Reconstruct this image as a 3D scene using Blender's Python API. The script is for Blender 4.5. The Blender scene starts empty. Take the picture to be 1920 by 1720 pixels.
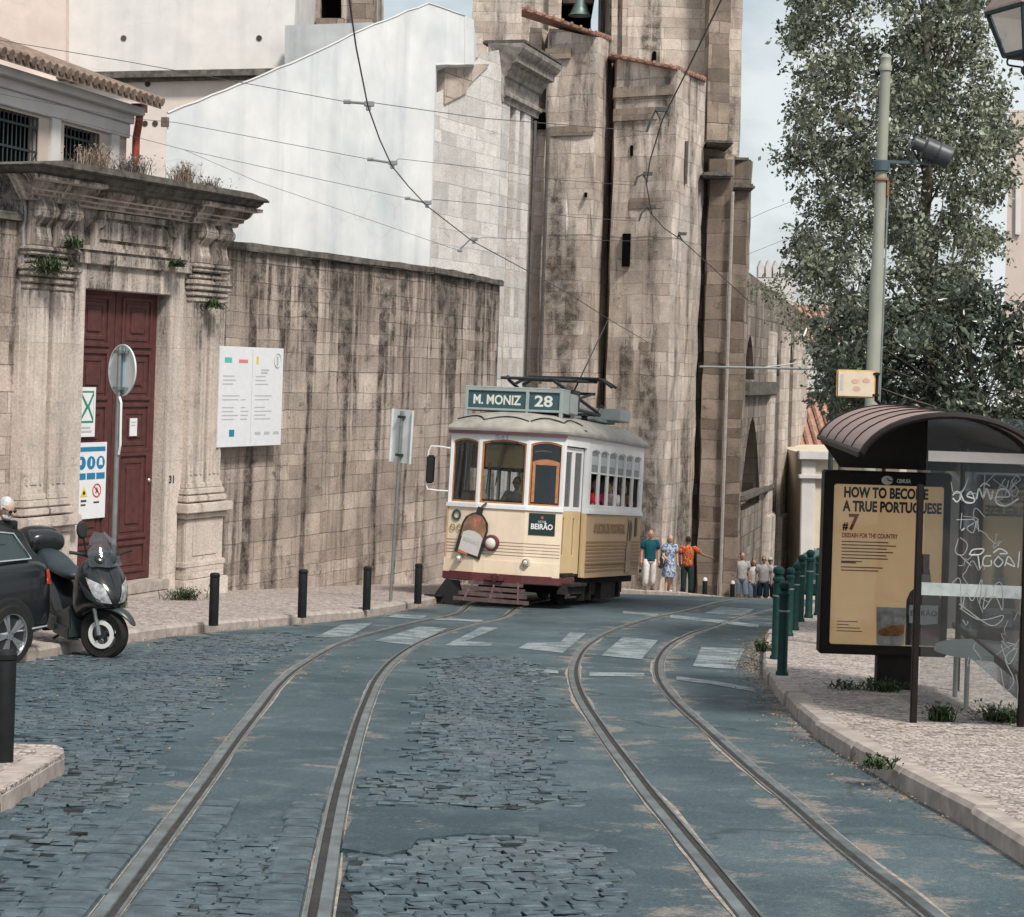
import bpy, bmesh, math, random
import numpy as np
from mathutils import Vector, Matrix
from mathutils.geometry import tessellate_polygon
R = math.radians
random.seed(7)
S = bpy.context.scene
COL = S.collection

# ------------------------------------------------------------------ camera
F_PX, CX, HY, ROLL, EYE = 3600.0, 960.0, 690.0, 0.032, 1.725
cr, sr = math.cos(ROLL), math.sin(ROLL)
IR = Vector((cr, 0, sr)); IU = Vector((-sr, 0, cr)); FW = Vector((0, 1, 0))
cam_d = bpy.data.cameras.new('camera'); cam = bpy.data.objects.new('camera', cam_d); COL.objects.link(cam)
cam_d.sensor_width = 36; cam_d.lens = 36 * F_PX / 1920; cam_d.shift_y = -(860 - HY) / 1920
cam_d.clip_start = 0.1; cam_d.clip_end = 3000
m = Matrix((IR, IU, -FW)).transposed().to_4x4(); m.translation = (0, 0, EYE); cam.matrix_world = m
S.camera = cam

# ------------------------------------------------------------------ world and sun
SUN_EL, SUN_AZ = 50.0, 150.0            # azimuth measured clockwise from +Y: behind the camera, to the right
w = bpy.data.worlds.new('World'); S.world = w; w.use_nodes = True
nt = w.node_tree; nt.nodes.clear()
out = nt.nodes.new('ShaderNodeOutputWorld'); bg = nt.nodes.new('ShaderNodeBackground')
sky = nt.nodes.new('ShaderNodeTexSky'); sky.sky_type = 'NISHITA'; sky.sun_disc = False
sky.sun_elevation = R(SUN_EL); sky.sun_rotation = R(SUN_AZ); sky.dust_density = 3.5; sky.air_density = 1.3; sky.ozone_density = 2.5
tc = nt.nodes.new('ShaderNodeTexCoord'); mp = nt.nodes.new('ShaderNodeMapping'); mp.inputs['Scale'].default_value = (2.2, 2.2, 5.0)
mp.inputs['Location'].default_value = (0.35, 0.0, 0.62)
nz = nt.nodes.new('ShaderNodeTexNoise'); nz.inputs['Scale'].default_value = 1.6; nz.inputs['Detail'].default_value = 7; nz.inputs['Roughness'].default_value = 0.55
rp = nt.nodes.new('ShaderNodeValToRGB'); rp.color_ramp.elements[0].position = 0.30; rp.color_ramp.elements[1].position = 0.52
mx = nt.nodes.new('ShaderNodeMixRGB'); mx.inputs[2].default_value = (6.6, 7.1, 7.3, 1)
nt.links.new(tc.outputs['Generated'], mp.inputs[0]); nt.links.new(mp.outputs[0], nz.inputs[0]); nt.links.new(nz.outputs[0], rp.inputs[0])
nt.links.new(rp.outputs[0], mx.inputs[0]); nt.links.new(sky.outputs[0], mx.inputs[1]); nt.links.new(mx.outputs[0], bg.inputs[0])
bg.inputs[1].default_value = 0.090
nt.links.new(bg.outputs[0], out.inputs[0])
sd = bpy.data.lights.new('sun', 'SUN'); so = bpy.data.objects.new('sun', sd); COL.objects.link(so)
sd.energy = 3.2; sd.angle = R(9); sd.color = (1.0, 0.94, 0.85)
sv = Vector((math.sin(R(SUN_AZ)) * math.cos(R(SUN_EL)), math.cos(R(SUN_AZ)) * math.cos(R(SUN_EL)), math.sin(R(SUN_EL))))
so.rotation_euler = sv.to_track_quat('Z', 'Y').to_euler(); so.location = (10, -20, 40)
S.view_settings.view_transform = 'Standard'; S.view_settings.look = 'None'
S.view_settings.exposure = 0.42; S.view_settings.gamma = 1.0; S.view_settings.use_curve_mapping = False
S.cycles.max_bounces = 6; S.cycles.transparent_max_bounces = 12

# ------------------------------------------------------------------ terrain: a street running downhill, steeper past a crest
_ys = [-60, 37, 44, 53, 58, 90, 140, 150, 3000]; _ss = [.0733, .0733, .1161, .1161, .17, .14, .12, 0, 0]
_Y = np.linspace(-60, 400, 4601); _sl = np.interp(_Y, _ys, _ss); _D = np.concatenate([[0], np.cumsum((_sl[1:] + _sl[:-1]) * .05)]); _D -= np.interp(0, _Y, _D)
def g(Y): return -float(np.interp(Y, _Y, _D))
def ray(x, y): return FW + IR * ((x - CX) / F_PX) - IU * ((y - HY) / F_PX)
def P(x, y, Y):
    d = ray(x, y); return Vector((0, 0, EYE)) + d * (Y / d.y)
def G(x, y, h=0.0):                      # where the sight line meets the ground (raised by h)
    d = ray(x, y); lo, hi = 2.0, 44.5
    f = lambda Y: EYE + d.z / d.y * Y - g(Y) - h
    if f(lo) < 0:
        lo, hi = hi, lo
    for _ in range(50):
        mid = (lo + hi) / 2
        if f(mid) > 0: lo = mid
        else: hi = mid
    return P(x, y, (lo + hi) / 2)
def Hh(x, y, h):                         # a point hung h above the street on the sight line
    d = ray(x, y); Y = 5.0
    for _ in range(60): Y = max(2, min(80, (g(Y) + h - EYE) / (d.z / d.y)))
    lo, hi = 2.0, 80.0
    for _ in range(50):
        mid = (lo + hi) / 2
        if EYE + d.z / d.y * mid < g(mid) + h: lo = mid
        else: hi = mid
    return P(x, y, lo)

# ------------------------------------------------------------------ objects
def link(o, parent=None):
    COL.objects.link(o)
    if parent is not None: o.parent = parent
    return o
def tag(o, label=None, cat=None, group=None, kind=None):
    if label: o['label'] = label
    if cat: o['category'] = cat
    if group: o['group'] = group
    if kind: o['kind'] = kind
    return o
def thing(name, label, cat, loc=(0, 0, 0), rot=(0, 0, 0), group=None):
    o = bpy.data.objects.new(name, None); link(o); o.location = loc; o.rotation_euler = rot; o.empty_display_size = .2
    return tag(o, label, cat, group)
def box_uv(me):
    n = len(me.loops)
    uv = me.uv_layers.new(name='UVMap')
    co = np.empty(len(me.vertices) * 3); me.vertices.foreach_get('co', co); co = co.reshape(-1, 3)
    lv = np.empty(n, dtype=np.int64); me.loops.foreach_get('vertex_index', lv)
    nr = np.empty(len(me.polygons) * 3); me.polygons.foreach_get('normal', nr); nr = nr.reshape(-1, 3)
    lt = np.empty(len(me.polygons), dtype=np.int64); me.polygons.foreach_get('loop_total', lt)
    nl = np.repeat(nr, lt, axis=0); c = co[lv]
    h = np.hypot(nl[:, 0], nl[:, 1]); hh = np.where(h < 1e-6, 1, h)
    vert = h > .6
    u = np.where(vert, (-nl[:, 1] * c[:, 0] + nl[:, 0] * c[:, 1]) / hh, c[:, 0])
    v = np.where(vert, c[:, 2], c[:, 1])
    uv.data.foreach_set('uv', np.stack([u, v], 1).ravel())
class B:
    def __init__(s): s.v = []; s.f = []
    def add(s, vs, fs):
        n = len(s.v); s.v += [tuple(p) for p in vs]; s.f += [tuple(i + n for i in f) for f in fs]; return s
    def box(s, x0, x1, y0, y1, z0, z1, M=None):
        vs = [(x0, y0, z0), (x1, y0, z0), (x1, y1, z0), (x0, y1, z0), (x0, y0, z1), (x1, y0, z1), (x1, y1, z1), (x0, y1, z1)]
        if M is not None: vs = [M @ Vector(p) for p in vs]
        return s.add(vs, [(0, 3, 2, 1), (4, 5, 6, 7), (0, 1, 5, 4), (1, 2, 6, 5), (2, 3, 7, 6), (3, 0, 4, 7)])
    def prism(s, poly, y0, y1, holes=(), M=None, ax='xz'):
        loops = [list(poly)] + [list(h) for h in holes]
        flat = [p for l in loops for p in l]; n = len(flat)
        def mk(p, d):
            q = (p[0], d, p[1]) if ax == 'xz' else ((p[0], p[1], d) if ax == 'xy' else (d, p[0], p[1]))
            return M @ Vector(q) if M is not None else q
        vs = [mk(p, y0) for p in flat] + [mk(p, y1) for p in flat]
        fs = []
        area = lambda l: sum(l[i - 1][0] * l[i][1] - l[i][0] * l[i - 1][1] for i in range(len(l)))
        tris = tessellate_polygon([[Vector((p[0], p[1], 0)) for p in l] for l in loops]) if (holes or len(poly) > 4) else ([(0, 1, 2), (0, 2, 3)] if len(poly) == 4 else [(0, 1, 2)])
        for t in tris:
            a, b, c = (flat[i] for i in t)
            cw = (b[0] - a[0]) * (c[1] - a[1]) - (c[0] - a[0]) * (b[1] - a[1])
            t = t if (cw > 0) else (t[0], t[2], t[1])
            fs.append(t); fs.append(tuple(i + n for i in reversed(t)))
        k = 0
        for li, l in enumerate(loops):
            m_ = len(l); fwd = (area(l) > 0) == (li == 0)
            for i in range(m_):
                a, b = k + i, k + (i + 1) % m_
                fs.append((a, a + n, b + n, b) if fwd else (b, b + n, a + n, a))
            k += m_
        return s.add(vs, fs)
    def tube(s, pts, r, n=8, cap=True, closed=False):
        pts = [Vector(p) for p in pts]; k = len(pts); rs = r if isinstance(r, (list, tuple)) else [r] * k
        vs, up = [], None
        for i, p in enumerate(pts):
            a = pts[i - 1] if (i > 0 or closed) else p; b = pts[(i + 1) % k] if (i < k - 1 or closed) else p
            t = (b - a).normalized()
            if up is None: up = t.orthogonal().normalized()
            up = (up - t * up.dot(t)).normalized(); sd_ = t.cross(up)
            for j in range(n):
                an = 2 * math.pi * j / n; vs.append(p + (up * math.cos(an) + sd_ * math.sin(an)) * rs[i])
        fs = []
        for i in range(k if closed else k - 1):
            a, b = i * n, ((i + 1) % k) * n
            for j in range(n): fs.append((a + j, a + (j + 1) % n, b + (j + 1) % n, b + j))
        if cap and not closed: fs.append(tuple(reversed(range(n)))); fs.append(tuple((k - 1) * n + j for j in range(n)))
        return s.add(vs, fs)
    def lathe(s, prof, n=16, M=None, arc=2 * math.pi):
        vs, fs = [], []; full = arc > 6.28; q = n if full else n + 1
        for r, z in prof:
            for j in range(q):
                a = arc * j / n; p = Vector((r * math.cos(a), r * math.sin(a), z)); vs.append(M @ p if M is not None else p)
        for i in range(len(prof) - 1):
            for j in range(n if full else n): fs.append((i * q + j, i * q + (j + 1) % q, (i + 1) * q + (j + 1) % q, (i + 1) * q + j))
        return s.add(vs, fs)
    def loft(s, rings, cap=True, closed=True):
        n = len(rings[0]); vs = [p for r in rings for p in r]; fs = []
        for i in range(len(rings) - 1):
            for j in range(n if closed else n - 1): fs.append((i * n + j, i * n + (j + 1) % n, (i + 1) * n + (j + 1) % n, (i + 1) * n + j))
        if cap: fs.append(tuple(reversed(range(n)))); fs.append(tuple((len(rings) - 1) * n + j for j in range(n)))
        return s.add(vs, fs)
    def block(s, plan, zb, zt):            # plan polygon (counter-clockwise from above), own top height at each corner
        n = len(plan); zt = zt if isinstance(zt, (list, tuple)) else [zt] * n; zb = zb if isinstance(zb, (list, tuple)) else [zb] * n
        vs = [(p[0], p[1], zb[i]) for i, p in enumerate(plan)] + [(p[0], p[1], zt[i]) for i, p in enumerate(plan)]
        fs = [(i, (i + 1) % n, (i + 1) % n + n, i + n) for i in range(n)] + [tuple(range(n, 2 * n)), tuple(reversed(range(n)))]
        return s.add(vs, fs)
    def build(s, name, mat, parent=None, smooth=False, bevel=0, seg=2, uv=True, recalc=False):
        me = bpy.data.meshes.new(name); me.from_pydata(s.v, [], s.f)
        if recalc or bevel:
            bm = bmesh.new(); bm.from_mesh(me)
            bmesh.ops.recalc_face_normals(bm, faces=bm.faces)
            if bevel:
                es = [e for e in bm.edges if len(e.link_faces) == 2 and e.calc_face_angle(0) > .5]
                bmesh.ops.bevel(bm, geom=es, offset=bevel, segments=seg, affect='EDGES', clamp_overlap=True)
            bm.to_mesh(me); bm.free()
        me.update()
        if uv: box_uv(me)
        if mat: me.materials.append(mat)
        if smooth:
            me.polygons.foreach_set('use_smooth', [True] * len(me.polygons))
            if smooth != 'all': me.set_sharp_from_angle(angle=R(38))
        o = bpy.data.objects.new(name, me); return link(o, parent)
def roughen(o, size=.5, amp=.02, seed=1):   # worn masonry: subdivide and knock the faces and arrises a little out of true
    bm = bmesh.new(); bm.from_mesh(o.data); r_ = random.Random(seed)
    bmesh.ops.triangulate(bm, faces=[f for f in bm.faces if len(f.verts) > 4])
    for _ in range(5):
        es = [e for e in bm.edges if e.calc_length() > size * 1.5]
        if not es or len(bm.verts) > 30000: break
        bmesh.ops.subdivide_edges(bm, edges=es, cuts=1, use_grid_fill=True)
    for v in bm.verts: v.co += Vector((r_.uniform(-amp, amp), r_.uniform(-amp, amp), r_.uniform(-amp, amp)))
    bm.to_mesh(o.data); bm.free(); return o
def arch(u0, u1, z0, z1, rise, n=8, pointed=False):
    c = (u0 + u1) / 2; h = (u1 - u0) / 2; pts = [(u0, z0), (u1, z0)]
    for i in range(n + 1):
        t = i / n
        if pointed:
            x = u1 - (u1 - u0) * t; k = abs(x - c) / h; pts.append((x, z1 - rise * (k ** 1.7)))
        else:
            x = u1 - (u1 - u0) * t; k = (x - c) / h; pts.append((x, z1 - rise * k * k))
    return pts
def rect(u0, u1, z0, z1): return [(u0, z0), (u1, z0), (u1, z1), (u0, z1)]
def text(name, body, size, mat, parent, loc, rot=(math.pi / 2, 0, 0), width=None, bold=0.0, ext=.001, align='CENTER', shear=0, space=1.0):
    c = bpy.data.curves.new(name, 'FONT'); c.body = body; c.size = size; c.align_x = align; c.extrude = ext; c.offset = bold; c.shear = shear; c.resolution_u = 3; c.space_character = space
    o = bpy.data.objects.new(name, c); COL.objects.link(o)
    me = bpy.data.meshes.new_from_object(o.evaluated_get(bpy.context.evaluated_depsgraph_get())); bpy.data.objects.remove(o); bpy.data.curves.remove(c)
    if width:
        xs = [v.co.x for v in me.vertices]; k = width / max(1e-4, max(xs) - min(xs))
        for v in me.vertices: v.co.x *= k
    me.materials.clear(); me.materials.append(mat); me.name = name
    t = bpy.data.objects.new(name, me); link(t, parent); t.location = loc; t.rotation_euler = rot; return t
def dup(o, parent=None):
    c = o.copy(); COL.objects.link(c)
    if parent is not None: c.parent = parent
    for ch in list(o.children): dup(ch, c)
    return c
def meshobj(name, vs, fs, mat, parent=None, smooth=False, uv=True):
    b = B(); b.v = vs; b.f = fs; return b.build(name, mat, parent, smooth, uv=uv)

# ------------------------------------------------------------------ materials
class N:
    def __init__(s, name):
        s.m = bpy.data.materials.new(name); s.m.use_nodes = True; s.t = s.m.node_tree; s.bsdf = s.t.nodes['Principled BSDF']; s.c = None
    def n(s, ty, **k):
        o = s.t.nodes.new(ty)
        for a, b in k.items(): setattr(o, a, b)
        return o
    def set(s, sock, v):
        if hasattr(v, 'is_output'): s.t.links.new(v, sock)
        elif isinstance(v, (tuple, list)) and sock.type == 'RGBA' and len(v) == 3: sock.default_value = (*v, 1)
        else: sock.default_value = v
    def coord(s, kind='UV', scale=(1, 1, 1), distort=0, dscale=2.0):
        tcn = s.n('ShaderNodeTexCoord'); mpn = s.n('ShaderNodeMapping'); mpn.inputs['Scale'].default_value = scale
        src = tcn.outputs[kind]
        if distort:
            nn = s.n('ShaderNodeTexNoise'); nn.inputs['Scale'].default_value = dscale; s.set(nn.inputs['Vector'], src)
            v1 = s.n('ShaderNodeVectorMath', operation='SUBTRACT'); s.set(v1.inputs[0], nn.outputs['Color']); v1.inputs[1].default_value = (.5, .5, .5)
            v2 = s.n('ShaderNodeVectorMath', operation='SCALE'); s.set(v2.inputs[0], v1.outputs[0]); v2.inputs['Scale'].default_value = distort
            v3 = s.n('ShaderNodeVectorMath', operation='ADD'); s.set(v3.inputs[0], src); s.set(v3.inputs[1], v2.outputs[0]); src = v3.outputs[0]
        s.set(mpn.inputs['Vector'], src); return mpn.outputs[0]
    def noise(s, vec, scale=5, detail=4, rough=.55, w=None):
        nn = s.n('ShaderNodeTexNoise'); s.set(nn.inputs['Vector'], vec); nn.inputs['Scale'].default_value = scale; nn.inputs['Detail'].default_value = detail; nn.inputs['Roughness'].default_value = rough
        return nn.outputs['Fac']
    def ramp(s, fac, a, b, ca=(0, 0, 0), cb=(1, 1, 1)):
        r = s.n('ShaderNodeValToRGB'); s.set(r.inputs[0], fac); e = r.color_ramp.elements
        e[0].position, e[1].position = a, b; e[0].color = (*ca, 1); e[1].color = (*cb, 1); return r.outputs[0]
    def mix(s, fac, a, b, mode='MIX'):
        x = s.n('ShaderNodeMixRGB', blend_type=mode); s.set(x.inputs[0], fac); s.set(x.inputs[1], a); s.set(x.inputs[2], b); return x.outputs[0]
    def math(s, op, a, b=0.0):
        x = s.n('ShaderNodeMath', operation=op); s.set(x.inputs[0], a); s.set(x.inputs[1], b); return x.outputs[0]
    def bump(s, h, strength=.3, dist=.02, prev=None):
        b = s.n('ShaderNodeBump'); b.inputs['Strength'].default_value = strength; b.inputs['Distance'].default_value = dist; s.set(b.inputs['Height'], h)
        if prev is not None: s.set(b.inputs['Normal'], prev)
        return b.outputs[0]
    def done(s, color, rough=.8, normal=None, spec=.3, metal=0, **k):
        i = s.bsdf.inputs; s.set(i['Base Color'], color); s.set(i['Roughness'], rough); i['Specular IOR Level'].default_value = spec; i['Metallic'].default_value = metal
        if normal is not None: s.set(i['Normal'], normal)
        for a, b in k.items(): s.set(i[a.replace('_', ' ')], b)
        return s.m
def plain(name, col, rough=.6, spec=.3, metal=0, var=.18, scale=9, bump=.05, coord='Object', **k):
    s = N(name); v = s.coord(coord); n1 = s.noise(v, scale, 5); n2 = s.noise(v, scale * .23, 3)
    d = tuple(c * (1 - var) for c in col); l = tuple(min(1, c * (1 + var)) for c in col)
    c = s.mix(s.ramp(n1, .3, .7), d, l); c = s.mix(s.math('MULTIPLY', s.ramp(n2, .35, .75), .35), c, tuple(x * (1 - var * 1.2) for x in col))
    return s.done(c, rough, s.bump(n1, bump, .01) if bump else None, spec, metal, **k)
def ashlar(name, c1, c2, mort, bw=.7, bh=.36, streak=.6, dark=(.045, .04, .036), top=None, blotch=.4, msize=.012, sscale=1.5, bias=0.0, pale=0, spread=.28, bvar=.55, pit=.45, sthr=.5):
    s = N(name); v = s.coord('UV', distort=.05, dscale=1.4); raw = s.coord('UV')
    sx = s.n('ShaderNodeSeparateXYZ'); s.set(sx.inputs[0], v); cxn = s.n('ShaderNodeCombineXYZ'); s.set(cxn.inputs[0], sx.outputs[0])
    wob = s.math('ADD', s.math('MULTIPLY', s.math('SINE', s.math('MULTIPLY', sx.outputs[1], 2.7)), .13 * bh / .35), s.math('MULTIPLY', s.math('SINE', s.math('MULTIPLY', sx.outputs[1], 6.1)), .035 * bh / .35)); s.set(cxn.inputs[1], s.math('ADD', sx.outputs[1], wob)); v = cxn.outputs[0]
    br = s.n('ShaderNodeTexBrick'); s.set(br.inputs['Vector'], v); s.set(br.inputs['Color1'], c1); s.set(br.inputs['Color2'], c2); avg = tuple((a + b) * .46 for a, b in zip(c1, c2)); s.set(br.inputs['Mortar'], avg)
    br.inputs['Scale'].default_value = 1; br.inputs['Mortar Size'].default_value = msize; br.inputs['Mortar Smooth'].default_value = .3; br.inputs['Bias'].default_value = bias
    br.inputs['Brick Width'].default_value = bw; br.inputs['Row Height'].default_value = bh; br.offset_frequency = 2; br.squash = .78; br.squash_frequency = 3; br.offset = .43
    br2 = s.n('ShaderNodeTexBrick'); s.set(br2.inputs['Vector'], v); s.set(br2.inputs['Color1'], (.0, .0, .0)); s.set(br2.inputs['Color2'], (1, 1, 1)); s.set(br2.inputs['Mortar'], (.5, .5, .5))
    for a in ('Scale', 'Mortar Size', 'Brick Width', 'Row Height'): br2.inputs[a].default_value = br.inputs[a].default_value
    br2.offset_frequency = 2; br2.squash = .78; br2.squash_frequency = 3; br2.offset = .43; br2.inputs['Bias'].default_value = .1
    mm = s.ramp(s.noise(raw, 2.3, 5, .7), .38, .62); c = s.mix(s.math('MULTIPLY', br.outputs['Fac'], s.math('ADD', s.math('MULTIPLY', mm, .8), .12)), br.outputs['Color'], mort)
    big = s.noise(raw, .5, 4); mid = s.noise(raw, 3.2, 5); fine = s.noise(raw, 24, 6, .7)
    c = s.mix(s.math('MULTIPLY', s.ramp(big, .35, .68), blotch), c, tuple(x * .62 for x in c1))
    if pale: c = s.mix(s.math('MULTIPLY', s.ramp(s.noise(s.coord('UV', (1, .6, 1)), .42, 3), .5, .62), pale), c, (.56, .55, .54))
    c = s.mix(.75, c, s.ramp(fine, .25, .75, (.42, .40, .38), (1.22, 1.2, 1.18)), 'MULTIPLY')
    c = s.mix(.6, c, s.ramp(mid, .25, .8, (.62, .6, .58), (1.12, 1.11, 1.1)), 'MULTIPLY')
    pits = s.ramp(s.noise(raw, 34, 4, .7), .60, .68); c = s.mix(s.math('MULTIPLY', pits, pit), c, dark)
    er = s.math('MULTIPLY', s.ramp(s.noise(raw, 1.7, 8, .72), .56, .66), s.ramp(s.noise(raw, 7, 6, .7), .42, .6)); c = s.mix(s.math('MULTIPLY', er, blotch * 1.1), c, tuple(x * .30 for x in c1))
    st = s.noise(s.coord('UV', (sscale, .09, 1), .08, 3), 1.0, 6, .62); st2 = s.noise(s.coord('UV', (sscale * 3.1, .25, 1)), 1.0, 5, .6)
    stm = s.math('MULTIPLY', s.ramp(st, sthr, sthr + spread), streak)
    if top is not None:                    # rain stains run down from a coping at height z = top
        sp = s.n('ShaderNodeSeparateXYZ'); s.set(sp.inputs[0], raw)
        mr = s.n('ShaderNodeMapRange'); s.set(mr.inputs[0], sp.outputs[1]); mr.inputs[1].default_value = top - 2.9; mr.inputs[2].default_value = top; mr.inputs[3].default_value = 0; mr.inputs[4].default_value = 1
        st_top = s.math('MULTIPLY', s.math('POWER', mr.outputs[0], 1.3), 2.0)
        nmod = s.ramp(st2, .33, .6); nm2 = s.ramp(st, .36, .62)
        run = s.math('MULTIPLY', s.math('MULTIPLY', st_top, nmod), s.math('ADD', nm2, .34))
        stm = s.math('MINIMUM', s.math('ADD', stm, s.math('MULTIPLY', run, .95)), .9)
    stm = s.math('MULTIPLY', stm, s.math('ADD', .45, s.math('MULTIPLY', s.ramp(mid, .34, .6), .55)))
    stm = s.ramp(s.math('ADD', stm, s.math('MULTIPLY', s.math('SUBTRACT', s.noise(s.coord('UV', (1, .55, 1)), 30, 5, .75), .5), s.math('MULTIPLY', s.math('MINIMUM', stm, .45), 2.6))), .06, .95)
    c = s.mix(stm, c, dark)
    if br2 is not None:
        c = s.mix(bvar, c, s.ramp(br2.outputs['Color'], 0, 1, (.76, .74, .72), (1.16, 1.15, 1.14)), 'MULTIPLY')
    h = s.math('ADD', s.math('MULTIPLY', br.outputs['Fac'], -.7), s.math('MULTIPLY', mid, .35))
    nb = s.bump(h, .7, .04); nb = s.bump(fine, .45, .014, nb); nb = s.bump(er, .5, .03, nb)
    return s.done(c, .92, nb, .15)
def plaster(name, col, stain=(.3, .3, .3), amt=.35, streak=.25, rough=.9, blue=0.0):
    s = N(name); v = s.coord('UV'); big = s.noise(v, .28, 5); mid = s.noise(v, 1.6, 6); fine = s.noise(v, 30, 4)
    c = s.mix(s.math('MULTIPLY', s.ramp(big, .4, .72), amt), col, stain)
    st = s.noise(s.coord('UV', (1.4, .07, 1)), 1, 5); c = s.mix(s.math('MULTIPLY', s.ramp(st, .5, .8), streak), c, tuple(x * .7 for x in stain))
    c = s.mix(.6, c, s.ramp(mid, .25, .8, (.74, .75, .76), (1.08, 1.08, 1.07)), 'MULTIPLY'); pt = s.n('ShaderNodeTexVoronoi'); s.set(pt.inputs['Vector'], s.coord('UV', (1, 1.4, 1), .8, .9)); pt.inputs['Scale'].default_value = .55; c = s.mix(.22, c, s.ramp(pt.outputs['Distance'], .1, .8, (.82, .84, .86), (1.06, 1.05, 1.03)), 'MULTIPLY'); sk = s.noise(v, 60, 3); c = s.mix(.3, c, s.ramp(sk, .3, .7, (.8, .8, .8), (1.1, 1.1, 1.1)), 'MULTIPLY')
    vk = s.n('ShaderNodeTexVoronoi', feature='DISTANCE_TO_EDGE'); s.set(vk.inputs['Vector'], s.coord('UV', (1, .8, 1), 1.3, 1.1)); vk.inputs['Scale'].default_value = .42; ck = s.math('MULTIPLY', s.ramp(vk.outputs['Distance'], .003, .012, (1, 1, 1), (0, 0, 0)), s.ramp(big, .42, .6)); c = s.mix(s.math('MULTIPLY', ck, .2), c, (.34, .34, .34))
    crack = s.ramp(s.noise(v, 9, 8, .75), .7, .76); c = s.mix(s.math('MULTIPLY', crack, .3), c, (.25, .22, .2))
    return s.done(c, rough, s.bump(s.math('ADD', mid, s.math('MULTIPLY', fine, .3)), .25, .02), .2)
# ================================================================== GROUND, ROAD, RAILS
def m_asphalt():
    s = N('asphalt'); v = s.coord('Object'); big = s.noise(v, .55, 5); mid = s.noise(v, 2.6, 6, .6); fine = s.noise(v, 110, 3, .6); grit = s.noise(v, 34, 4)
    c = s.mix(s.ramp(big, .35, .68), (.034, .058, .071), (.078, .115, .132))
    c = s.mix(s.math('MULTIPLY', s.ramp(mid, .52, .68), .5), c, (.13, .158, .165))
    v2 = s.coord('Object', (1.0, 1.15, 1), .5, 1.2); at = s.n('ShaderNodeAttribute'); at.attribute_name = 'dust'; dn = s.math('ADD', s.noise(v2, 1.9, 7, .66), s.math('MULTIPLY', at.outputs['Fac'], .19)); dn = s.math('ADD', dn, s.math('MULTIPLY', s.math('SUBTRACT', grit, .5), .22)); dust = s.ramp(dn, .625, .73)
    c = s.mix(s.math('MULTIPLY', dust, .62), c, (.27, .225, .195))
    c = s.mix(.9, c, s.ramp(fine, .28, .74, (.42, .44, .46), (1.5, 1.47, 1.42)), 'MULTIPLY'); c = s.mix(.6, c, s.ramp(grit, .3, .72, (.66, .68, .70), (1.22, 1.2, 1.18)), 'MULTIPLY')
    spk = s.ramp(grit, .66, .72); c = s.mix(s.math('MULTIPLY', spk, .35), c, (.26, .25, .24))
    crack = s.n('ShaderNodeTexVoronoi', feature='DISTANCE_TO_EDGE'); s.set(crack.inputs['Vector'], s.coord('Object', (1, 1, 1), .8, 1.5)); crack.inputs['Scale'].default_value = .35
    ck = s.math('MULTIPLY', s.ramp(crack.outputs['Distance'], .002, .010, (1, 1, 1), (0, 0, 0)), s.ramp(big, .45, .6)); c = s.mix(s.math('MULTIPLY', ck, .8), c, (.02, .024, .026))
    nb = s.bump(mid, .4, .03); nb = s.bump(fine, .5, .006, nb)
    return s.done(c, .78, nb, .35)
def m_cobble():
    s = N('basalt_cobbles'); v = s.coord('Object'); n1 = s.noise(v, 8.5, 2); n2 = s.noise(v, 60, 4); n3 = s.noise(v, .7, 4)
    c = s.mix(s.ramp(n1, .32, .7), (.022, .040, .051), (.078, .116, .138)); c = s.mix(s.math('MULTIPLY', s.ramp(n3, .42, .7), .45), c, (.115, .135, .142))
    c = s.mix(.6, c, s.ramp(n2, .3, .75, (.6, .6, .6), (1.3, 1.3, 1.3)), 'MULTIPLY')
    return s.done(c, .55, s.bump(n2, .4, .006), .45)
def m_calcada():
    s = N('limestone_setts'); v = s.coord('Object', (1, 1, 1), .05, 6)
    vo = s.n('ShaderNodeTexVoronoi', feature='DISTANCE_TO_EDGE'); s.set(vo.inputs['Vector'], v); vo.inputs['Scale'].default_value = 19; vo.inputs['Randomness'].default_value = .7
    vc = s.n('ShaderNodeTexVoronoi'); s.set(vc.inputs['Vector'], v); vc.inputs['Scale'].default_value = 19; vc.inputs['Randomness'].default_value = .7
    hs = s.n('ShaderNodeSeparateXYZ'); s.set(hs.inputs[0], vc.outputs['Color'])
    raw = s.coord('Object'); big = s.noise(raw, .6, 5); mid = s.noise(raw, 4, 5)
    c = s.mix(hs.outputs[0], (.30, .25, .232), (.56, .485, .45)); c = s.mix(s.ramp(hs.outputs[1], .9, .93), c, (.15, .13, .12))
    c = s.mix(s.math('MULTIPLY', s.ramp(big, .4, .7), .4), c, (.30, .265, .24)); c = s.mix(s.math('MULTIPLY', s.ramp(mid, .55, .75), .3), c, (.2, .175, .155))
    j = s.ramp(vo.outputs['Distance'], .03, .13, (1, 1, 1), (0, 0, 0)); c = s.mix(s.math('MULTIPLY', j, .55), c, (.10, .085, .075))
    nb = s.bump(s.ramp(vo.outputs['Distance'], .0, .22), .6, .015); nb = s.bump(hs.outputs[2], .25, .01, nb)
    return s.done(c, .75, nb, .25)
def m_paint(name, col, wear):
    s = N(name); v = s.coord('Object'); a = s.noise(v, 3.2, 8, .7); b = s.noise(v, 26, 5, .7)
    c = s.mix(s.ramp(b, .3, .7), tuple(x * .72 for x in col), col); f = s.math('ADD', s.math('MULTIPLY', a, .65), s.math('MULTIPLY', b, .35))
    c = s.mix(s.ramp(f, wear, wear + .06), c, (.10, .13, .14))
    return s.done(c, .7, s.bump(b, .3, .005), .3)
M_ASPH, M_COB, M_CALC = m_asphalt(), m_cobble(), m_calcada()
M_KERB = plain('kerb_limestone', (.36, .31, .28), .85, .2, var=.3, scale=6, bump=.5)
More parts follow.
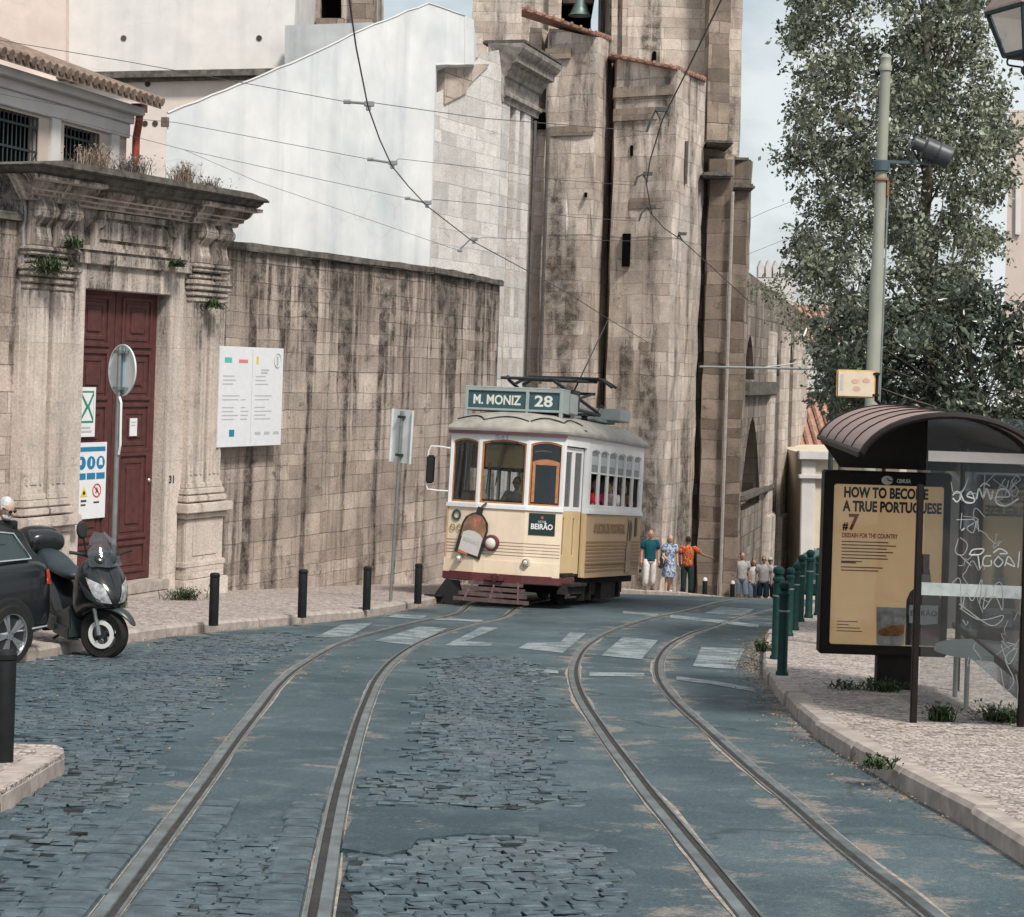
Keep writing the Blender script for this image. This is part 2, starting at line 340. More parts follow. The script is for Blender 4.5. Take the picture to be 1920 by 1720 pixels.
M_PAINT, M_LINE = m_paint('worn_road_paint', (.27, .315, .335), .47), m_paint('worn_line_paint', (.28, .315, .33), .49)
M_GRIT = plain('sand_and_mortar', (.29, .25, .22), .95, .1, var=.4, scale=16, bump=.6)
M_STEEL = plain('rail_steel', (.185, .215, .225), .42, .45, .6, var=.45, scale=5, bump=.1)
M_RUST = plain('rusty_groove', (.040, .037, .035), .8, .3, .2, var=.4, scale=12, bump=.3)

def sheet(name, xs, ys, mat, h, kind='structure'):
    vs = [(x, y, g(y) + h) for y in ys for x in xs]; n = len(xs)
    fs = [(i * n + j, i * n + j + 1, (i + 1) * n + j + 1, (i + 1) * n + j) for i in range(len(ys) - 1) for j in range(n - 1)]
    o = meshobj(name, vs, fs, mat, uv=False); o['kind'] = kind; return o
ysg = list(np.arange(-12, 36, 2.0)) + list(np.arange(36, 62, .5)) + list(np.arange(62, 160, 3.0)) + [200, 300, 600, 1500]
sheet('ground', [-900, -60, 60, 900], ysg, plain('earth', (.12, .11, .1), .95), -.06)
ROADX = [-30, -14] + [x * .1 for x in range(-90, 91)] + [14, 40]; ROADY = list(np.arange(-6, 7, 1.0)) + list(np.arange(7, 46, .14)) + [y for y in ysg if 46 <= y < 160]
road_o = sheet('road', ROADX, ROADY, M_ASPH, 0)

def spline(pts, step=.3):
    pts = [Vector(p) for p in pts]; out_ = []
    q = [pts[0] * 2 - pts[1]] + pts + [pts[-1] * 2 - pts[-2]]
    for i in range(1, len(q) - 2):
        a, b, c, d = q[i - 1:i + 3]; n = max(1, int((c - b).length / step))
        for k in range(n):
            t = k / n; out_.append(.5 * ((2 * b) + (c - a) * t + (2 * a - 5 * b + 4 * c - d) * t * t + (3 * b - a - 3 * c + d) * t ** 3))
    out_.append(q[-2]); return out_
def flat(px, h=0): return [(G(x, y, h).x, G(x, y, h).y, 0) for x, y in px]
def ribbon(b, path, o0, o1, h0, h1, close=False):   # strip along a plan path between two sideways offsets and heights
    vs = []
    for i, p in enumerate(path):
        t = (path[min(i + 1, len(path) - 1)] - path[max(i - 1, 0)]); t.z = 0; t.normalize(); nrm = Vector((t.y, -t.x, 0))
        a = o0(i) if callable(o0) else o0; c = o1(i) if callable(o1) else o1
        A = p + nrm * a; C = p + nrm * c; vs += [(A.x, A.y, g(A.y) + h0), (C.x, C.y, g(C.y) + h1)]
    b.add(vs, [(2 * i, 2 * i + 1, 2 * i + 3, 2 * i + 2) for i in range(len(path) - 1)])
def extend_near(pts, y):
    a, b = Vector(pts[0]), Vector(pts[1]); d = (a - b) / (a - b).length; k = (y - a.y) / d.y; return [tuple(a + d * k * .5 + Vector((0, 0, 0))), tuple(a)][:1] + pts if False else [tuple(a + d * k)] + pts
RL1 = extend_near(flat([(195, 1720), (262, 1630), (335, 1532), (387, 1462), (439, 1389), (488, 1326), (523, 1282), (565, 1248), (640, 1206), (712, 1184), (784, 1166), (856, 1151)]), 4) + [(-.35, 36.2, 0), (1.6, 42, 0), (4.0, 49, 0), (7.5, 57, 0)]
RL2 = extend_near(flat([(597, 1720), (610, 1643), (624, 1560), (638, 1490), (654, 1430), (674, 1360), (692, 1312), (711, 1272), (741, 1238), (784, 1209), (838, 1186), (892, 1170), (946, 1158)]), 4) + [(.55, 35.6, 0), (2.5, 41.6, 0), (4.9, 48.6, 0), (8.3, 56.6, 0)]
RR1 = extend_near(flat([(1405, 1720), (1340, 1640), (1280, 1568), (1253, 1535), (1217, 1492), (1185, 1449), (1152, 1406), (1120, 1360), (1092, 1316), (1078, 1282), (1076, 1252), (1091, 1220), (1120, 1197), (1163, 1177), (1217, 1160), (1280, 1147)]), 4) + [(5.6, 42.5, 0), (9, 49, 0), (13, 56, 0)]
RR2 = extend_near(flat([(1750, 1720), (1695, 1676), (1641, 1636), (1586, 1592), (1532, 1546), (1478, 1499), (1424, 1455), (1370, 1408), (1323, 1365), (1280, 1327), (1247, 1290), (1235, 1260), (1240, 1232), (1262, 1208), (1300, 1189), (1340, 1176), (1390, 1158), (1449, 1143)]), 4) + [(7.2, 42, 0), (10.4, 48, 0), (14.2, 55, 0)]
rail_paths = {}
for nm, px, side, lab in (('a', RL1, 1, 'outer grooved rail curving under the left side of the tram'), ('b', RL2, -1, 'inner grooved rail of the tram track, right of the scooter side rail'),
                          ('c', RR1, 1, 'grooved rail of the empty track, nearer the middle of the road'), ('d', RR2, -1, 'grooved rail of the empty track nearest the bus shelter')):
    path = spline(px, .35); rail_paths[nm] = path
    t = thing('tram_rail', lab, 'tram rail', (0, 0, 0), group='tram rails set in the street')
    b = B()
    if side == 1: ribbon(b, path, -.054, -.050, .002, .012); ribbon(b, path, -.050, .004, .012, .012); ribbon(b, path, .004, .008, .012, .004)
    else: ribbon(b, path, -.008, -.004, .004, .012); ribbon(b, path, -.004, .050, .012, .012); ribbon(b, path, .050, .054, .012, .002)
    b.build('rail_head', M_STEEL, t, uv=False)
    b = B(); ribbon(b, path, *((.008, .046) if side == 1 else (-.046, -.008)), .0045, .0045); b.build('groove', M_RUST, t, uv=False)
    b = B(); ribbon(b, path, *((.046, .062) if side == 1 else (-.062, -.046)), .010, .010); b.build('guard_lip', M_STEEL, t, uv=False)
    rnd = random.Random(ord(nm)); b = B(); k0 = .11
    def jag(sgn, base, amp, rnd=rnd):
        st = [0]; ph = rnd.uniform(0, 9)
        def f(i):
            st[0] = .72 * st[0] + rnd.uniform(-1, 1) * .5
            return sgn * (base + amp * max(0, st[0] + .35 * math.sin(i * .31 + ph)) )
        return f
    big = .5 if nm in 'cd' else .2
    ribbon(b, path, jag(-1, .066, .07 * big), -.06, .0035, .0035); ribbon(b, path, .06, jag(1, .066, .075 * big), .0035, .0035)
    o = b.build('rail_bedding', M_GRIT, uv=False); o['kind'] = 'structure'

dv = np.empty(len(road_o.data.vertices) * 3); road_o.data.vertices.foreach_get('co', dv); dv = dv.reshape(-1, 3); dd = np.zeros(len(dv))
for nm, pth in rail_paths.items():
    pp = np.array([[p.x, p.y] for p in pth]); px_i = np.interp(dv[:, 1], pp[:, 1], pp[:, 0]); dx_ = np.abs(dv[:, 0] - px_i); dd = np.maximum(dd, np.exp(-(dx_ / (.22 if nm in 'cd' else .15)) ** 1.5) * (1.0 if nm in 'cd' else .8))
at_ = road_o.data.attributes.new('dust', 'FLOAT', 'POINT'); at_.data.foreach_set('value', dd.astype(np.float32))
# --- painted markings
def poly_on_ground(b, px, h=.005):
    ps = [G(x, y) for x, y in px]; b.add([(p.x, p.y, g(p.y) + h) for p in ps], [tuple(range(len(ps) - 1, -1, -1))])
b = B()
for q in ([(590, 1196), (640, 1172), (700, 1168), (655, 1195)], [(701, 1202), (773, 1211), (838, 1179), (788, 1175)], [(834, 1211), (918, 1213), (926, 1206), (872, 1203), (935, 1178), (903, 1176)],
          [(972, 1216), (1055, 1225), (1099, 1188), (1069, 1186), (1050, 1205), (990, 1206)], [(1127, 1230), (1203, 1237), (1234, 1201), (1168, 1195)], [(1299, 1250), (1379, 1256), (1396, 1217), (1315, 1214)],
          [(1318, 1151), (1398, 1155), (1414, 1143), (1352, 1138)], [(725, 1158), (790, 1162), (800, 1155), (745, 1152)]):
    poly_on_ground(b, q)
b.build('zebra_crossing', M_PAINT, uv=False)['kind'] = 'structure'
b = B()
for q in ([(980, 1259), (1047, 1264), (1047, 1258), (980, 1253)], [(1105, 1268), (1208, 1270), (1208, 1263), (1105, 1261)], [(1268, 1276), (1340, 1285), (1418, 1299), (1418, 1292), (1340, 1278), (1268, 1269)],
          [(1168, 1151), (1235, 1157), (1235, 1152), (1168, 1146)], [(1256, 1159), (1340, 1168), (1422, 1178), (1422, 1172), (1340, 1162), (1256, 1153)], [(812, 1163), (905, 1167), (905, 1163), (812, 1159)],
          [(27, 1253), (150, 1229), (150, 1225), (27, 1248)], [(228, 1222), (290, 1213), (290, 1210), (228, 1218)]):
    poly_on_ground(b, q)
b.build('painted_line', M_LINE, uv=False)['kind'] = 'structure'

# --- pavements and kerbs
KR = [(2.35, 5, 0)] + flat([(1920, 1615), (1821, 1556), (1760, 1519), (1684, 1480), (1637, 1447), (1597, 1426), (1554, 1400), (1503, 1361), (1462, 1312), (1436, 1275), (1428, 1240), (1436, 1206), (1452, 1186), (1478, 1166), (1504, 1152)]) + [(6.6, 38.5, 0), (9.6, 46, 0), (17, 56, 0), (30, 70, 0)]
KL = [(-9.5, 8, 0), (-7.2, 15, 0)] + flat([(0, 1250), (70, 1238), (150, 1222), (240, 1206), (314, 1195), (384, 1187), (488, 1177), (640, 1163), (712, 1154), (784, 1139), (827, 1132)]) + [(.25, 40, 0), (2.2, 46, 0), (4.0, 52, 0), (7.4, 59, 0), (15, 70, 0), (32, 90, 0)]
KR, KL = spline(KR, .5), spline(KL, .5)
def pavement(name, path, sgn, far, h=.125):
    vs, fs = [], []
    for p in path:
        for k, x in enumerate((p.x + sgn * .14, p.x + sgn * 3, far)): vs.append((x, p.y, g(p.y) + h))
    for i in range(len(path) - 1):
        for k in range(2):
            q = (3 * i + k, 3 * i + k + 1, 3 * i + k + 4, 3 * i + k + 3); fs.append(q if sgn > 0 else q[::-1])
    o = meshobj(name, vs, fs, M_CALC, uv=False); o['kind'] = 'structure'
pavement('pavement', KR, 1, 60); pavement('pavement', KL, -1, -60)
def kerb(name, path, sgn, h=.13):
    b = B(); L = 0; rnd = random.Random(3); seg = []
    i = 0
    while i < len(path) - 2:
        j = min(len(path) - 1, i + 2); a, c = path[i].copy(), path[j].copy(); d = (c - a).normalized(); nrm = Vector((d.y, -d.x, 0)) * sgn
        a += d * .012; c -= d * .012; dz, dx = rnd.uniform(-.012, .01), rnd.uniform(-.018, .018)
        ring = []
        for p in (a, c):
            z = g(p.y); w_ = .17
            ring.append([(p + nrm * o_)[:2] + (z + hh,) for o_, hh in ((dx, -.05), (dx + .004, h + dz - .03), (dx + .03, h + dz), (w_, h + dz), (w_, -.05))])
        b.loft(ring); i = j
    o = b.build(name, M_KERB, uv=False, recalc=True, smooth=True); o['kind'] = 'structure'
kerb('kerb', KR, 1); kerb('kerb', KL, -1)
isl = [G(x, y, .13) for x, y in [(-500, 1395), (20, 1394), (104, 1397), (119, 1404), (120, 1412), (108, 1420), (58, 1451), (2, 1483), (-500, 1800)]]
b = B(); b.v = [(p.x, p.y, g(p.y) + .13) for p in isl] + [(p.x, p.y, g(p.y) - .05) for p in isl]; n = len(isl)
b.f = [tuple(range(n))[::-1]] + [(i, (i + 1) % n, (i + 1) % n + n, i + n) for i in range(n)]
o = b.build('pavement', M_CALC, uv=False, recalc=True); o['kind'] = 'structure'
b = B()
for i in range(1, 7):
    a, c = Vector(isl[i]), Vector(isl[i + 1]); k = max(1, int((c - a).length / .62))
    for q in range(k):
        A = a.lerp(c, q / k + .01); C = a.lerp(c, (q + 1) / k - .01); d = (C - A).normalized(); nr = Vector((d.y, -d.x, 0)); nr = nr if nr.x < 0 else -nr
        if i < 3: nr = Vector((0, -1, 0))
        dz = random.uniform(-.012, .008)
        b.loft([[(p - nr * .006).to_tuple()[:2] + (g(p.y) - .04,), (p - nr * .004).to_tuple()[:2] + (g(p.y) + .105 + dz,), (p + nr * .025).to_tuple()[:2] + (g(p.y) + .137 + dz,), (p + nr * .17).to_tuple()[:2] + (g(p.y) + .137 + dz,), (p + nr * .17).to_tuple()[:2] + (g(p.y) - .04,)] for p in (A, C)])
o = b.build('kerb', M_KERB, uv=False, recalc=True, smooth=True); o['kind'] = 'structure'

for kp, sg in ((KR, -1), (KL, 1)):
    kx = np.interp(dv[:, 1], [p.y for p in kp], [p.x for p in kp]); d_ = (dv[:, 0] - kx) * sg; dd = np.maximum(dd, np.exp(-(np.maximum(d_, 0) / .3) ** 1.3) * 1.05 * (d_ > -.3))
at_.data.foreach_set('value', dd.astype(np.float32))
# --- basalt cobbles: real stones standing a little proud of the worn asphalt
def inside(X, Yv, poly):
    c = np.zeros(len(X), bool); n = len(poly)
    for i in range(n):
        x1, y1 = poly[i]; x2, y2 = poly[i - 1]
        if y1 == y2: continue
        k = ((y1 > Yv) != (y2 > Yv)) & (X < (x2 - x1) * (Yv - y1) / (y2 - y1) + x1); c ^= k
    return c
def railx(path, Yv): return np.interp(Yv, [p.y for p in path], [p.x for p in path])
rng = np.random.default_rng(5); JOINTS = []
def cobbles(px, ang=0.0, sx=.10, sy=.082, hgt=.016, ragged=.12, drop=.006, raw=None):
    poly = raw or [(G(x, y).x, G(x, y).y) for x, y in px]; JOINTS.append(poly); pa = np.array(poly); ctr = pa.mean(0); rad = np.hypot(*(pa - ctr).T).max() + .5
    rows = int(2 * rad / sy); xs, ys, ws = [], [], []
    for r_ in range(rows):
        y0 = -rad + r_ * sy; x = -rad + rng.uniform(0, sx)
        while x < rad:
            w_ = sx * rng.uniform(.75, 1.35); xs.append(x + w_ / 2); ys.append(y0 + rng.normal(0, .006)); ws.append(w_); x += w_
    xs, ys, ws = map(np.array, (xs, ys, ws)); ys = ys + .05 * np.sin(xs * 2.1) + .03 * np.sin(xs * 4.3 + 1)
    ca, sa = math.cos(ang), math.sin(ang); X = ctr[0] + xs * ca - ys * sa; Yv = ctr[1] + xs * sa + ys * ca
    k = inside(X + rng.normal(0, ragged, len(X)), Yv + rng.normal(0, ragged, len(X)), poly) & (rng.random(len(X)) > drop)
    for pth in rail_paths.values(): k &= np.abs(X - railx(pth, Yv)) > .13
    X, Yv, ws, th = X[k], Yv[k], ws[k], ang + rng.normal(0, .05, k.sum()); m_ = len(X); hz = hgt * rng.uniform(.75, 1.3, m_)
    tilt = rng.normal(0, .03, (m_, 2)); V = np.zeros((m_, 12, 3))
    for q, (ux, uy) in enumerate(((-1, -1), (1, -1), (1, 1), (-1, 1))):
        for lay, (kx, kz) in enumerate(((.49, -.4), (.48, .66), (.40, 1.0))):
            jx, jy = rng.normal(0, .006, m_), rng.normal(0, .006, m_)
            lx = ux * ws * kx * .97 + jx; ly = uy * sy * kx * .94 + jy
            px_, py_ = X + lx * np.cos(th) - ly * np.sin(th), Yv + lx * np.sin(th) + ly * np.cos(th)
            V[:, lay * 4 + q] = np.stack([px_, py_, hz * kz + tilt[:, 0] * lx + tilt[:, 1] * ly], 1)
    V[:, :, 2] += -np.interp(V[:, :, 1], _Y, _D)
    base = np.array([(8, 9, 10, 11)] + [(l * 4 + q, l * 4 + (q + 1) % 4, l * 4 + 4 + (q + 1) % 4, l * 4 + 4 + q) for l in (0, 1) for q in range(4)])
    return V.reshape(-1, 3), (base[None] + (np.arange(m_) * 12)[:, None, None]).reshape(-1, 4)
parts = [cobbles([(-30, 1252), (60, 1246), (240, 1216), (420, 1196), (520, 1186), (560, 1200), (440, 1262), (395, 1300), (330, 1352), (300, 1395), (255, 1440), (215, 1490), (150, 1545), (60, 1560), (10, 1536), (62, 1472), (126, 1425), (126, 1390), (-30, 1385)], .1),
         cobbles([(-60, 1560), (60, 1565), (150, 1560), (215, 1600), (180, 1680), (150, 1740), (-60, 1740), (-60, 1640), (60, 1640), (120, 1610), (-60, 1580)], .05, .13, .10),
         cobbles([(838, 1236), (905, 1232), (985, 1240), (1000, 1300), (1012, 1380), (1020, 1440), (1000, 1490), (905, 1500), (812, 1466), (806, 1400), (812, 1320), (822, 1270)], .05, hgt=.018),
         cobbles([(690, 1460), (770, 1452), (1030, 1470), (1060, 1500), (980, 1520), (700, 1505)], .08, hgt=.014, drop=.12),
         cobbles([(640, 1600), (720, 1615), (785, 1580), (880, 1570), (1000, 1578), (1110, 1590), (1150, 1620), (1185, 1740), (1000, 2000), (540, 2000), (590, 1740)], .2, .11, .094, .018, .05),
         cobbles([(385, 1572), (535, 1568), (520, 1640), (505, 1740), (480, 2000), (180, 2000), (262, 1740)], .0, .10, .085, .015, .015)]
M_JOINT = plain('dark_joint_grit', (.034, .039, .041), .95, .1, var=.6, scale=18, bump=.5)
vs = np.concatenate([p[0] for p in parts]); off, fs = 0, []
for p in parts: fs.append(p[1] + off); off += len(p[0])
o = meshobj('cobbled_road', vs.tolist(), np.concatenate(fs).tolist(), M_COB, uv=False); o['kind'] = 'structure'
for k, poly in enumerate(JOINTS):
    b = B(); ys_ = sorted(p[1] for p in poly); lo_, hi_ = ys_[0], ys_[-1]; n_ = max(6, int((hi_ - lo_) / .25)); rows_ = []
    for i in range(n_ + 1):                # clip the patch into rows so that it follows the slope
        yv = lo_ + (hi_ - lo_) * min(max(i / n_, .002), .998); xs_ = []
        for j in range(len(poly)):
            (x1, y1), (x2, y2) = poly[j], poly[j - 1]
            if (y1 > yv) != (y2 > yv): xs_.append(x1 + (x2 - x1) * (yv - y1) / (y2 - y1))
        rows_.append((min(xs_) + .05, max(xs_) - .05, yv))
    b.add([(x, yv, g(yv) + .0015 + .0004 * k) for a, c, yv in rows_ for x in (a, c)], [(2 * i, 2 * i + 1, 2 * i + 3, 2 * i + 2) for i in range(n_)])
    b.build('cobble_joints', M_JOINT, uv=False)['kind'] = 'structure'
# large granite setts lining the rails of the left track near the viewer
b = B(); rnd = random.Random(11)
for nm, sg in (('a', 1), ('b', -1), ('a', -1)):
    yv = 6.0
    while yv < (10.9 if sg == 1 or nm == 'b' else 10.2):
        L = rnd.uniform(.24, .36); p0, p1 = (Vector((float(railx(rail_paths[nm], np.array([y_]))[0]), y_, 0)) for y_ in (yv + .008, yv + L - .01)); w0, w1 = .075, rnd.uniform(.25, .3)
        rg = []
        for p in (p0, p1):
            rg.append([(p.x + sg * o_, p.y, g(p.y) + h_) for o_, h_ in ((w0, -.01), (w0 + .006, .012), (w0 + .025, .019), (w1 - .025, .019), (w1 - .006, .012), (w1, -.01))])
        b.loft(rg); yv += L
o = b.build('sett_border', M_COB, uv=False, recalc=True); o['kind'] = 'structure'
# worn asphalt patch with a broken edge, laid over the cobbles
pt = [(640, 1600), (720, 1613), (770, 1600), (782, 1582), (830, 1577), (880, 1571), (935, 1573), (1010, 1575), (1010, 1545), (900, 1535), (760, 1540), (660, 1545), (648, 1570)]
b = B(); ps = [G(x, y) for x, y in pt]; n = len(ps)
b.v = [(p.x, p.y, g(p.y) + .026) for p in ps] + [(p.x, p.y, g(p.y) - .01) for p in ps]
b.f = [tuple(range(n))] + [(i, i + n, (i + 1) % n + n, (i + 1) % n) for i in range(n)]
o = b.build('asphalt_patch', M_ASPH, uv=False, recalc=True); o['kind'] = 'structure'
# litter: dry leaves and grit along the gutters and between the cobbles
V, Fc, mi = [], [], []
def litter(n, pick, smin, smax):
    for _ in range(n):
        x, y = pick(); s_ = rng.uniform(smin, smax); a = rng.uniform(0, 6.28); q = len(V)
        for k in range(4): V.append((x + s_ * math.cos(a + k * 1.57) * (1 if k % 2 else .55), y + s_ * math.sin(a + k * 1.57) * (1 if k % 2 else .55), g(y) + .02 + rng.uniform(0, .014)))
        Fc.append((q, q + 1, q + 2, q + 3))
krx = lambda y: float(np.interp(y, [p.y for p in KR], [p.x for p in KR])); klx = lambda y: float(np.interp(y, [p.y for p in KL], [p.x for p in KL]))
def gut(): y = rng.uniform(11, 30); return krx(y) - abs(rng.normal(0, .13)) - .03, y
def gutn(): y = rng.normal(22.5, 2.4); return krx(y) - abs(rng.normal(0, .16)) - .03, y
def gutl(): y = rng.uniform(22, 36); return klx(y) + abs(rng.normal(0, .1)) + .03, y
litter(900, gut, .006, .018); litter(700, gutn, .006, .024); litter(350, gutl, .008, .02); litter(260, lambda: (rng.uniform(-5.5, -1.5), rng.uniform(13, 24)), .008, .022)
litter(120, lambda: (rng.uniform(3.3, 6), rng.uniform(14, 26)), .006, .016)
V = [(x, y, z + (.11 if x > krx(y) + .02 else 0)) for x, y, z in V]
s = N('dry_litter'); cc = s.noise(s.coord('Object'), 14, 1)
M_LIT = s.done(s.mix(s.ramp(cc, .38, .62), (.10, .065, .045), (.30, .22, .13)), .9)
meshobj('fallen_leaves', V, Fc, M_LIT, uv=False)['kind'] = 'stuff'
# ================================================================== BUILDINGS
class Frame:                              # a vertical facade plane: u along it (to the right), v into it (away from the street), z up
    def __init__(s, X, Y, tan): 
        s.X, s.Y = X, Y; l = math.hypot(tan, 1); s.d = (tan / l, 1 / l) if tan < 50 else (1.0, 0.0); s.n = (-s.d[1], s.d[0]); s.rot = (0, 0, math.atan2(s.d[1], s.d[0])); s.loc = (X, Y, 0)
    def uz(s, x, y, off=0.0):
        d = ray(x, y); X0, Y0 = s.X + s.n[0] * off, s.Y + s.n[1] * off
        t = (X0 * s.d[1] - Y0 * s.d[0]) / (d.x * s.d[1] - d.y * s.d[0])
        return ((d.x * t - X0) * s.d[0] + (d.y * t - Y0) * s.d[1], EYE + d.z * t)
    def u(s, x, y, off=0.0): return s.uz(x, y, off)[0]
    def z(s, x, y, off=0.0): return s.uz(x, y, off)[1]
    def pt(s, u, v, z): return (s.X + s.d[0] * u + s.n[0] * v, s.Y + s.d[1] * u + s.n[1] * v, z)
STONE = dict(c1=(.34, .285, .245), c2=(.47, .405, .36), mort=(.20, .165, .14))
M_WALL = ashlar('garden_wall_ashlar', (.53, .455, .41), (.69, .605, .55), (.065, .054, .047), .82, .29, .92, dark=(.04, .034, .031), top=3.6, blotch=.9, msize=.007, sscale=2.1, spread=.12, sthr=.48)
M_COPING = plain('coping_stone', (.115, .105, .095), .9, .15, var=.5, scale=7, bump=.5, coord='Object')
M_GATE = ashlar('gate_limestone', (.70, .63, .585), (.75, .68, .635), (.25, .21, .19), 3.1, 1.3, 1.0, bvar=.15, pit=.25, top=4.2, blotch=.5, msize=.004, sscale=2.0)
M_GATEMOULD = ashlar('gate_moulding_stone', (.60, .535, .495), (.66, .59, .545), (.1, .09, .08), 1.4, .6, 1.0, bvar=.2, pit=.25, top=4.55, blotch=.55, msize=.004, sscale=3)
M_WHITE = plaster('white_limewash', (.76, .765, .77), (.47, .54, .58), .6, .5)
M_WHITE2 = ashlar('pale_limewashed_ashlar', (.66, .66, .66), (.76, .755, .75), (.40, .39, .39), .95, .45, .4, dark=(.25, .24, .23), blotch=.2, msize=.006)
M_PINK = plaster('pink_weathered_plaster', (.66, .55, .50), (.68, .60, .53), .6, .3)
M_CREAM = plaster('cream_nave_plaster', (.70, .67, .65), (.52, .53, .54), .45, .35)
M_CREAM2 = plaster('rose_nave_plaster', (.66, .575, .53), (.68, .63, .58), .6, .3)
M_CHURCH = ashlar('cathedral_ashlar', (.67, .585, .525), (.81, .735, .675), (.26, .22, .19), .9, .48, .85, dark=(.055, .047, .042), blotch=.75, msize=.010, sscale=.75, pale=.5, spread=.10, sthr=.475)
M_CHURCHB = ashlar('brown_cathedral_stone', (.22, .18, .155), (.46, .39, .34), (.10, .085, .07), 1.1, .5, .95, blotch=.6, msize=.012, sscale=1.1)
M_CHURCHG = ashlar('grey_cathedral_stone', (.48, .415, .37), (.62, .545, .495), (.2, .18, .16), .8, .42, .5, blotch=.5, msize=.01, sscale=1.3)
M_DKSTONE = plain('dark_stone', (.075, .066, .058), .95, .1, var=.5, scale=3, bump=.4)  # mottled near-black stone colour for corner, crevice and recess
M_DARK = plain('dark_opening', (.004, .004, .004), 1.0, .0, bump=0)  # near-black colour stands in for the unlit depth of openings
M_TILE = plain('terracotta_tiles', (.33, .195, .15), .85, .15, var=.4, scale=5, bump=.3)
M_OLDTILE = plain('old_brown_tiles', (.22, .165, .135), .9, .1, var=.5, scale=6, bump=.4)
M_HOUSE = plaster('cream_house_plaster', (.53, .455, .40), (.42, .36, .32), .5, .2)
M_TRIM = plaster('white_house_trim', (.62, .60, .59), (.45, .45, .45), .3, .25)
M_IRON = plain('dark_iron', (.03, .045, .05), .6, .4, .3, bump=.05)
M_REDPIPE = plain('red_painted_pipe', (.28, .06, .04), .5, .4, var=.2)
M_ZINC = plain('weathered_zinc', (.11, .10, .095), .6, .4, .4, var=.3)
M_DOOR = plain('oxblood_painted_wood', (.085, .030, .029), .55, .35, var=.3, scale=7, bump=.15)
M_YEL = plaster('pale_yellow_render', (.62, .54, .42), (.5, .45, .38), .35, .2)

# --- garden wall -----------------------------------------------------------
W = Frame(-4.79, 33.4, .474)
wt = 3.78; bend = W.u(832, 502, .18); t = thing('garden_wall', 'high stained limestone garden wall with dark coping beside the tram', 'wall', W.loc, W.rot)
bp = W.pt(bend, .18, 0); W2 = Frame(bp[0], bp[1], .25); u2 = W2.u(938, 527)
def wall_strip(b, pts, z0, z1, y0, y1): 
    for (ua, ub) in pts: b.box(ua, ub, y0, y1, z0, z1)
b = B()
seg = [(-30, -5.62), (-.42, bend - .6)]
for a, c in seg: b.box(a, c, .18, .85, -4.5, wt - .14)
# the bend, as a short curve of ashlar
inv = lambda X, Y: ((X - W.X) * W.d[0] + (Y - W.Y) * W.d[1], (X - W.X) * W.n[0] + (Y - W.Y) * W.n[1])
pl = [Vector((bend - .6, .18, 0))]
for k in range(1, 7):
    q = W2.pt(u2 * k / 6, 0, 0); uu, vv = inv(q[0], q[1]); pl.append(Vector((uu, vv, 0)))
pl = spline(pl, .5)
def ribb(b, pl, o0, o1, z0, z1):
    rg = []
    for i, p in enumerate(pl):
        t_ = (pl[min(i + 1, len(pl) - 1)] - pl[max(i - 1, 0)]).normalized(); nn = Vector((-t_.y, t_.x, 0))
        A, C = p + nn * o0, p + nn * o1; rg.append([(A.x, A.y, z0), (A.x, A.y, z1), (C.x, C.y, z1), (C.x, C.y, z0)])
    b.loft(rg)
ribb(b, pl, 0, .67, -5, wt - .14); roughen(b.build('wall', M_WALL, t, recalc=True), .5, .012)
b = B()
for a, c in seg: b.box(a, c, .08, .95, wt - .14, wt)
ribb(b, pl, -.10, .77, wt - .14, wt); roughen(b.build('coping', M_COPING, t, recalc=True, bevel=.02), .35, .012)

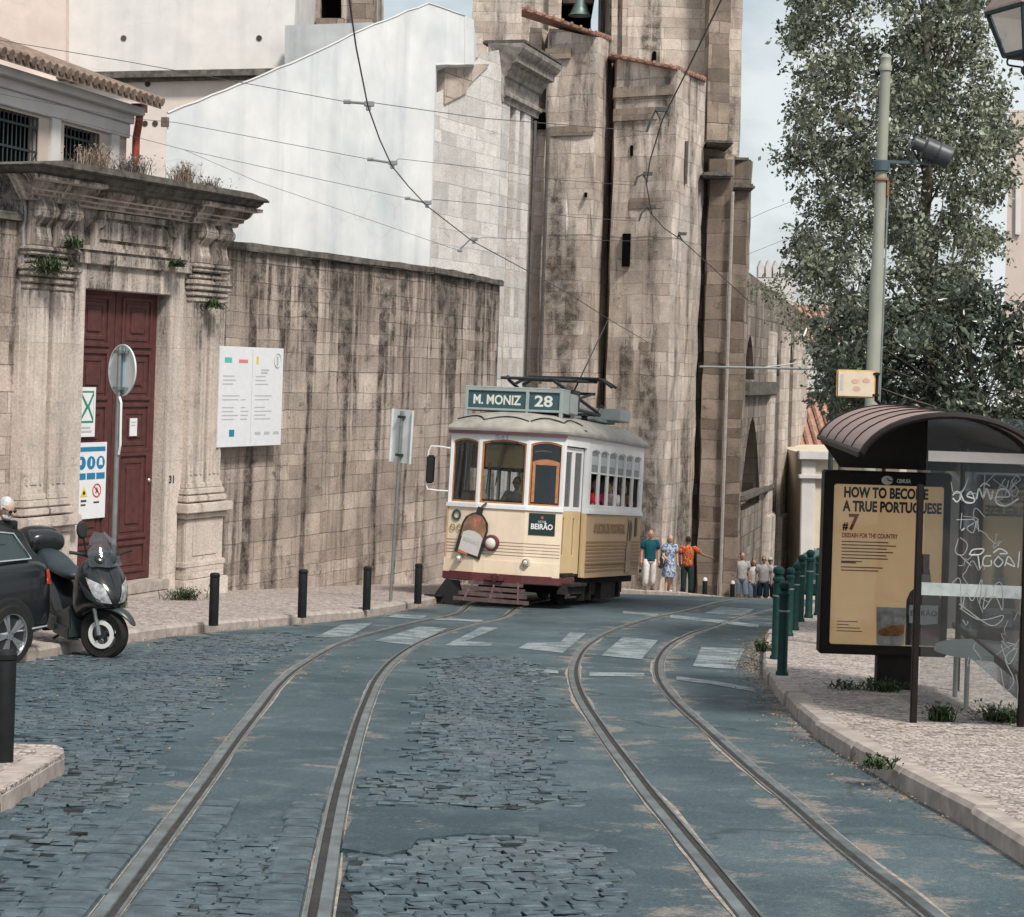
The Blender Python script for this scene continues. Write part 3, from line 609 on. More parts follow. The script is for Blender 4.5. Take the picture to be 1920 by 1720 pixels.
# --- monumental gate -------------------------------------------------------
t = thing('gate_portal', 'weathered baroque stone gate with paired pilasters and heavy cornice around a dark red door', 'gate', W.loc, W.rot)
UC = -3.0; Bz = -2.55
b = B()                                   # masonry core with the door opening
b.prism(rect(-5.63, -.42, Bz, 4.02), .10, .95, [rect(-4.17, -1.93, -1.95, 2.74)])
b.build('masonry', M_GATE, t)
b = B()                                   # jamb frame round the opening
b.prism([(-4.5, Bz), (-4.17, Bz), (-4.17, 2.74), (-1.93, 2.74), (-1.93, Bz), (-1.56, Bz), (-1.56, 3.22), (-4.5, 3.22)], .04, .12)
b.box(-4.6, -1.46, -.03, .10, 3.12, 3.3); b.box(-4.55, -1.52, -.0, .10, 3.22, 3.36)
b.build('door_surround', M_GATE, t, bevel=.012)
def pil(u0, u1, nm):
    o = None; b = B(); m_ = (u0 + u1) / 2
    b.box(u0, u1, -.02, .12, -.38, 2.66); b.box(u0 + .07, u0 + .12, -.045, 0, -.25, 2.55); b.box(u1 - .12, u1 - .07, -.045, 0, -.25, 2.55); b.box(u0 + .17, u1 - .17, -.038, 0, -.25, 2.55)
    o = b.build('pilaster', M_GATE, t, bevel=.012)
    b = B()
    for k, (dz, pr) in enumerate(((2.66, .02), (2.76, .045), (2.86, .075), (2.95, .10))): b.box(u0 - pr, u1 + pr, -.02 - pr, .13, dz, dz + .085)
    for k, (dz, pr) in enumerate(((3.06, .02), (3.17, .055), (3.24, .085))): b.box(u0 - pr, u1 + pr, -.02 - pr, .13, dz, dz + .07)
    b.build('capital', M_GATEMOULD, o, bevel=.02)
    b = B()
    for dz, pr in ((-.70, .09), (-.58, .06), (-.48, .03)): b.box(u0 - pr, u1 + pr, -.02 - pr, .12, dz, dz + .11)
    b.build('base', M_GATE, o, bevel=.02)
    b = B()                               # scroll console above the capital
    pr = [(.10, 3.32), (-.06, 3.32), (-.09, 3.42), (-.06, 3.5), (-.04, 3.62), (-.09, 3.68), (-.15, 3.74), (-.18, 3.83), (-.16, 3.93), (-.12, 4.0), (.10, 4.0)]
    b.prism([(p[1], p[0]) for p in pr][::-1], u0 + .05, u1 - .05, M=Matrix(((0, 1, 0, 0), (0, 0, 1, 0), (1, 0, 0, 0), (0, 0, 0, 1))))
    for uu in (u0 + .03, u1 - .09): b.lathe([(.001, 0), (.095, 0), (.095, .06), (.001, .06)], 14, Matrix.Translation((uu, -.11, 3.82)) @ Matrix.Rotation(R(90), 4, 'Y'))
    b.build('console', M_GATEMOULD, o, recalc=True, bevel=.012)
pil(-5.6, -5.1, 'p'); pil(-5.0, -4.55, 'p'); pil(-1.4, -.93, 'p'); pil(-.85, -.42, 'p')
for u0, u1 in ((-5.68, -4.47), (-1.5, -.34)):
    b = B(); b.box(u0 - .06, u1 + .06, -.16, .1, Bz, -2.0); b.box(u0, u1, -.10, .1, -2.0, -1.72); b.box(u0 + .02, u1 - .02, -.07, .1, -1.72, -.98); b.box(u0 + .22, u1 - .22, -.085, 0, -1.62, -1.08)
    b.box(u0 - .03, u1 + .03, -.11, .1, -1.8, -1.7); b.box(u0 - .03, u1 + .03, -.12, .1, -.98, -.88); b.box(u0 - .1, u1 + .1, -.19, .1, -.88, -.72)
    b.build('pedestal', M_GATE, t, bevel=.018)
b = B()                                   # frieze panel with notched upper corners
def notched(u0, u1, z0, z1, k): return [(u0, z0), (u1, z0), (u1, z1 - k), (u1 - k * .35, z1 - k), (u1 - k * .8, z1 - k * .7), (u1 - k, z1), (u0 + k, z1), (u0 + k * .8, z1 - k * .7), (u0 + k * .35, z1 - k), (u0, z1 - k)]
b.prism(notched(-4.05, -1.75, 3.38, 3.96, .2), .0, .12, [notched(-3.93, -1.87, 3.47, 3.87, .17)]); b.prism(notched(-3.86, -1.94, 3.53, 3.81, .14), .045, .12)
b.box(-4.42, -1.6, -.05, .12, 3.34, 3.4); b.build('frieze_panel', M_GATEMOULD, t)
b = B()                                   # cornice, breaking forward over each pair of pilasters
def mitred(b, prof, u0, u1, back, ml=1.0, mr=1.0):   # a moulding run whose ends are mitred outwards by its own projection
    ring = lambda side: [(u0 - pr * ml if side == 0 else u1 + pr * mr, -pr, z) for pr, z in prof] + [(u0 - prof[-1][0] * ml if side == 0 else u1 + prof[-1][0] * mr, back, prof[-1][1]), (u0 - prof[0][0] * ml if side == 0 else u1 + prof[0][0] * mr, back, prof[0][1])]
    b.loft([ring(0), ring(1)])
CPROF = [(.0, 3.98), (.03, 4.0), (.04, 4.05), (.10, 4.07), (.11, 4.12), (.145, 4.14), (.19, 4.18), (.215, 4.235), (.22, 4.25), (.34, 4.27), (.345, 4.325), (.375, 4.335), (.42, 4.37), (.435, 4.40), (.455, 4.41), (.46, 4.44)]
mitred(b, CPROF[:9], -5.6, -.42, .9, .9, .9); b.build('cornice', M_GATE, t, recalc=True)
b = B(); mitred(b, CPROF[8:], -5.6, -.42, .9, .9, .9); b.build('lichened_cyma', M_COPING, t, recalc=True)
for u0, u1, ml, mr in ((-5.64, -4.44, .9, .35), (-1.56, -.38, .35, .9)):
    b = B(); mitred(b, [(p + .09, z - .005) for p, z in CPROF[:11]], u0, u1, .3, ml, mr); b.build('cornice_break', M_GATE, t, recalc=True)
b = B(); b.prism([(-6.1, 4.44), (.06, 4.44), (.0, 4.49), (-.5, 4.56), (-5.5, 4.56), (-6.04, 4.49)], -.56, 1.0); b.build('coping', M_COPING, t, bevel=.02)
# the two door leaves
for s_, (u0, u1) in enumerate(((-4.17, -3.06), (-3.04, -1.93))):
    d = B(); d.box(u0, u1, .31, .39, -1.93, 2.74)
    for z0, z1 in ((-1.75, -1.35), (-1.2, .1), (.2, .9), (1.05, 1.75), (1.9, 2.62)):
        a, c = u0 + .2, u1 - .2
        d.prism(rect(a - .05, c + .05, z0 - .05, z1 + .05),   .28, .32, [rect(a + .01, c - .01, z0 + .01, z1 - .01)])
        d.prism(rect(a + .06, c - .06, z0 + .06, z1 - .06), .295, .32, [rect(a + .13, c - .13, z0 + .13, z1 - .13)] if z1 - z0 > .5 else ())
        if z1 - z0 > .5: d.box(a + .19, c - .19, .285, .32, z0 + .19, z1 - .19)
    leaf = d.build('door_leaf', M_DOOR, t, bevel=.008, seg=1)
    if s_ == 1:
        k = B(); k.lathe([(.001, 0), (.028, .0), (.035, .03), (.02, .05), (.001, .055)], 12, Matrix.Translation((u1 - .12, .31, -.32)) @ Matrix.Rotation(R(90), 4, 'X')); k.build('handle', plain('brass', (.5, .4, .25), .3, .5, .8), leaf, smooth=True)
b = B(); b.box(-4.45, -1.65, -.35, .5, Bz, -2.12); b.box(-4.3, -1.8, -.02, .5, -2.12, -1.94); b.build('step', M_KERB, t, bevel=.02)
b = B(); b.box(-4.5, -1.2, -.75, -.3, Bz - .3, -2.27); b.build('step', M_KERB, t, bevel=.02)
M_PAPER = plain('white_paper', (.66, .67, .70), .6, .3, var=.05, bump=0); M_INK = plain('black_ink', (.03, .03, .03), .7, .2, var=0, bump=0)
M_GREENINK = plain('green_ink', (.02, .22, .13), .6, .3, var=.05, bump=0); M_BLUEINK = plain('blue_ink', (.02, .17, .32), .6, .3, var=.05, bump=0); M_REDINK = plain('red_ink', (.5, .07, .05), .6, .3, var=.05, bump=0)
M_YELINK = plain('yellow_ink', (.62, .5, .1), .6, .3, var=.05, bump=0); M_GREYINK = plain('grey_ink', (.42, .43, .45), .7, .2, var=0, bump=0)
text('house_number', '31', .17, M_INK, t, (-1.76, .035, -.36), bold=.006)
# graffiti tag scrawled on the pale patch of the left pedestal
b = B(); b.box(-5.9, -5.2, -.19, -.16, -1.72, -1.05); b.build('painted_patch', plain('whitewash_patch', (.55, .53, .51), .9, .1), t)
b = B()
for st in ([(0, .0), (.03, .45), (.1, .2), (.16, .46), (.2, .05)], [(.22, .1), (.24, .42), (.33, .44), (.35, .15), (.25, .12), (.3, .5)], [(.36, 0), (.42, .52), (.5, .3), (.4, .25), (.55, -.05)], [(.0, .2), (.15, .15), (.3, .28), (.5, .18)], [(.05, -.1), (.1, .12), (.2, -.08), (.28, .08)]):
    b.tube(spline([(-5.85 + x, -.195, -1.55 + z) for x, z in st], .03), .014, 5)
b.build('graffiti_tag', M_INK, t)

def paper(name, label, u, z, w_, h_, off, deco, cat='notice', tk=.012):
    r_ = thing(name, label, cat, W.pt(u, off, z), W.rot); b = B(); b.box(0, w_, -tk, 0, 0, h_); b.build('sheet', M_PAPER, r_); deco(r_); return r_
def d1(r_):
    b = B(); b.box(.03, .37, -.016, -.013, .22, .72); b.build('green_panel', M_GREENINK, r_)
    b = B()
    for p in ([(.06, .25), (.34, .25), (.22, .44)], [(.06, .69), (.34, .69), (.22, .50)], [(.05, .3), (.17, .47), (.05, .64)], [(.36, .3), (.26, .47), (.36, .64)]): b.prism(p, -.019, -.0165)
    b.build('arrow', M_PAPER, r_); b = B(); b.box(.06, .34, -.016, -.013, .07, .1); b.box(.06, .3, -.016, -.013, .13, .16); b.build('small_print', M_GREYINK, r_)
paper('assembly_point_sign', 'green and white assembly point sign on the red door', -3.98, .43, .42, .78, .27, d1, 'safety sign')
def d2(r_):
    b = B(); b.box(.04, .74, -.016, -.013, 1.06, 1.13)
    for k in range(3): b.lathe([(.001, 0), (.105, 0), (.105, .003), (.001, .003)], 20, Matrix.Translation((.15 + .24 * k, -.013, .88)) @ Matrix.Rotation(R(90), 4, 'X')); b.box(.05 + .24 * k, .26 + .24 * k, -.016, -.013, .62, .72)
    b.build('blue_symbols', M_BLUEINK, r_)
    b = B(); b.tube([(.55 + .1 * math.cos(a * .393), -.015, .44 + .1 * math.sin(a * .393)) for a in range(16)], .011, 5, closed=True); b.tube([(.48, -.015, .51), (.62, -.015, .37)], .01, 5); b.build('prohibition_symbol', M_REDINK, r_)
    b = B(); b.prism([(.14, .35), (.32, .35), (.23, .52)], -.016, -.013); b.build('warning_symbol', M_YELINK, r_)
    b = B(); b.lathe([(.001, 0), (.03, 0), (.03, .003), (.001, .003)], 12, Matrix.Translation((.23, -.0165, .41)) @ Matrix.Rotation(R(90), 4, 'X')); b.tube([(.53, -.015, .40), (.55, -.015, .48), (.58, -.015, .41)], .012, 5); b.box(.16, .3, -.016, -.013, .27, .30); b.box(.16, .28, -.016, -.013, .21, .235); b.box(.48, .62, -.016, -.013, .24, .265); b.build('small_print', M_INK, r_)
    b = B(); b.prism([(.37, .83), (.41, .83), (.41, .93), (.38, .95)], -.0185, -.0165); b.box(.09, .15, -.0185, -.0165, .85, .93); b.prism([(.58, .84), (.68, .84), (.66, .95), (.6, .95)], -.0185, -.0165); b.build('white_symbol', M_PAPER, r_)
paper('site_safety_notice', 'white site safety notice with blue, yellow and red symbols on the red door', -4.03, -.86, .78, 1.2, .26, d2, 'safety sign')
def d3(r_): b = B(); b.box(.03, .16, -.016, -.013, .22, .235); b.box(.03, .14, -.016, -.013, .17, .185); b.build('small_print', M_GREYINK, r_)
paper('paper_slip', 'small blank white slip taped to the right door leaf', -2.64, .42, .19, .29, .275, d3)
# --- project notice board on the wall
r_ = thing('notice_board', 'large white project notice board mounted on the stone wall', 'notice board', W.pt(-.60, -.06, .20), W.rot)
BW, BH = 2.02, 1.74
b = B(); b.box(0, BW, 0, .05, 0, BH); b.build('board', M_PAPER, r_, bevel=.005)
b = B(); b.box(.1, .2, .05, .3, .2, BH - .2); b.box(BW - .2, BW - .1, .05, .3, .2, BH - .2); b.build('bracket', M_ZINC, r_)
b = B(); b.box(BW * .5 - .004, BW * .5 + .004, -.003, 0, .04, BH - .04)
rnd = random.Random(4)
for k in range(15):
    z = 1.22 - k * .068
    if k in (3, 4, 7): continue
    if z < .42: continue
    b.box(.1, .1 + rnd.uniform(.3, .55), -.003, 0, z, z + .018); b.box(.68, .68 + rnd.uniform(.12, .26), -.003, 0, z, z + .018) if k > 5 else None
    b.box(1.12, 1.12 + rnd.uniform(.3, .6), -.003, 0, z, z + .018)
for k in range(3): b.box(1.15 + .3 * k, 1.33 + .3 * k, -.003, 0, .2, .25)
b.box(1.3, 1.55, -.003, 0, 1.33, 1.36); b.box(1.3, 1.5, -.003, 0, 1.28, 1.31); b.build('printed_text', M_GREYINK, r_)
b = B(); b.box(.14, .36, -.003, 0, 1.46, 1.55); b.build('logo', plain('teal_ink', (.1, .45, .38), .6, var=0, bump=0), r_)
b = B(); b.box(.58, .86, -.003, 0, 1.46, 1.52); b.build('logo', plain('pink_ink', (.6, .2, .2), .6, var=0, bump=0), r_)
b = B(); b.box(1.13, 1.2, -.003, 0, 1.45, 1.58); b.build('logo', M_YELINK, r_)
b = B(); b.tube([(1.82 + .11 * math.cos(a * .393), -.004, 1.52 + .13 * math.sin(a * .393)) for a in range(16)], .008, 4, closed=True); b.box(1.79, 1.85, -.003, 0, 1.42, 1.6); b.build('logo', M_GREYINK, r_)
b = B(); b.box(.34, .5, -.003, 0, .18, .30); b.build('logo', plain('sea_blue_ink', (.02, .2, .3), .6, var=0, bump=0), r_)

# --- white gabled annex behind the wall -------------------------------------
GF = Frame(W.X + W.n[0] * 1.7, W.Y + W.n[1] * 1.7, .474)
ol = [GF.uz(x, y) for x, y in ((314, 212), (545, 119), (700, 46), (803, 6), (888, 37), (888, 121), (817, 122))]
jr = random.Random(2); ol2 = []
for a_, b_ in zip(ol, ol[1:]):
    n_ = max(1, int(math.dist(a_, b_) / .45)); ol2 += [(a_[0] + (b_[0] - a_[0]) * k / n_ + (jr.uniform(-.012, .012) if k else 0), a_[1] + (b_[1] - a_[1]) * k / n_ + (jr.uniform(-.016, .016) if k else 0)) for k in range(n_)]
TOPN = [p for p in ol2 if p[1] > ol[4][1] - 8]; ol = ol2 + [ol[-1]]
ol = [(ol[0][0], 0.0)] + ol + [(ol[-1][0], 0.0)]
t = thing('annex_building', 'plain white limewashed annex with gabled wall rising behind the garden wall', 'building', GF.loc, GF.rot)
SHY = Matrix(((1, GF.d[1], 0, 0), (0, GF.n[1], 0, 0), (0, 0, 1, 0), (0, 0, 0, 1)))   # bodies run back square to the street, not to the facade
b = B(); b.prism(ol[::-1], 0, 6, M=SHY); b.build('wall', M_WHITE, t, recalc=True)
b = B(); b.tube([(p[0], .0, p[1] + .0) for p in ol[1:] if p[0] < GF.u(886, 40)][:-1], .02, 5); b.build('roof_edge', M_TRIM, t)
b = B(); b.box(ol[1][0] - .05, ol[1][0] + .02, -.03, .1, ol[1][1] - .25, ol[1][1] - .08); b.build('eave_end', M_OLDTILE, t)
# --- pale ashlar chapel end with its cornice
o2 = [GF.uz(x, y, .25) for x, y in ((812, 130), (852, 158), (905, 100), (944, 92))]
t = thing('chapel_end', 'pale ashlar chapel end with a heavy weathered return cornice', 'building', GF.loc, GF.rot)
ue = o2[-1][0]
b = B(); b.prism([(ue, 0), *o2[::-1], (o2[0][0] - .05, 0)][::-1] if False else [(o2[0][0] - .05, 0), (ue, 0), (ue, o2[3][1]), (o2[2][0], o2[2][1]), (o2[1][0], o2[1][1]), (o2[0][0] - .05, o2[0][1] - .6)], 0, 1.2, M=Matrix.Translation((0, .25, 0)) @ SHY); b.build('wall', M_WHITE2, t, recalc=True)
b = B(); q = [GF.uz(x, y, .6) for x, y in ((806, 122.5), (889, 121.5), (889, 124), (852, 160), (846, 176), (806, 196))]; b.prism([(p[0], p[1]) for p in q][::-1], .2, .5); 
b.build('exposed_masonry', M_CHURCHG, t, recalc=True)
M_CORN = plain('weathered_cornice_stone', (.27, .245, .225), .92, .15, var=.5, scale=5, bump=.5)
HR = Frame(*GF.pt(ue, .25, 0)[:2], .30)
zc = o2[3][1]; uL = HR.u(1003, 300)
r2 = thing('chapel_return', 'narrow pilastered chapel side wall with drainpipe between annex and cathedral', 'building', HR.loc, HR.rot)
b = B(); b.box(0.0, uL, .12, 5, -6, zc - .2); b.build('wall', M_CHURCHG, r2)
b = B()
for a, c in ((.0, .22), (.38, .5), (.62, .82)): b.box(uL * a + .01, uL * c, -.02, .14, -6, zc - 1.25)
b.build('pilaster', M_WHITE2, r2, bevel=.02)
b = B()
mitred(b, [(p, zc + z) for p, z in ((.05, -1.3), (.06, -1.2), (.14, -1.14), (.14, -1.06), (.05, -1.0), (.05, -.7), (.12, -.66), (.16, -.56), (.24, -.48), (.27, -.38), (.42, -.34), (.43, -.2), (.52, -.12), (.58, -.02), (.60, .09))], 0, uL, .3, .5, .3); b.build('cornice', M_CORN, r2, recalc=True)
b = B(); b.box(-.15, uL + .15, -.62, .5, zc + .09, zc + .2); b.build('coping', M_COPING, r2, bevel=.03)
b = B(); b.tube([(uL * .9, -.06, zc - 1.4), (uL * .9, -.06, -5)], .05, 8); b.build('drainpipe', M_ZINC, r2)

# --- old house with barred windows, up behind the gate -----------------------
HF = Frame((240 - 976) / 3600 * 35.0, 35.0, .28)
t = thing('old_house', 'cream old house with barred windows and tiled eaves behind the gate', 'house', HF.loc, HF.rot)
ze = HF.z(240, 196); ulf = HF.u(-60, 200); w1 = (HF.u(-40, 230), HF.u(73, 230)); w2 = (HF.u(120, 260), HF.u(187, 260)); zt = HF.z(120, 234)
wins = [rect(w1[0], w1[1], zt - 1.35, zt), rect(w2[0], w2[1], zt - 1.35, zt)]
b = B(); b.prism(rect(ulf, 0, 0, ze), 0, .5, wins); b.box(ulf, 0, .5, 6, 0, ze); b.build('wall', M_HOUSE, t)
b = B()
for a in (w1[1] + .35, w2[1] + .35, w1[0] - .3): b.box(a, a + .32, -.05, .02, 0, ze - .55)
b.box(ulf, .02, -.06, .02, ze - .62, ze - .36); b.box(ulf, .06, -.12, .02, ze - .36, ze - .2); b.box(ulf, .12, -.3, .02, ze - .2, ze - .06); b.build('trim', M_TRIM, t, bevel=.01)
for wq in (w1, w2):
    b = B(); b.prism(rect(wq[0], wq[1], zt - 1.35, zt), .2, .25); o = b.build('window', M_DARK, t)
    b = B(); n = int((wq[1] - wq[0]) / .13)
    for k in range(n + 1): x = wq[0] + (wq[1] - wq[0]) * k / n; b.tube([(x, .03, zt - 1.35), (x, .03, zt)], .014, 5)
    for z in (zt - .2, zt - .6, zt - 1.0): b.box(wq[0] - .03, wq[1] + .03, .01, .03, z, z + .04)
    b.build('grille', M_IRON, o)
b = B(); b.prism([(-.55, ze - .06), (6, ze + 2.1), (6, ze + 2.3), (-.55, ze + .06)], ulf, .25, ax='yz')
k = ulf
while k < .2:
    b.tube([(k, -.6, ze + .06), (k, 6, ze + 2.34)], .085, 7); k += .23
b.build('roof', M_OLDTILE, t, recalc=True)
b = B(); b.tube([(.14, -.18, ze - .15), (.14, -.16, ze - .35), (.14, -.12, ze - .6), (.14, -.12, 0)], .07, 10); b.box(.02, .28, -.26, -.06, ze - .12, ze + .02); b.build('downpipe', M_REDPIPE, t)

# --- nave and belfry far up behind -----------------------------------------
def fx(x, y, Y): p = P(x, y, Y); return p.x, p.z
def front(b, pts, Y, depth): b.prism([fx(x, y, Y) for x, y in pts][::-1], Y, Y + depth)
t = thing('cathedral_nave', 'tall pale blank nave wall with a moulded ledge, behind the house and annex', 'church', (0, 0, 0))
b = B(); front(b, [(120, -120), (560, -120), (548, 130), (545, 300), (120, 300)], 52, 8); b.build('clerestory_wall', M_CREAM, t, recalc=True)
b = B(); front(b, [(-80, -120), (124, -120), (122, 420), (-80, 420)], 51.6, 8); b.build('transept_wall', M_PINK, t, recalc=True)
b = B(); front(b, [(40, 152), (520, 143), (520, 700), (40, 700)], 51.2, 1); b.build('aisle_wall', M_CREAM2, t, recalc=True)
b = B(); front(b, [(105, 136), (520, 128), (520, 140), (105, 148)], 50.8, 1.4); front(b, [(130, 150), (510, 143), (510, 147), (130, 155)], 51.0, 1); b.build('cornice', M_COPING, t, recalc=True)
for x, y in ((232, 72), (486, 72), (272, 232), (291, 232), (277, 158)): p = P(x, y, 52 if y < 100 else 51.2); b = B(); b.lathe([(.001, -.03), (.07, -.03), (.08, .02), (.001, .02)], 10, Matrix.Translation((p.x, p.y, p.z)) @ Matrix.Rotation(R(90), 4, 'X')); b.build('drain_hole', M_DKSTONE, t)
b = B(); front(b, [(534, 48), (700, 42), (690, 300), (534, 300)], 50.6, 1); b.build('parapet', plaster('soot_streaked_plaster', (.52, .54, .55), (.16, .19, .2), .6, .9), t, recalc=True)
t = thing('belfry', 'brown stone belfry corner with a dark opening above the annex roof', 'church tower', (0, 0, 0))
b = B(); b.prism([fx(x, y, 57) for x, y in [(545, -200), (699, -200), (697, 200), (545, 200)]][::-1], 57, 62, [[fx(x, y, 57) for x, y in [(597, -90), (640, -90), (640, 46), (597, 46)]][::-1]]); b.build('wall', M_CHURCHB if False else M_CHURCH, t)
b = B(); front(b, [(590, -100), (650, -100), (650, 60), (590, 60)], 58, 3); b.build('opening', M_DARK, t)
b = B(); front(b, [(592, 34), (645, 34), (645, 48), (592, 48)], 56.8, .4); front(b, [(660, -200), (700, -200), (698, 100), (660, 100)], 56.7, .5); b.build('sill', M_CHURCHB, t)
b = B(); front(b, [(535, -200), (560, -200), (556, 30), (548, 46), (538, 20)], 56.2, .6); b.build('sooty_corner', M_DKSTONE, t)

# --- cathedral: buttressed bays, tower, chapels --------------------------------
def XY(x, y, Y): p = P(x, y, Y); return (p.x, p.y)
def zz(x, y, Y): return P(x, y, Y).z
t = thing('cathedral', 'massive weathered cathedral apse of two tall buttressed bays with tiled caps', 'church', (0, 0, 0))
def bay(name, pts, back, mat, zb=-14):     # pts: (px x at mid height, depth, px y of top)
    plan = [XY(x, 350, Y) for x, Y, _ in pts]; tops = [zz(x, yt, Y) for x, Y, yt in pts]
    plan += [(plan[-1][0] + .3, back), (plan[0][0], back)]; tops += [tops[-1] + .5, tops[0] + .5]
    b = B(); b.block(plan, zb, tops); return roughen(b.build(name, mat, t, recalc=True), .55, .035, len(name) + int(pts[0][0]))
bay('bay_wall', [(1020, 58.0, 52), (1113, 57.3, 68), (1143, 59.6, 74)], 72, M_CHURCH)
bay('bay_wall', [(1149, 58.3, 106), (1263, 57.2, 130), (1318, 60.6, 148)], 72, M_CHURCH)
bay('crevice', [(1136, 60.2, 120), (1154, 60.2, 120)], 70, M_DKSTONE)  # dark stone block filling the gap between bays
bay('side_buttress', [(985, 59.4, 52), (1005, 59.0, 52), (1024, 59.6, 60)], 70, M_CHURCHG)
bay('lower_buttress', [(998, 58.6, 205), (1030, 58.6, 205)], 64, M_CHURCH)
def cap(pts, Y0, Y1, thick=.22):
    b = B(); vs = []
    for (x, y, Y) in pts: p = P(x, y, Y); vs.append(p)
    rg = [[(p.x, p.y - .3, p.z - .02), (p.x, p.y - .3, p.z + .07), (p.x, p.y + .9, p.z + .10), (p.x, p.y + .9, p.z - .02)] for p in vs]; b.loft(rg)
    for i in range(len(vs) - 1):
        L = (vs[i + 1] - vs[i]).length; n = max(1, int(L / .28))
        for k in range(n): q = vs[i].lerp(vs[i + 1], (k + .5) / n); b.tube([(q.x, q.y - .36, q.z + .06), (q.x, q.y + .9, q.z + .12)], .05, 6)
    b.build('tiled_cap', M_TILE, t, recalc=True)
cap([(978, 20, 58), (1046, 42, 57.8), (1114, 67, 57.3), (1146, 78, 59.3)], 57, 64)
cap([(1142, 107, 58.5), (1264, 131, 57.2), (1322, 154, 60.4)], 57, 64)
b = B()
for x0, x1, y0, y1, Y in ((1168, 1181, 438, 500, 57.9), (1182, 1187, 273, 292, 57.95), (1096, 1101, 361, 369, 57.25), (1000, 1030, 210, 242, 58.4)):
    a, c = P(x0, y0, Y), P(x1, y1, Y); b.box(a.x, c.x, Y - .02, Y + .4, c.z, a.z)
b.build('slit_opening', M_DARK, t)  # solid blocks on the wall, blackened for the dark inside of slits
b = B()
for x, y0, y1, Y in ((1028, 240, 720, 56.9), (1288, 265, 345, 58.3), (989, 490, 760, 58.2)): a, c = P(x, y0, Y), P(x - (y1 - y0) * .03, y1, Y); b.tube([a, (a.x, a.y, c.z)], .055, 7)
b.build('drainpipe', M_ZINC, t)
rb = random.Random(6)
M_BAND = ashlar('brown_stone_course', (.36, .30, .255), (.48, .41, .355), (.2, .17, .15), .9, .48, .8, blotch=.6, msize=.01, sscale=1.2, spread=.2)
for x0, x1, y0, y1, Y0, Y1 in ((1150, 1262, 165, 184, 58.3, 57.2), (1150, 1232, 205, 228, 58.3, 57.48), (1150, 1215, 640, 664, 58.3, 57.6), (1022, 1070, 92, 112, 58.0, 57.62), (1024, 1112, 238, 256, 58.0, 57.3), (1180, 1240, 372, 392, 58.0, 57.4)):
    A_, C_ = XY(x0, (y0 + y1) / 2, Y0), XY(x1, (y0 + y1) / 2, Y1); b = B(); b.block([(A_[0], A_[1] - .05), (C_[0], C_[1] - .045), (C_[0], C_[1] + .4), (A_[0], A_[1] + .4)], zz(x0, y1, Y0), zz(x0, y0, Y0)); b.build('stone_course', M_BAND, t, recalc=True)
# dark weathered flank buttresses to the right of the bays
bay('flank_recess', [(1312, 61.2, 262), (1336, 61.2, 262)], 74, M_DKSTONE)  # recess filled with the same dark stone
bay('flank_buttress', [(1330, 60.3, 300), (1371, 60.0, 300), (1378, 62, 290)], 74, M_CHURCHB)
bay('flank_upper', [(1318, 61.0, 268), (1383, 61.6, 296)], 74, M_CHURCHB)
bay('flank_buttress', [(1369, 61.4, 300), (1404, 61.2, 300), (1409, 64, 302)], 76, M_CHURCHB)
b = B()
for x0, x1, y0, y1, Y in ((1325, 1376, 262, 272, 59.9), (1316, 1374, 322, 334, 59.7), (1366, 1416, 343, 356, 61.0), (1362, 1408, 294, 304, 61.2)): a, c = P(x0, y0, Y), P(x1, y1, Y); b.box(a.x, c.x, Y, Y + 2, c.z, a.z)
b.build('string_course', M_COPING, t, bevel=.06)
b = B()
for x, Y in ((1311, 60.2), (1374, 59.8)): a, c = P(x, 360, Y), P(x, 1120, Y); b.tube([a, (a.x, a.y, c.z)], .06, 7)
b.build('drainpipe', plain('pale_downpipe', (.3, .28, .26), .7), t)
# tower rising behind
t = thing('bell_tower', 'square stone cathedral tower with open belfry arch and slit window', 'church tower', (0, 0, 0))
Yt = 68.0
b = B()
b.prism([fx(x, y, Yt) for x, y in [(1146, -260), (1336, -260), (1320, 700), (1130, 700)]][::-1], Yt, Yt + 9)
b.prism([fx(x, y, Yt) for x, y in [(886, -260), (1054, -260), (1050, 700), (886, 700)]][::-1], Yt, Yt + 9)
b.prism([fx(x, y, Yt) for x, y in [(886, -300), (1340, -300), (1340, -150), (886, -150)]][::-1], Yt, Yt + 9)
roughen(b.build('wall', M_CHURCH, t, recalc=True), .8, .03)
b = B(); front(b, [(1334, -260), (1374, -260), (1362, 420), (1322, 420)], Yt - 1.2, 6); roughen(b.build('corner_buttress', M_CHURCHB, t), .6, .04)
b = B(); front(b, [(1366, -260), (1397, -260), (1384, 420), (1354, 420)], Yt - .3, 7); roughen(b.build('corner_pier', M_CHURCH, t), .6, .03)
b = B()
for xa in (1150, 1170): front(b, [(xa, -260), (xa + 11, -260), (xa + 5, 300), (xa - 6, 300)], Yt - .3, .6)
front(b, [(1030, -260), (1049, -260), (1046, 120), (1028, 120)], Yt - .3, .6); b.build('pilaster', M_CHURCHB if False else M_CHURCHG, t)
b = B(); front(b, [(1046, -300), (1128, -300), (1122, -40), (1114, 5), (1108, 40), (1107, 200), (1046, 200)], Yt + 5, .6); b.build('belfry_screen', M_DARK, t)
b = B(); a, c = P(1223, 96, Yt), P(1230, 120, Yt); b.prism(arch(a.x, c.x, c.z, a.z, .06), Yt - .04, Yt + .3); b.build('slit_window', M_DARK, t)
p = P(1087, 30, Yt + 1.5)
bl = tag(B().lathe([(.0, .78), (.12, .78), (.2, .72), (.24, .55), (.27, .3), (.33, .12), (.42, .0), (.38, .0), (.001, .3)], 20, Matrix.Translation(p)).build('bell', plain('verdigris_bronze', (.16, .22, .22), .5, .4, .6), None, smooth=True), 'grey-green bronze bell hanging in the open tower arch', 'bell')
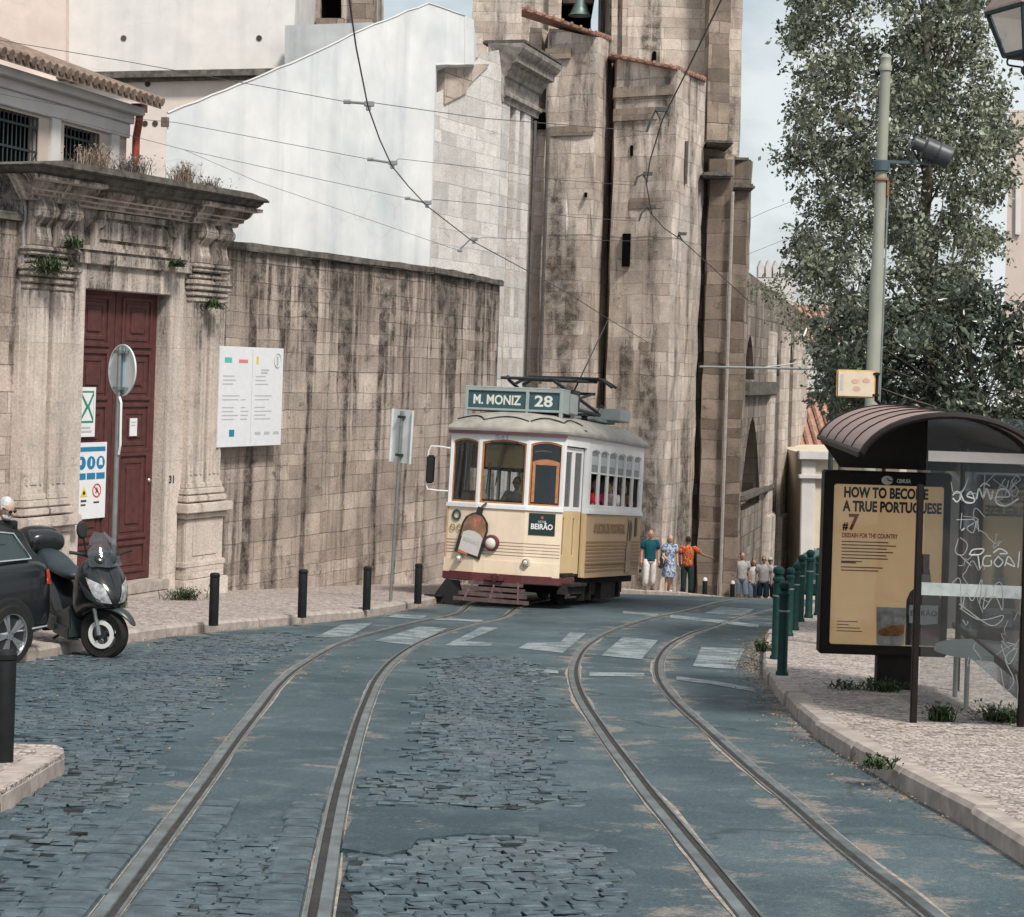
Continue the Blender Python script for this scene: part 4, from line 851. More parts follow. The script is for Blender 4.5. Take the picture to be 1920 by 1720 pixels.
b = B(); front(b, [(1056, -8), (1112, -8), (1112, 6), (1056, 6)], Yt + 1.3, .4); b.build('headstock', M_DKSTONE, t)

# --- gothic side of the cathedral, further down ----------------------------------
M_CHURCHP = ashlar('pale_buttress_stone', (.62, .56, .515), (.72, .66, .61), (.3, .26, .23), .8, .42, .6, blotch=.4, msize=.008, sscale=2.5, spread=.14)
M_GOTH = ashlar('dark_streaked_gothic_stone', (.25, .215, .195), (.40, .355, .325), (.1, .085, .08), .7, .4, .95, blotch=.7, msize=.01, sscale=2.2, spread=.12)
CF = Frame(*XY(1386, 700, 62.5), .26)
t = thing('gothic_chapel', 'gothic chapel flank with pointed windows and slim buttresses further down the street', 'church', CF.loc, CF.rot)
zt2 = CF.z(1400, 505); U1 = CF.u(1507, 800)
def cu(x): return CF.u(x, 800)
holes = []
for x0, x1, y0, y1, Yr in ((1392, 1428, 782, 950, .8), (1391, 1411, 628, 712, .8)):
    holes.append(arch(cu(x0), cu(x1), CF.z((x0 + x1) / 2, y1), CF.z((x0 + x1) / 2, y0), .55 * (cu(x1) - cu(x0)) , 10, True))
holes.append(arch(cu(1448), cu(1458), CF.z(1453, 960), CF.z(1453, 655), 1.0, 8, True)); holes.append(arch(cu(1474), cu(1483), CF.z(1478, 960), CF.z(1478, 640), 1.0, 8, True))
holes.append(rect(cu(1446), cu(1458), CF.z(1450, 1090), CF.z(1450, 985))); holes.append(rect(cu(1470), cu(1480), CF.z(1475, 1090), CF.z(1475, 1060)))
b = B(); b.prism([(-.6, -14), (U1, -14), (U1, zt2 - .9), (0, zt2)], 0, 1.0, holes); b.box(-.6, U1, 1.6, 6, -14, zt2 - 1); b.build('wall', M_GOTH, t)
b = B(); b.box(-.5, U1 - .3, 1.0, 1.55, -14, zt2 - 1.2); b.build('window_recess', M_DARK, t)
b = B()
for x in (1405, 1416): b.box(cu(x) - .05, cu(x) + .05, .5, .62, CF.z(x, 950), CF.z(x, 800))
b.build('mullion', M_CHURCHG, t)
for x0, x1 in ((1436, 1446), (1460, 1471), (1484, 1506)):
    b = B(); b.box(cu(x0), cu(x1), -.14, .05, -14, CF.z(x0, 620)); b.box(cu(x0) - .1, cu(x1) + .1, -.26, .05, -14, CF.z(x0, 965)); b.build('buttress', M_CHURCHP, t, bevel=.04)
b = B(); b.box(cu(1390), cu(1446), -.22, .3, CF.z(1420, 742), CF.z(1420, 716)); b.box(cu(1390), cu(1446), -.2, .2, CF.z(1420, 926), CF.z(1420, 916)); b.build('ledge', M_COPING, t, bevel=.04)

# --- distant houses at the bottom of the street --------------------------------
t = thing('yellow_building', 'pale yellow building with white cornice and barred window at the bottom of the street', 'building', (0, 0, 0))
wn = [fx(x, y, 72) for x, y in [(1523, 1066), (1550, 1066), (1550, 1035), (1536, 1028), (1523, 1035)]]
b = B(); b.prism([fx(x, y, 72) for x, y in [(1500, 1290), (1700, 1290), (1700, 850), (1503, 850)]], 72, 80, [wn]); b.build('wall', M_YEL, t)
b = B(); front(b, [(1498, 846), (1700, 850), (1700, 866), (1498, 862)], 71.6, .6); front(b, [(1498, 890), (1700, 894), (1700, 902), (1498, 898)], 71.7, .6); front(b, [(1503, 862), (1530, 863), (1522, 1290), (1496, 1290)], 71.85, .3); b.build('cornice', M_TRIM, t, bevel=.03)
b = B(); b.prism(wn, 72.3, 72.5); o = b.build('window', M_DARK, t); b = B()
for k in range(5): q = P(1526 + k * 6, 1048, 72); b.tube([(q.x, 72.0, q.z - .35), (q.x, 72.0, q.z + .4)], .03, 5)
b.build('grille', M_IRON, o)
def tiled_house(name, label, x0, x1, yr0, yr1, yw, Y, wm):
    t = thing(name, label, 'house', (0, 0, 0)); b = B(); front(b, [(x0, yr1), (x1, yr1 + 5), (x1, yw + 120), (x0, yw + 120)], Y, 8); b.build('wall', wm, t, recalc=True)
    a, c = P(x0 - 6, yr1 + 2, Y), P(x1 + 6, yr1 + 6, Y); ztp = P(x0, yr0, Y + 5).z; b = B(); b.loft([[(q.x, Y - .4, q.z), (q.x, Y + 5, ztp), (q.x, Y + 9, q.z), ] for q in (a, c)])
    k = a.x
    while k < c.x: b.tube([(k, Y - .45, a.z + .05), (k, Y + 5, ztp + .05)], .13, 6); k += .36
    b.build('roof', M_TILE, t, recalc=True); return t
tiled_house('terracotta_roof_house', 'house with lower terracotta tiled roof glimpsed left of the bus shelter', 1508, 1680, 738, 846, 860, 80, M_TRIM)
tiled_house('terracotta_roof_house', 'white house with upper terracotta roof showing through the tree foliage', 1512, 1720, 575, 640, 740, 95, M_TRIM)
t = thing('battlement_tower', 'pale distant tower with pointed battlements beyond the cathedral', 'tower', (0, 0, 0))
b = B(); front(b, [(1421, 520), (1490, 522), (1490, 700), (1421, 700)], 110, 4)
for k in range(5): x = 1422 + k * 14; front(b, [(x, 522), (x, 500), (x + 5, 488), (x + 10, 500), (x + 10, 522)], 110, .8)
b.build('wall', plaster('far_pale_stone', (.58, .55, .54), (.5, .48, .46), .4, .2), t, recalc=True)
t = thing('pink_building', 'pink building with pale window edge at the far right behind the tree', 'building', (0, 0, 0))
b = B(); b.block([XY(1890, 350, 44), XY(2300, 350, 44), XY(2300, 350, 56), XY(1893, 350, 56)], -14, [zz(1902, 207, 44), zz(2300, 200, 44), zz(2300, 200, 44), zz(1902, 207, 44)]); b.build('wall', plaster('dusty_pink_render', (.55, .46, .42), (.5, .45, .42), .4, .2), t, recalc=True)
b = B(); front(b, [(1905, 330), (1915, 330), (1914, 440), (1904, 440)], 43.9, .2); b.build('window', M_TRIM, t)
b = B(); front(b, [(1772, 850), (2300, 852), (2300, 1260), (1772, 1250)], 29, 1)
tag(b.build('rear_wall', plaster('shade_coloured_render', (.085, .085, .08), (.05, .05, .05), .5, .4), None, recalc=True), 'wall behind the bus shelter and magnolia, shade put into its dark grey colour', 'wall')  # wall colour kept near-black for the shaded view through the shelter glass
# ================================================================== TRAM
def paint(name, col, rough=.35, var=.10, dirt=.25):
    s = N(name); v = s.coord('Object'); n1 = s.noise(v, 3.0, 6, .6); n2 = s.noise(s.coord('Object', (6, 6, .7)), 1.6, 5)
    c = s.mix(s.ramp(n1, .3, .72), tuple(x * (1 - var) for x in col), tuple(min(1, x * (1 + var * .4)) for x in col))
    c = s.mix(s.math('MULTIPLY', s.ramp(n2, .5, .78), dirt), c, tuple(x * .55 for x in col))
    r = s.ramp(n1, .3, .7, (rough - .08,) * 3, (rough + .18,) * 3)
    return s.done(c, r, s.bump(n1, .06, .01), .45)
def glass(name, tint=(.75, .82, .84), clear=.62, rough=.03, dirt=0.0):
    s = N(name); tr = s.n('ShaderNodeBsdfTransparent'); tr.inputs[0].default_value = (*tint, 1); gl = s.n('ShaderNodeBsdfGlossy'); gl.inputs['Roughness'].default_value = rough; gl.inputs[0].default_value = (.9, .95, 1, 1)
    fr = s.n('ShaderNodeFresnel'); fr.inputs[0].default_value = 1.5; mx_ = s.n('ShaderNodeMixShader')
    s.set(mx_.inputs[0], s.math('ADD', s.math('MULTIPLY', fr.outputs[0], .8), (1 - clear) * .12)); s.t.links.new(tr.outputs[0], mx_.inputs[1]); s.t.links.new(gl.outputs[0], mx_.inputs[2]); res = mx_.outputs[0]
    if dirt:
        df = s.n('ShaderNodeBsdfDiffuse'); df.inputs[0].default_value = (.45, .45, .44, 1); m2 = s.n('ShaderNodeMixShader'); s.set(m2.inputs[0], s.math('MULTIPLY', s.ramp(s.noise(s.coord('Object', (1, 1, .5)), 2.5, 6), .3, .8), dirt)); s.t.links.new(res, m2.inputs[1]); s.t.links.new(df.outputs[0], m2.inputs[2]); res = m2.outputs[0]
    s.t.links.new(res, s.t.nodes['Material Output'].inputs[0]); return s.m
M_GLASS = glass('window_glass', (.74, .78, .78), .97, dirt=.02); M_DGLASS = glass('dark_window_glass', (.10, .12, .125), .95); M_FROST = plain('frosted_transom_glass', (.22, .25, .26), .25, .5, var=.2, bump=0)  # dark glass added to block daylight through the tram's rear and far side
M_CREAMP = paint('tram_cream_paint', (.76, .63, .49), .36); M_CREAML = paint('tram_pale_cream_paint', (.76, .63, .48), .36); M_AMBER = paint('tram_amber_paint', (.44, .305, .175), .4, dirt=.35)
M_YELP = paint('tram_door_yellow', (.58, .42, .235), .4); M_TWHITE = paint('tram_white_paint', (.72, .725, .73), .35, .07, .18); M_MAROON = paint('tram_maroon_paint', (.105, .028, .030), .4, .2)
M_ROOF = plain('tram_roof_canvas', (.30, .285, .26), .8, .25, var=.22, scale=4, bump=.2); M_PLUM = paint('plum_trim_paint', (.09, .04, .05), .4); M_BATTEN = paint('brown_batten', (.27, .165, .09), .5)
M_WOOD = plain('varnished_orange_wood', (.40, .175, .075), .35, .45, var=.25, scale=14, bump=.06); M_BLACK = plain('black_rubber', (.016, .017, .018), .6, .3, bump=.05); M_UNDER = plain('grimy_underframe', (.028, .024, .022), .85, .2, var=.4, bump=.2)
M_GREYP = paint('grey_green_paint', (.30, .345, .34), .45, .12); M_NAVY = paint('navy_sign_panel', (.035, .085, .105), .35, .1, .15); M_LETTER = plain('cream_lettering', (.62, .63, .58), .5, var=.05, bump=0)
M_CHROME = plain('chrome', (.75, .75, .75), .12, .5, 1.0, var=.05, bump=0); M_LENS = plain('lamp_lens', (.70, .68, .62), .08, .7, .0, var=.08, bump=0); M_BLIND = plain('beige_blind', (.52, .34, .20), .8, .2, var=.08, bump=.05)
M_SLAT = plain('plum_weathered_slats', (.115, .075, .075), .75, .25, var=.3, scale=9, bump=.15)
tp = G(929, 1139); YAW = R(-19.0)
tram = thing('tram', 'cream and white vintage tram climbing the street under the signboard reading M. Moniz 28', 'tram', (tp.x, tp.y, g(tp.y) + .012), (-.075, 0, YAW))
PL = [(-1.19, 5.0), (-1.19, 1.25), (-1.06, .18), (-.45, 0), (.45, 0), (1.06, .18), (1.19, 1.25), (1.19, 5.0), (.86, 5.85), (.40, 6.0), (-.40, 6.0), (-.86, 5.85)]
def fm(i, inset=0.0):
    p, q = Vector((*PL[i], 0)), Vector((*PL[(i + 1) % 12], 0)); x = (q - p); L = x.length; x.normalize(); y = Vector((-x.y, x.x, 0)); p = p + y * inset
    return Matrix(((x.x, y.x, 0, p.x), (x.y, y.y, 0, p.y), (0, 0, 1, 0), (0, 0, 0, 1))), L
DOORF = (1, 5, 7, 11); SALF = (0, 6)
# lower body
b = B(); bl_ = B(); bs = B(); bt = B(); bf = B(); blf = B()
for i in range(12):
    M, L = fm(i)
    if i == 5: continue
    tgt = bs if i in SALF or i in (1, 7, 11) else (bf if i in (2, 3, 4) else b)
    tgt.prism(rect(-.012, L + .012, .74, 1.70), 0, .05, M=M)
    (bs if i in SALF else (blf if i in (1, 2, 3, 4) else bl_)).prism(rect(-.012, L + .012, .55, .80), -.012 if i not in SALF else 0, .05, M=M)
    if i in SALF:
        for k in range(9): bt.prism(rect(.06, L - .06, .66 + k * .065, .69 + k * .065), -.014, 0, M=M)
    elif i in (2, 3, 4, 8, 9, 10):
        for k in range(5): bt.prism(rect(.0, L, .90 + k * .055, .907 + k * .055), -.006, 0, M=M)
b.build('end_panel', M_CREAMP, tram, recalc=True); bf.build('front_panel', M_CREAMP, tram, recalc=True); blf.build('apron', M_CREAML, tram, recalc=True); bl_.build('rear_apron', M_CREAML, tram, recalc=True); side = bs.build('side_panel', M_AMBER, tram, recalc=True); bt.build('battens', M_BATTEN, tram, recalc=True)
# upper frame with window openings
b = B(); wins = []
for i in range(12):
    M, L = fm(i); hs = []
    if i in SALF:
        n = 6; w_ = (L - .26) / n
        for k in range(n): hs.append(arch(.13 + k * w_ + .024, .13 + (k + 1) * w_ - .024, 1.84, 2.86, .05, 6))
    elif i == 5: hs = [rect(.09, L - .14, -1, 2.84)] and []
    else: hs = [arch(.04, L - .04, 1.79, 2.91, .055, 8)]
    wins.append(hs)
    if i == 5:
        b.prism(rect(-.012, L + .012, 2.86, 3.08), 0, .06, M=M); b.prism(rect(-.012, .07, 1.70, 2.86), 0, .06, M=M); b.prism(rect(L - .13, L + .012, 1.70, 2.86), 0, .06, M=M)
    else: b.prism(rect(-.012, L + .012, 1.70, 3.08), 0, .06, hs, M=M)
    if i != 5: b.prism(rect(-.02, L + .02, 1.70, 1.765), -.03, 0.0, M=M)
b.build('window_band', M_TWHITE, tram, recalc=True)
b = B()
for i in (2, 3, 4): M, L = fm(i); b.prism(rect(-.03, L + .03, 2.995, 3.045), -.065, 0, M=M)
b.build('front_cornice', M_PLUM, tram, recalc=True)
def inner(h, d): c = (h[0][0] + h[1][0]) / 2; zc_ = (h[0][1] + max(p[1] for p in h)) / 2; w0 = h[1][0] - h[0][0]; hh = max(p[1] for p in h) - h[0][1]; return [(c + (p[0] - c) * (1 - 2 * d / w0), zc_ + (p[1] - zc_) * (1 - 2 * d / hh)) for p in h]
for i in range(12):
    M, L = fm(i)
    for h in wins[i]:
        if i in (2, 3, 4, 8, 9, 10):
            b = B(); b.prism(inner(h, -.004), .015, .055, [inner(h, .03)], M=M); w_ = b.build('window', M_WOOD, tram, recalc=True)
            b = B(); b.prism(inner(h, .04), .034, .038, M=M); b.build('pane', M_GLASS if i in (2, 3, 4) else M_DGLASS, w_, recalc=True)
            if i == 4:
                b = B(); b.prism(arch(h[0][0] + .04, h[1][0] - .04, 2.50, 2.60, .05), .01, .05, M=M); b.prism(rect(h[0][0] + .045, h[0][0] + .095, 1.85, 2.55), .012, .05, M=M); b.prism(rect(h[1][0] - .095, h[1][0] - .045, 1.85, 2.55), .012, .05, M=M); b.build('inner_sash', M_WOOD, w_, recalc=True)
            if i == 3:
                b = B(); b.prism(rect(h[0][0] + .05, h[1][0] - .05, 2.42, 2.83), .06, .07, M=M); b.build('blind', M_BLIND, w_, recalc=True)
                b = B(); b.tube([M @ Vector(p) for p in ((.5, .0, 2.86), (.40, -.02, 2.45), (.33, -.02, 2.1))], .009, 5); b.tube([M @ Vector(p) for p in ((.46, .0, 2.86), (.36, -.02, 2.5), (.33, -.02, 2.1))], .007, 5); b.prism(rect(.2, .7, 2.84, 2.87), -.02, 0, M=M); b.tube([M @ Vector(p) for p in ((.16, -.02, 1.95), (.2, -.02, 2.5))], .01, 5); b.build('wiper', M_BLACK, w_)
        elif i in SALF:
            b = B(); b.prism(inner(h, -.002), .02, .05, [inner(h, .022)], M=M); b.prism(rect(h[0][0], h[1][0], 2.42, 2.45), .015, .05, M=M); w_ = b.build('window', M_TWHITE, tram, recalc=True)
            up = [(h[0][0] + .02, 2.45), (h[1][0] - .02, 2.45)] + [(p[0], p[1] - .015) for p in h[2:]]
            b = B(); b.prism(up, .03, .034, M=M); b.build('transom', M_FROST if i == 6 else M_DGLASS, w_, recalc=True)
            b = B(); b.prism(rect(h[0][0] + .06, h[1][0] - .06, 2.58, 2.74), .026, .0298, M=M); b.build('notice', M_GREYINK, w_, recalc=True) if i == 6 else None
        else:
            b = B(); b.prism(inner(h, .01), .03, .034, M=M); b.build('window', M_DGLASS, tram, recalc=True)
# folding door on the visible side
M, L = fm(5, .05)
for k in range(2):
    a = .08 + k * (L - .22) / 2; c = a + (L - .22) / 2 - .015
    b = B(); b.prism(rect(a, c, .62, 1.72), 0, .04, [rect(a + .09, a + .16, .95, 1.6)] if True else (), M=M); d = b.build('door', M_YELP, tram, recalc=True, bevel=.006, seg=1)
    b = B(); b.prism(rect(a, c, 1.722, 2.84), 0, .04, [rect(a + .055, c - .055, 1.80, 2.76)], M=M); b.build('upper_frame', M_TWHITE, d, recalc=True)
    b = B(); b.prism(rect(a + .05, c - .05, 1.79, 2.77), .018, .022, M=M); b.build('pane', M_GLASS, d, recalc=True)
    b = B(); b.prism(rect(a + .085, a + .165, .94, 1.61), .02, .03, M=M); b.build('slot', M_BATTEN, d, recalc=True)
b = B(); b.prism(rect(L - .14, L + .0, .56, 2.86), .0, .35, M=M); b.prism(rect(0, .07, .56, 2.86), .02, .2, M=M); b.build('door_post', M_BLACK, tram, recalc=True)
b = B(); b.prism(rect(L - .13, L + .02, .56, 1.70), -.052, -.002, M=M); b.build('corner_panel', M_YELP, tram, recalc=True)
# bumper, coupler, step, life guard
off = lambda d: [(x * (1 + d / 1.1), y - d if y < 3 else y + d) for x, y in PL]
def ringz(d, z): return [(x, y, z) for x, y in off(d)]
fr_ = [(-1.12, .95), (-1.09, .17), (-.46, -.06), (.46, -.06), (1.09, .17), (1.12, .95)]
def strip(b, pts, z0, z1, th):
    rg = [[(x, y, z0), (x, y, z1), (x * (1 - th / 1.2), y + th, z1), (x * (1 - th / 1.2), y + th, z0)] for x, y in pts]; b.loft(rg)
b = B(); strip(b, fr_, .42, .57, .12); b.build('bumper', M_MAROON, tram, recalc=True, bevel=.015)
b = B(); b.box(-.16, .16, -.14, -.02, .46, .54); b.lathe([(.001, 0), (.07, 0), (.07, .06), (.03, .06), (.03, .02), (.001, .02)], 14, Matrix.Translation((0, -.08, .51)) @ Matrix.Rotation(R(90), 4, 'X')); b.build('coupler', M_MAROON, tram, recalc=True)
b = B()
for k in range(4):
    z = .40 - k * .095; wd = .50 + k * .062; y = -.06 - k * .07; b.box(-wd, wd, y - .02, y + .02, z - .035, z + .03)
for x in (-.42, -.02, .42): b.tube([(x * .95, -.03, .46), (x * 1.2, -.3, .08)], .018, 5)
b.build('life_guard', M_SLAT, tram, recalc=True)
b = B(); b.prism([(-1.28, .0), (-.62, .0), (-.75, .40), (-1.0, .42)], .12, .16); b.box(-1.34, -1.02, .0, .3, .10, .125); b.build('side_guard', M_BLACK, tram, recalc=True)
b = B(); b.box(1.0, 1.28, .28, 1.2, .42, .47); b.box(1.02, 1.2, .28, 1.2, .28, .42); b.build('step', M_UNDER, tram, recalc=True)
# truck
b = B(); b.box(-.95, .95, .6, 5.4, .40, .56); b.box(-.8, .8, 1.5, 4.7, .22, .42); b.box(.82, .95, 1.7, 4.7, .2, .45); b.box(-.95, -.82, 1.7, 4.7, .2, .45)
for y in (1.9, 2.3, 3.9, 4.3): b.box(.9, 1.02, y - .06, y + .06, .12, .42)
b.box(.75, 1.05, 2.9, 3.7, .12, .42); truck = b.build('truck', M_UNDER, tram, recalc=True)
for y in (2.1, 4.1):
    for x in (-.47, .47):
        b = B(); b.lathe([(.001, -.05), (.33, -.05), (.33, .03), (.36, .03), (.36, .055), (.001, .055)], 24, Matrix.Translation((x, y, .335)) @ Matrix.Rotation(R(90 if x < 0 else -90), 4, 'Y')); b.build('wheel', M_RUST, tram, smooth=True, recalc=True)
# roof
def ro(d, z, f=1.0): return [(x * (1.0 - d / 1.2), (y - 3.0) * (1 - d / 3.0) + 3.0, z) for x, y in PL]
rp_ = [(-.06, 3.05), (-.07, 3.09), (-.05, 3.14), (.08, 3.25), (.26, 3.35), (.5, 3.42), (.8, 3.455), (1.1, 3.465)]
b = B(); b.loft([ro(d, z) for d, z in rp_]); roof = b.build('roof', M_ROOF, tram, smooth=True, recalc=True)
def onroof(x, y):
    best = None
    for (d0, z0), (d1, z1) in zip(rp_, rp_[1:]):
        for k in range(6):
            d = d0 + (d1 - d0) * k / 6; z = z0 + (z1 - z0) * k / 6; best = (d, z) if best is None else best
    return best
b = B()
def scal(i, d0, d1, a0, a1, bow):
    M0 = [Vector(p) for p in ro(d0, 3.24)]; p, q = M0[i], M0[(i + 1) % 12]; pts = []
    for k in range(9): t_ = a0 + (a1 - a0) * k / 8; s_ = 1 - (2 * k / 8 - 1) ** 2; pp = p.lerp(q, t_); c = Vector((0, 3.0, 0)); dirn = Vector((c.x - pp.x, (c.y - pp.y) * .4, 0)).normalized(); pts.append(pp + dirn * bow * s_ + Vector((0, 0, bow * s_ * .62 + .012)))
    b.tube(pts, .012, 5)
for i, a0, a1 in ((2, .0, .98), (3, .0, .97), (4, .02, .98), (5, .0, .75)): scal(i, .07, .07, a0, a1, .12)
b.build('drip_rail', M_BLACK, roof)
b = B()
for k in range(12): y = .9 + k * .36; b.box(1.12, 1.20, y, y + .08, 3.12, 3.17)
b.build('roof_clip', M_BLACK, roof)
# destination sign
b = B(); b.prism(rect(-.98, .86, 3.44, 3.84), .50, .56, [rect(-.92, .17, 3.48, 3.79), rect(.23, .80, 3.48, 3.79)]); b.box(-.98, .86, .50, .95, 3.84, 3.87); b.box(.80, .86, .56, .95, 3.44, 3.84); b.box(-.98, -.92, .56, .95, 3.44, 3.84); b.box(-.98, .86, .9, .95, 3.44, 3.84)
for x in (-.98, .80): b.box(x, x + .06, .5, .56, 3.12 + .12, 3.44)
b.box(-.02 + .2, .22, .5, .56, 3.36, 3.44); sign = b.build('destination_sign', M_GREYP, tram, recalc=True, bevel=.006, seg=1)
b = B(); b.box(-.92, .17, .53, .545, 3.48, 3.79); o1 = b.build('sign_panel', M_NAVY, sign); b = B(); b.box(.23, .80, .53, .545, 3.48, 3.79); o2_ = b.build('sign_panel', M_NAVY, sign)
text('lettering', 'M. MONIZ', .235, M_LETTER, sign, (-.38, .527, 3.555), width=.9, bold=.006); text('lettering', '28', .27, M_LETTER, sign, (.5, .527, 3.545), width=.34, bold=.007)
# rooftop gear
b = B(); b.box(.25, .85, .98, 1.5, 3.45, 3.82); b.build('equipment_box', M_GREYP, tram, recalc=True, bevel=.02)
b = B(); b.box(-.5, .6, 3.7, 4.9, 3.47, 3.52); b.box(-.1, .85, 4.3, 5.1, 3.52, 3.76); b.build('resistor_box', M_GREYP, tram, recalc=True, bevel=.02)
b = B()
for x in (-.55, .55):
    b.tube([(x, 1.2, 3.62), (x, 3.9, 3.60)], .035, 6); b.tube([(x, 3.8, 3.64), (x * .8, 1.3, 4.05), (x * .75, 1.15, 4.10)], .032, 6); b.tube([(x * .8, 1.2, 4.08), (x * .9, 3.6, 4.22)], .028, 6); b.tube([(x, 1.3, 3.64), (x * .95, 3.5, 3.98)], .024, 6)
for y, z in ((1.2, 3.62), (3.9, 3.60), (2.4, 3.62), (1.2, 4.08), (3.6, 4.22), (2.3, 4.15), (3.5, 3.98), (1.8, 3.86)): b.tube([(-.56, y, z), (.56, y, z)], .028, 6)
b.tube([(-.98, 3.2, 4.10), (-.75, 3.25, 4.24), (.75, 3.25, 4.24), (.98, 3.2, 4.10)], .032, 6); b.tube([(-.95, 3.6, 4.12), (-.7, 3.6, 4.26), (.7, 3.6, 4.26), (.95, 3.6, 4.12)], .032, 6); b.box(-.7, .7, 3.2, 3.65, 4.25, 4.28)
b.box(-.35, .35, 1.9, 3.1, 3.62, 3.74); b.box(.3, .6, 2.0, 2.4, 3.6, 3.95)
for x in (-.4, .4):
    for y in (1.4, 2.3, 3.4): b.lathe([(.05, 3.45), (.08, 3.49), (.05, 3.52), (.08, 3.55), (.04, 3.58)], 10, Matrix.Translation((x, y, 0)))
b.tube([(.1, 1.1, 3.6), (.3, 1.6, 3.95), (.2, 2.4, 4.0)], .012, 5); b.tube([(.5, 3.7, 3.56), (.55, 4.0, 3.8), (.5, 4.4, 3.76)], .012, 5)
for k in range(7): b.lathe([(.07, 0), (.08, .05), (.05, .07)], 8, Matrix.Translation((.15 + .1 * (k % 3), 1.65 + .2 * k, 3.62 + .08 * (k % 2))))
b.build('pantograph', plain('dark_pantograph_steel', (.05, .052, .055), .5, .4, .6, var=.3), tram)
# lamps
def lamp(x, z, r, y, ring, nm='headlight'):
    Mx = Matrix.Translation((x, y, z)) @ Matrix.Rotation(R(90), 4, 'X')
    b = B(); b.lathe([(r, -.03), (r * 1.32, 0), (r * 1.36, .04), (r * 1.2, .085), (r, .09), (r * .96, .05)], 24, Mx); o = b.build(nm, ring, tram, smooth=True, recalc=True)
    b = B(); b.lathe([(r, .03), (r, .06), (r * .7, .085), (r * .3, .098), (.001, .10)], 24, Mx); b.build('lens', M_LENS, o, smooth=True, recalc=True)
lamp(-.13, 1.10, .105, 0, M_MAROON); lamp(.52, .80, .052, .015, M_CHROME); lamp(-.74, .80, .05, .075, M_CHROME)
b = B(); b.tube(spline([(-1.06, .2, 2.72), (-1.35, .14, 2.74), (-1.46, .12, 2.66), (-1.47, .12, 2.05), (-1.38, .14, 1.97), (-1.06, .2, 1.96)], .05), .014, 6); mi = b.build('mirror_bracket', M_TWHITE, tram)
b = B(); b.box(-1.48, -1.32, .07, .12, 2.08, 2.58); b.build('mirror', M_BLACK, mi, recalc=True, bevel=.03)
# writing and advertising
text('fleet_number', '541', .10, M_GREYINK, tram, (-.05, -.003, 2.915), width=.24, bold=.003)
b = B(); b.box(.52, .98, -.012, 0, 1.28, 1.66, Matrix.Translation((.45, 0, 0)) @ Matrix.Rotation(math.atan2(.18, .61), 4, 'Z') @ Matrix.Translation((-.45, 0, 0))); ad = b.build('advert_panel', M_NAVY, tram)
ad.data.materials[0] = paint('dark_advert_green', (.012, .028, .028), .3, .05, .05)
rz = math.atan2(.18, .61)
def onf1(x, d): return (.45 + (x - .45) * math.cos(rz) + d * math.sin(rz), (x - .45) * math.sin(rz) - d * math.cos(rz), 0)
q = onf1(.75, .014); text('advert_text', 'BEIRÃO', .13, M_PAPER, tram, (q[0], q[1], 1.385), (math.pi / 2, 0, rz), .38, .004); text('advert_text', 'LICOR', .05, M_PAPER, tram, (q[0], q[1], 1.50), (math.pi / 2, 0, rz), .14)
b = B(); b.lathe([(.001, 0), (.025, 0), (.025, .004), (.001, .004)], 10, Matrix.Translation((q[0], q[1], 1.585)) @ Matrix.Rotation(rz, 4, 'Z') @ Matrix.Rotation(R(90), 4, 'X')); b.build('advert_mark', M_REDINK, tram)
# bottle pictured on the front
TB = Matrix.Translation((-.47, -.022, 1.27)) @ Matrix.Rotation(-rz * .5, 4, 'Z') @ Matrix.Rotation(R(14), 4, 'Y') @ Matrix.Scale(.92, 4)
b = B(); b.prism([(-.30, -.46), (.28, -.46), (.29, .12), (.25, .26), (.14, .36), (.07, .40), (.06, .52), (-.06, .52), (-.07, .40), (-.15, .36), (-.26, .26), (-.30, .12)], -.004, .004, M=TB @ Matrix.Translation((0, 0, -.02)) @ Matrix.Scale(.98, 4)); bt_ = b.build('bottle_picture', plain('dark_bottle_print', (.028, .034, .034), .35, .4, var=.2, bump=0), tram)
b = B(); b.prism([(-.25, -.15), (.23, -.15), (.24, .10), (.18, .25), (.08, .33), (-.09, .33), (-.20, .25), (-.25, .10)], -.007, -.0045, M=TB); b.build('bottle_glow', plain('amber_brown_print', (.25, .145, .09), .35, .4, var=.5, scale=5, bump=0), bt_)
b = B(); b.prism([(-.05, .12), (.0, .10), (.07, .16), (.09, .24), (.04, .33), (-.05, .32), (-.09, .22)], -.009, -.0072, M=TB); b.build('fruit_picture', plain('rosy_print', (.45, .17, .13), .4, .3, var=.5, scale=18, bump=0), bt_)
b = B(); b.prism([(-.22, -.42), (.22, -.42), (.22, -.06), (.12, .0), (0, .02), (-.12, .0), (-.22, -.06)], -.009, -.0072, M=TB); b.build('label_picture', plain('label_print', (.55, .53, .52), .45, var=.05, bump=0), bt_)
b = B(); b.prism([(-.22, -.46), (.0, -.46), (-.02, -.425), (-.22, -.40)], -.011, -.0095, M=TB); b.build('label_band', plain('orange_print', (.50, .16, .06), .45, var=.1, bump=0), bt_)
b = B(); b.tube([TB @ Vector(p) for p in ((.02, -.006, .50), (.06, -.006, .56), (.10, -.006, .60))], .02, 6); b.build('bottle_cap', M_CHROME, bt_)
t_ = text('label_text', 'BEIRÃO', .105, M_GREYINK, bt_, (0, 0, 0), width=.36); t_.matrix_local = TB @ Matrix.Translation((0, -.012, -.22)) @ Matrix.Rotation(R(90), 4, 'X')
b = B(); b.lathe([(.055, 0), (.10, 0), (.10, .004), (.055, .004)], 24, Matrix.Translation((-.86, .105, 1.55)) @ Matrix.Rotation(-rz, 4, 'Z') @ Matrix.Rotation(R(90), 4, 'X')); b.build('round_emblem', M_NAVY, tram)
b = B()
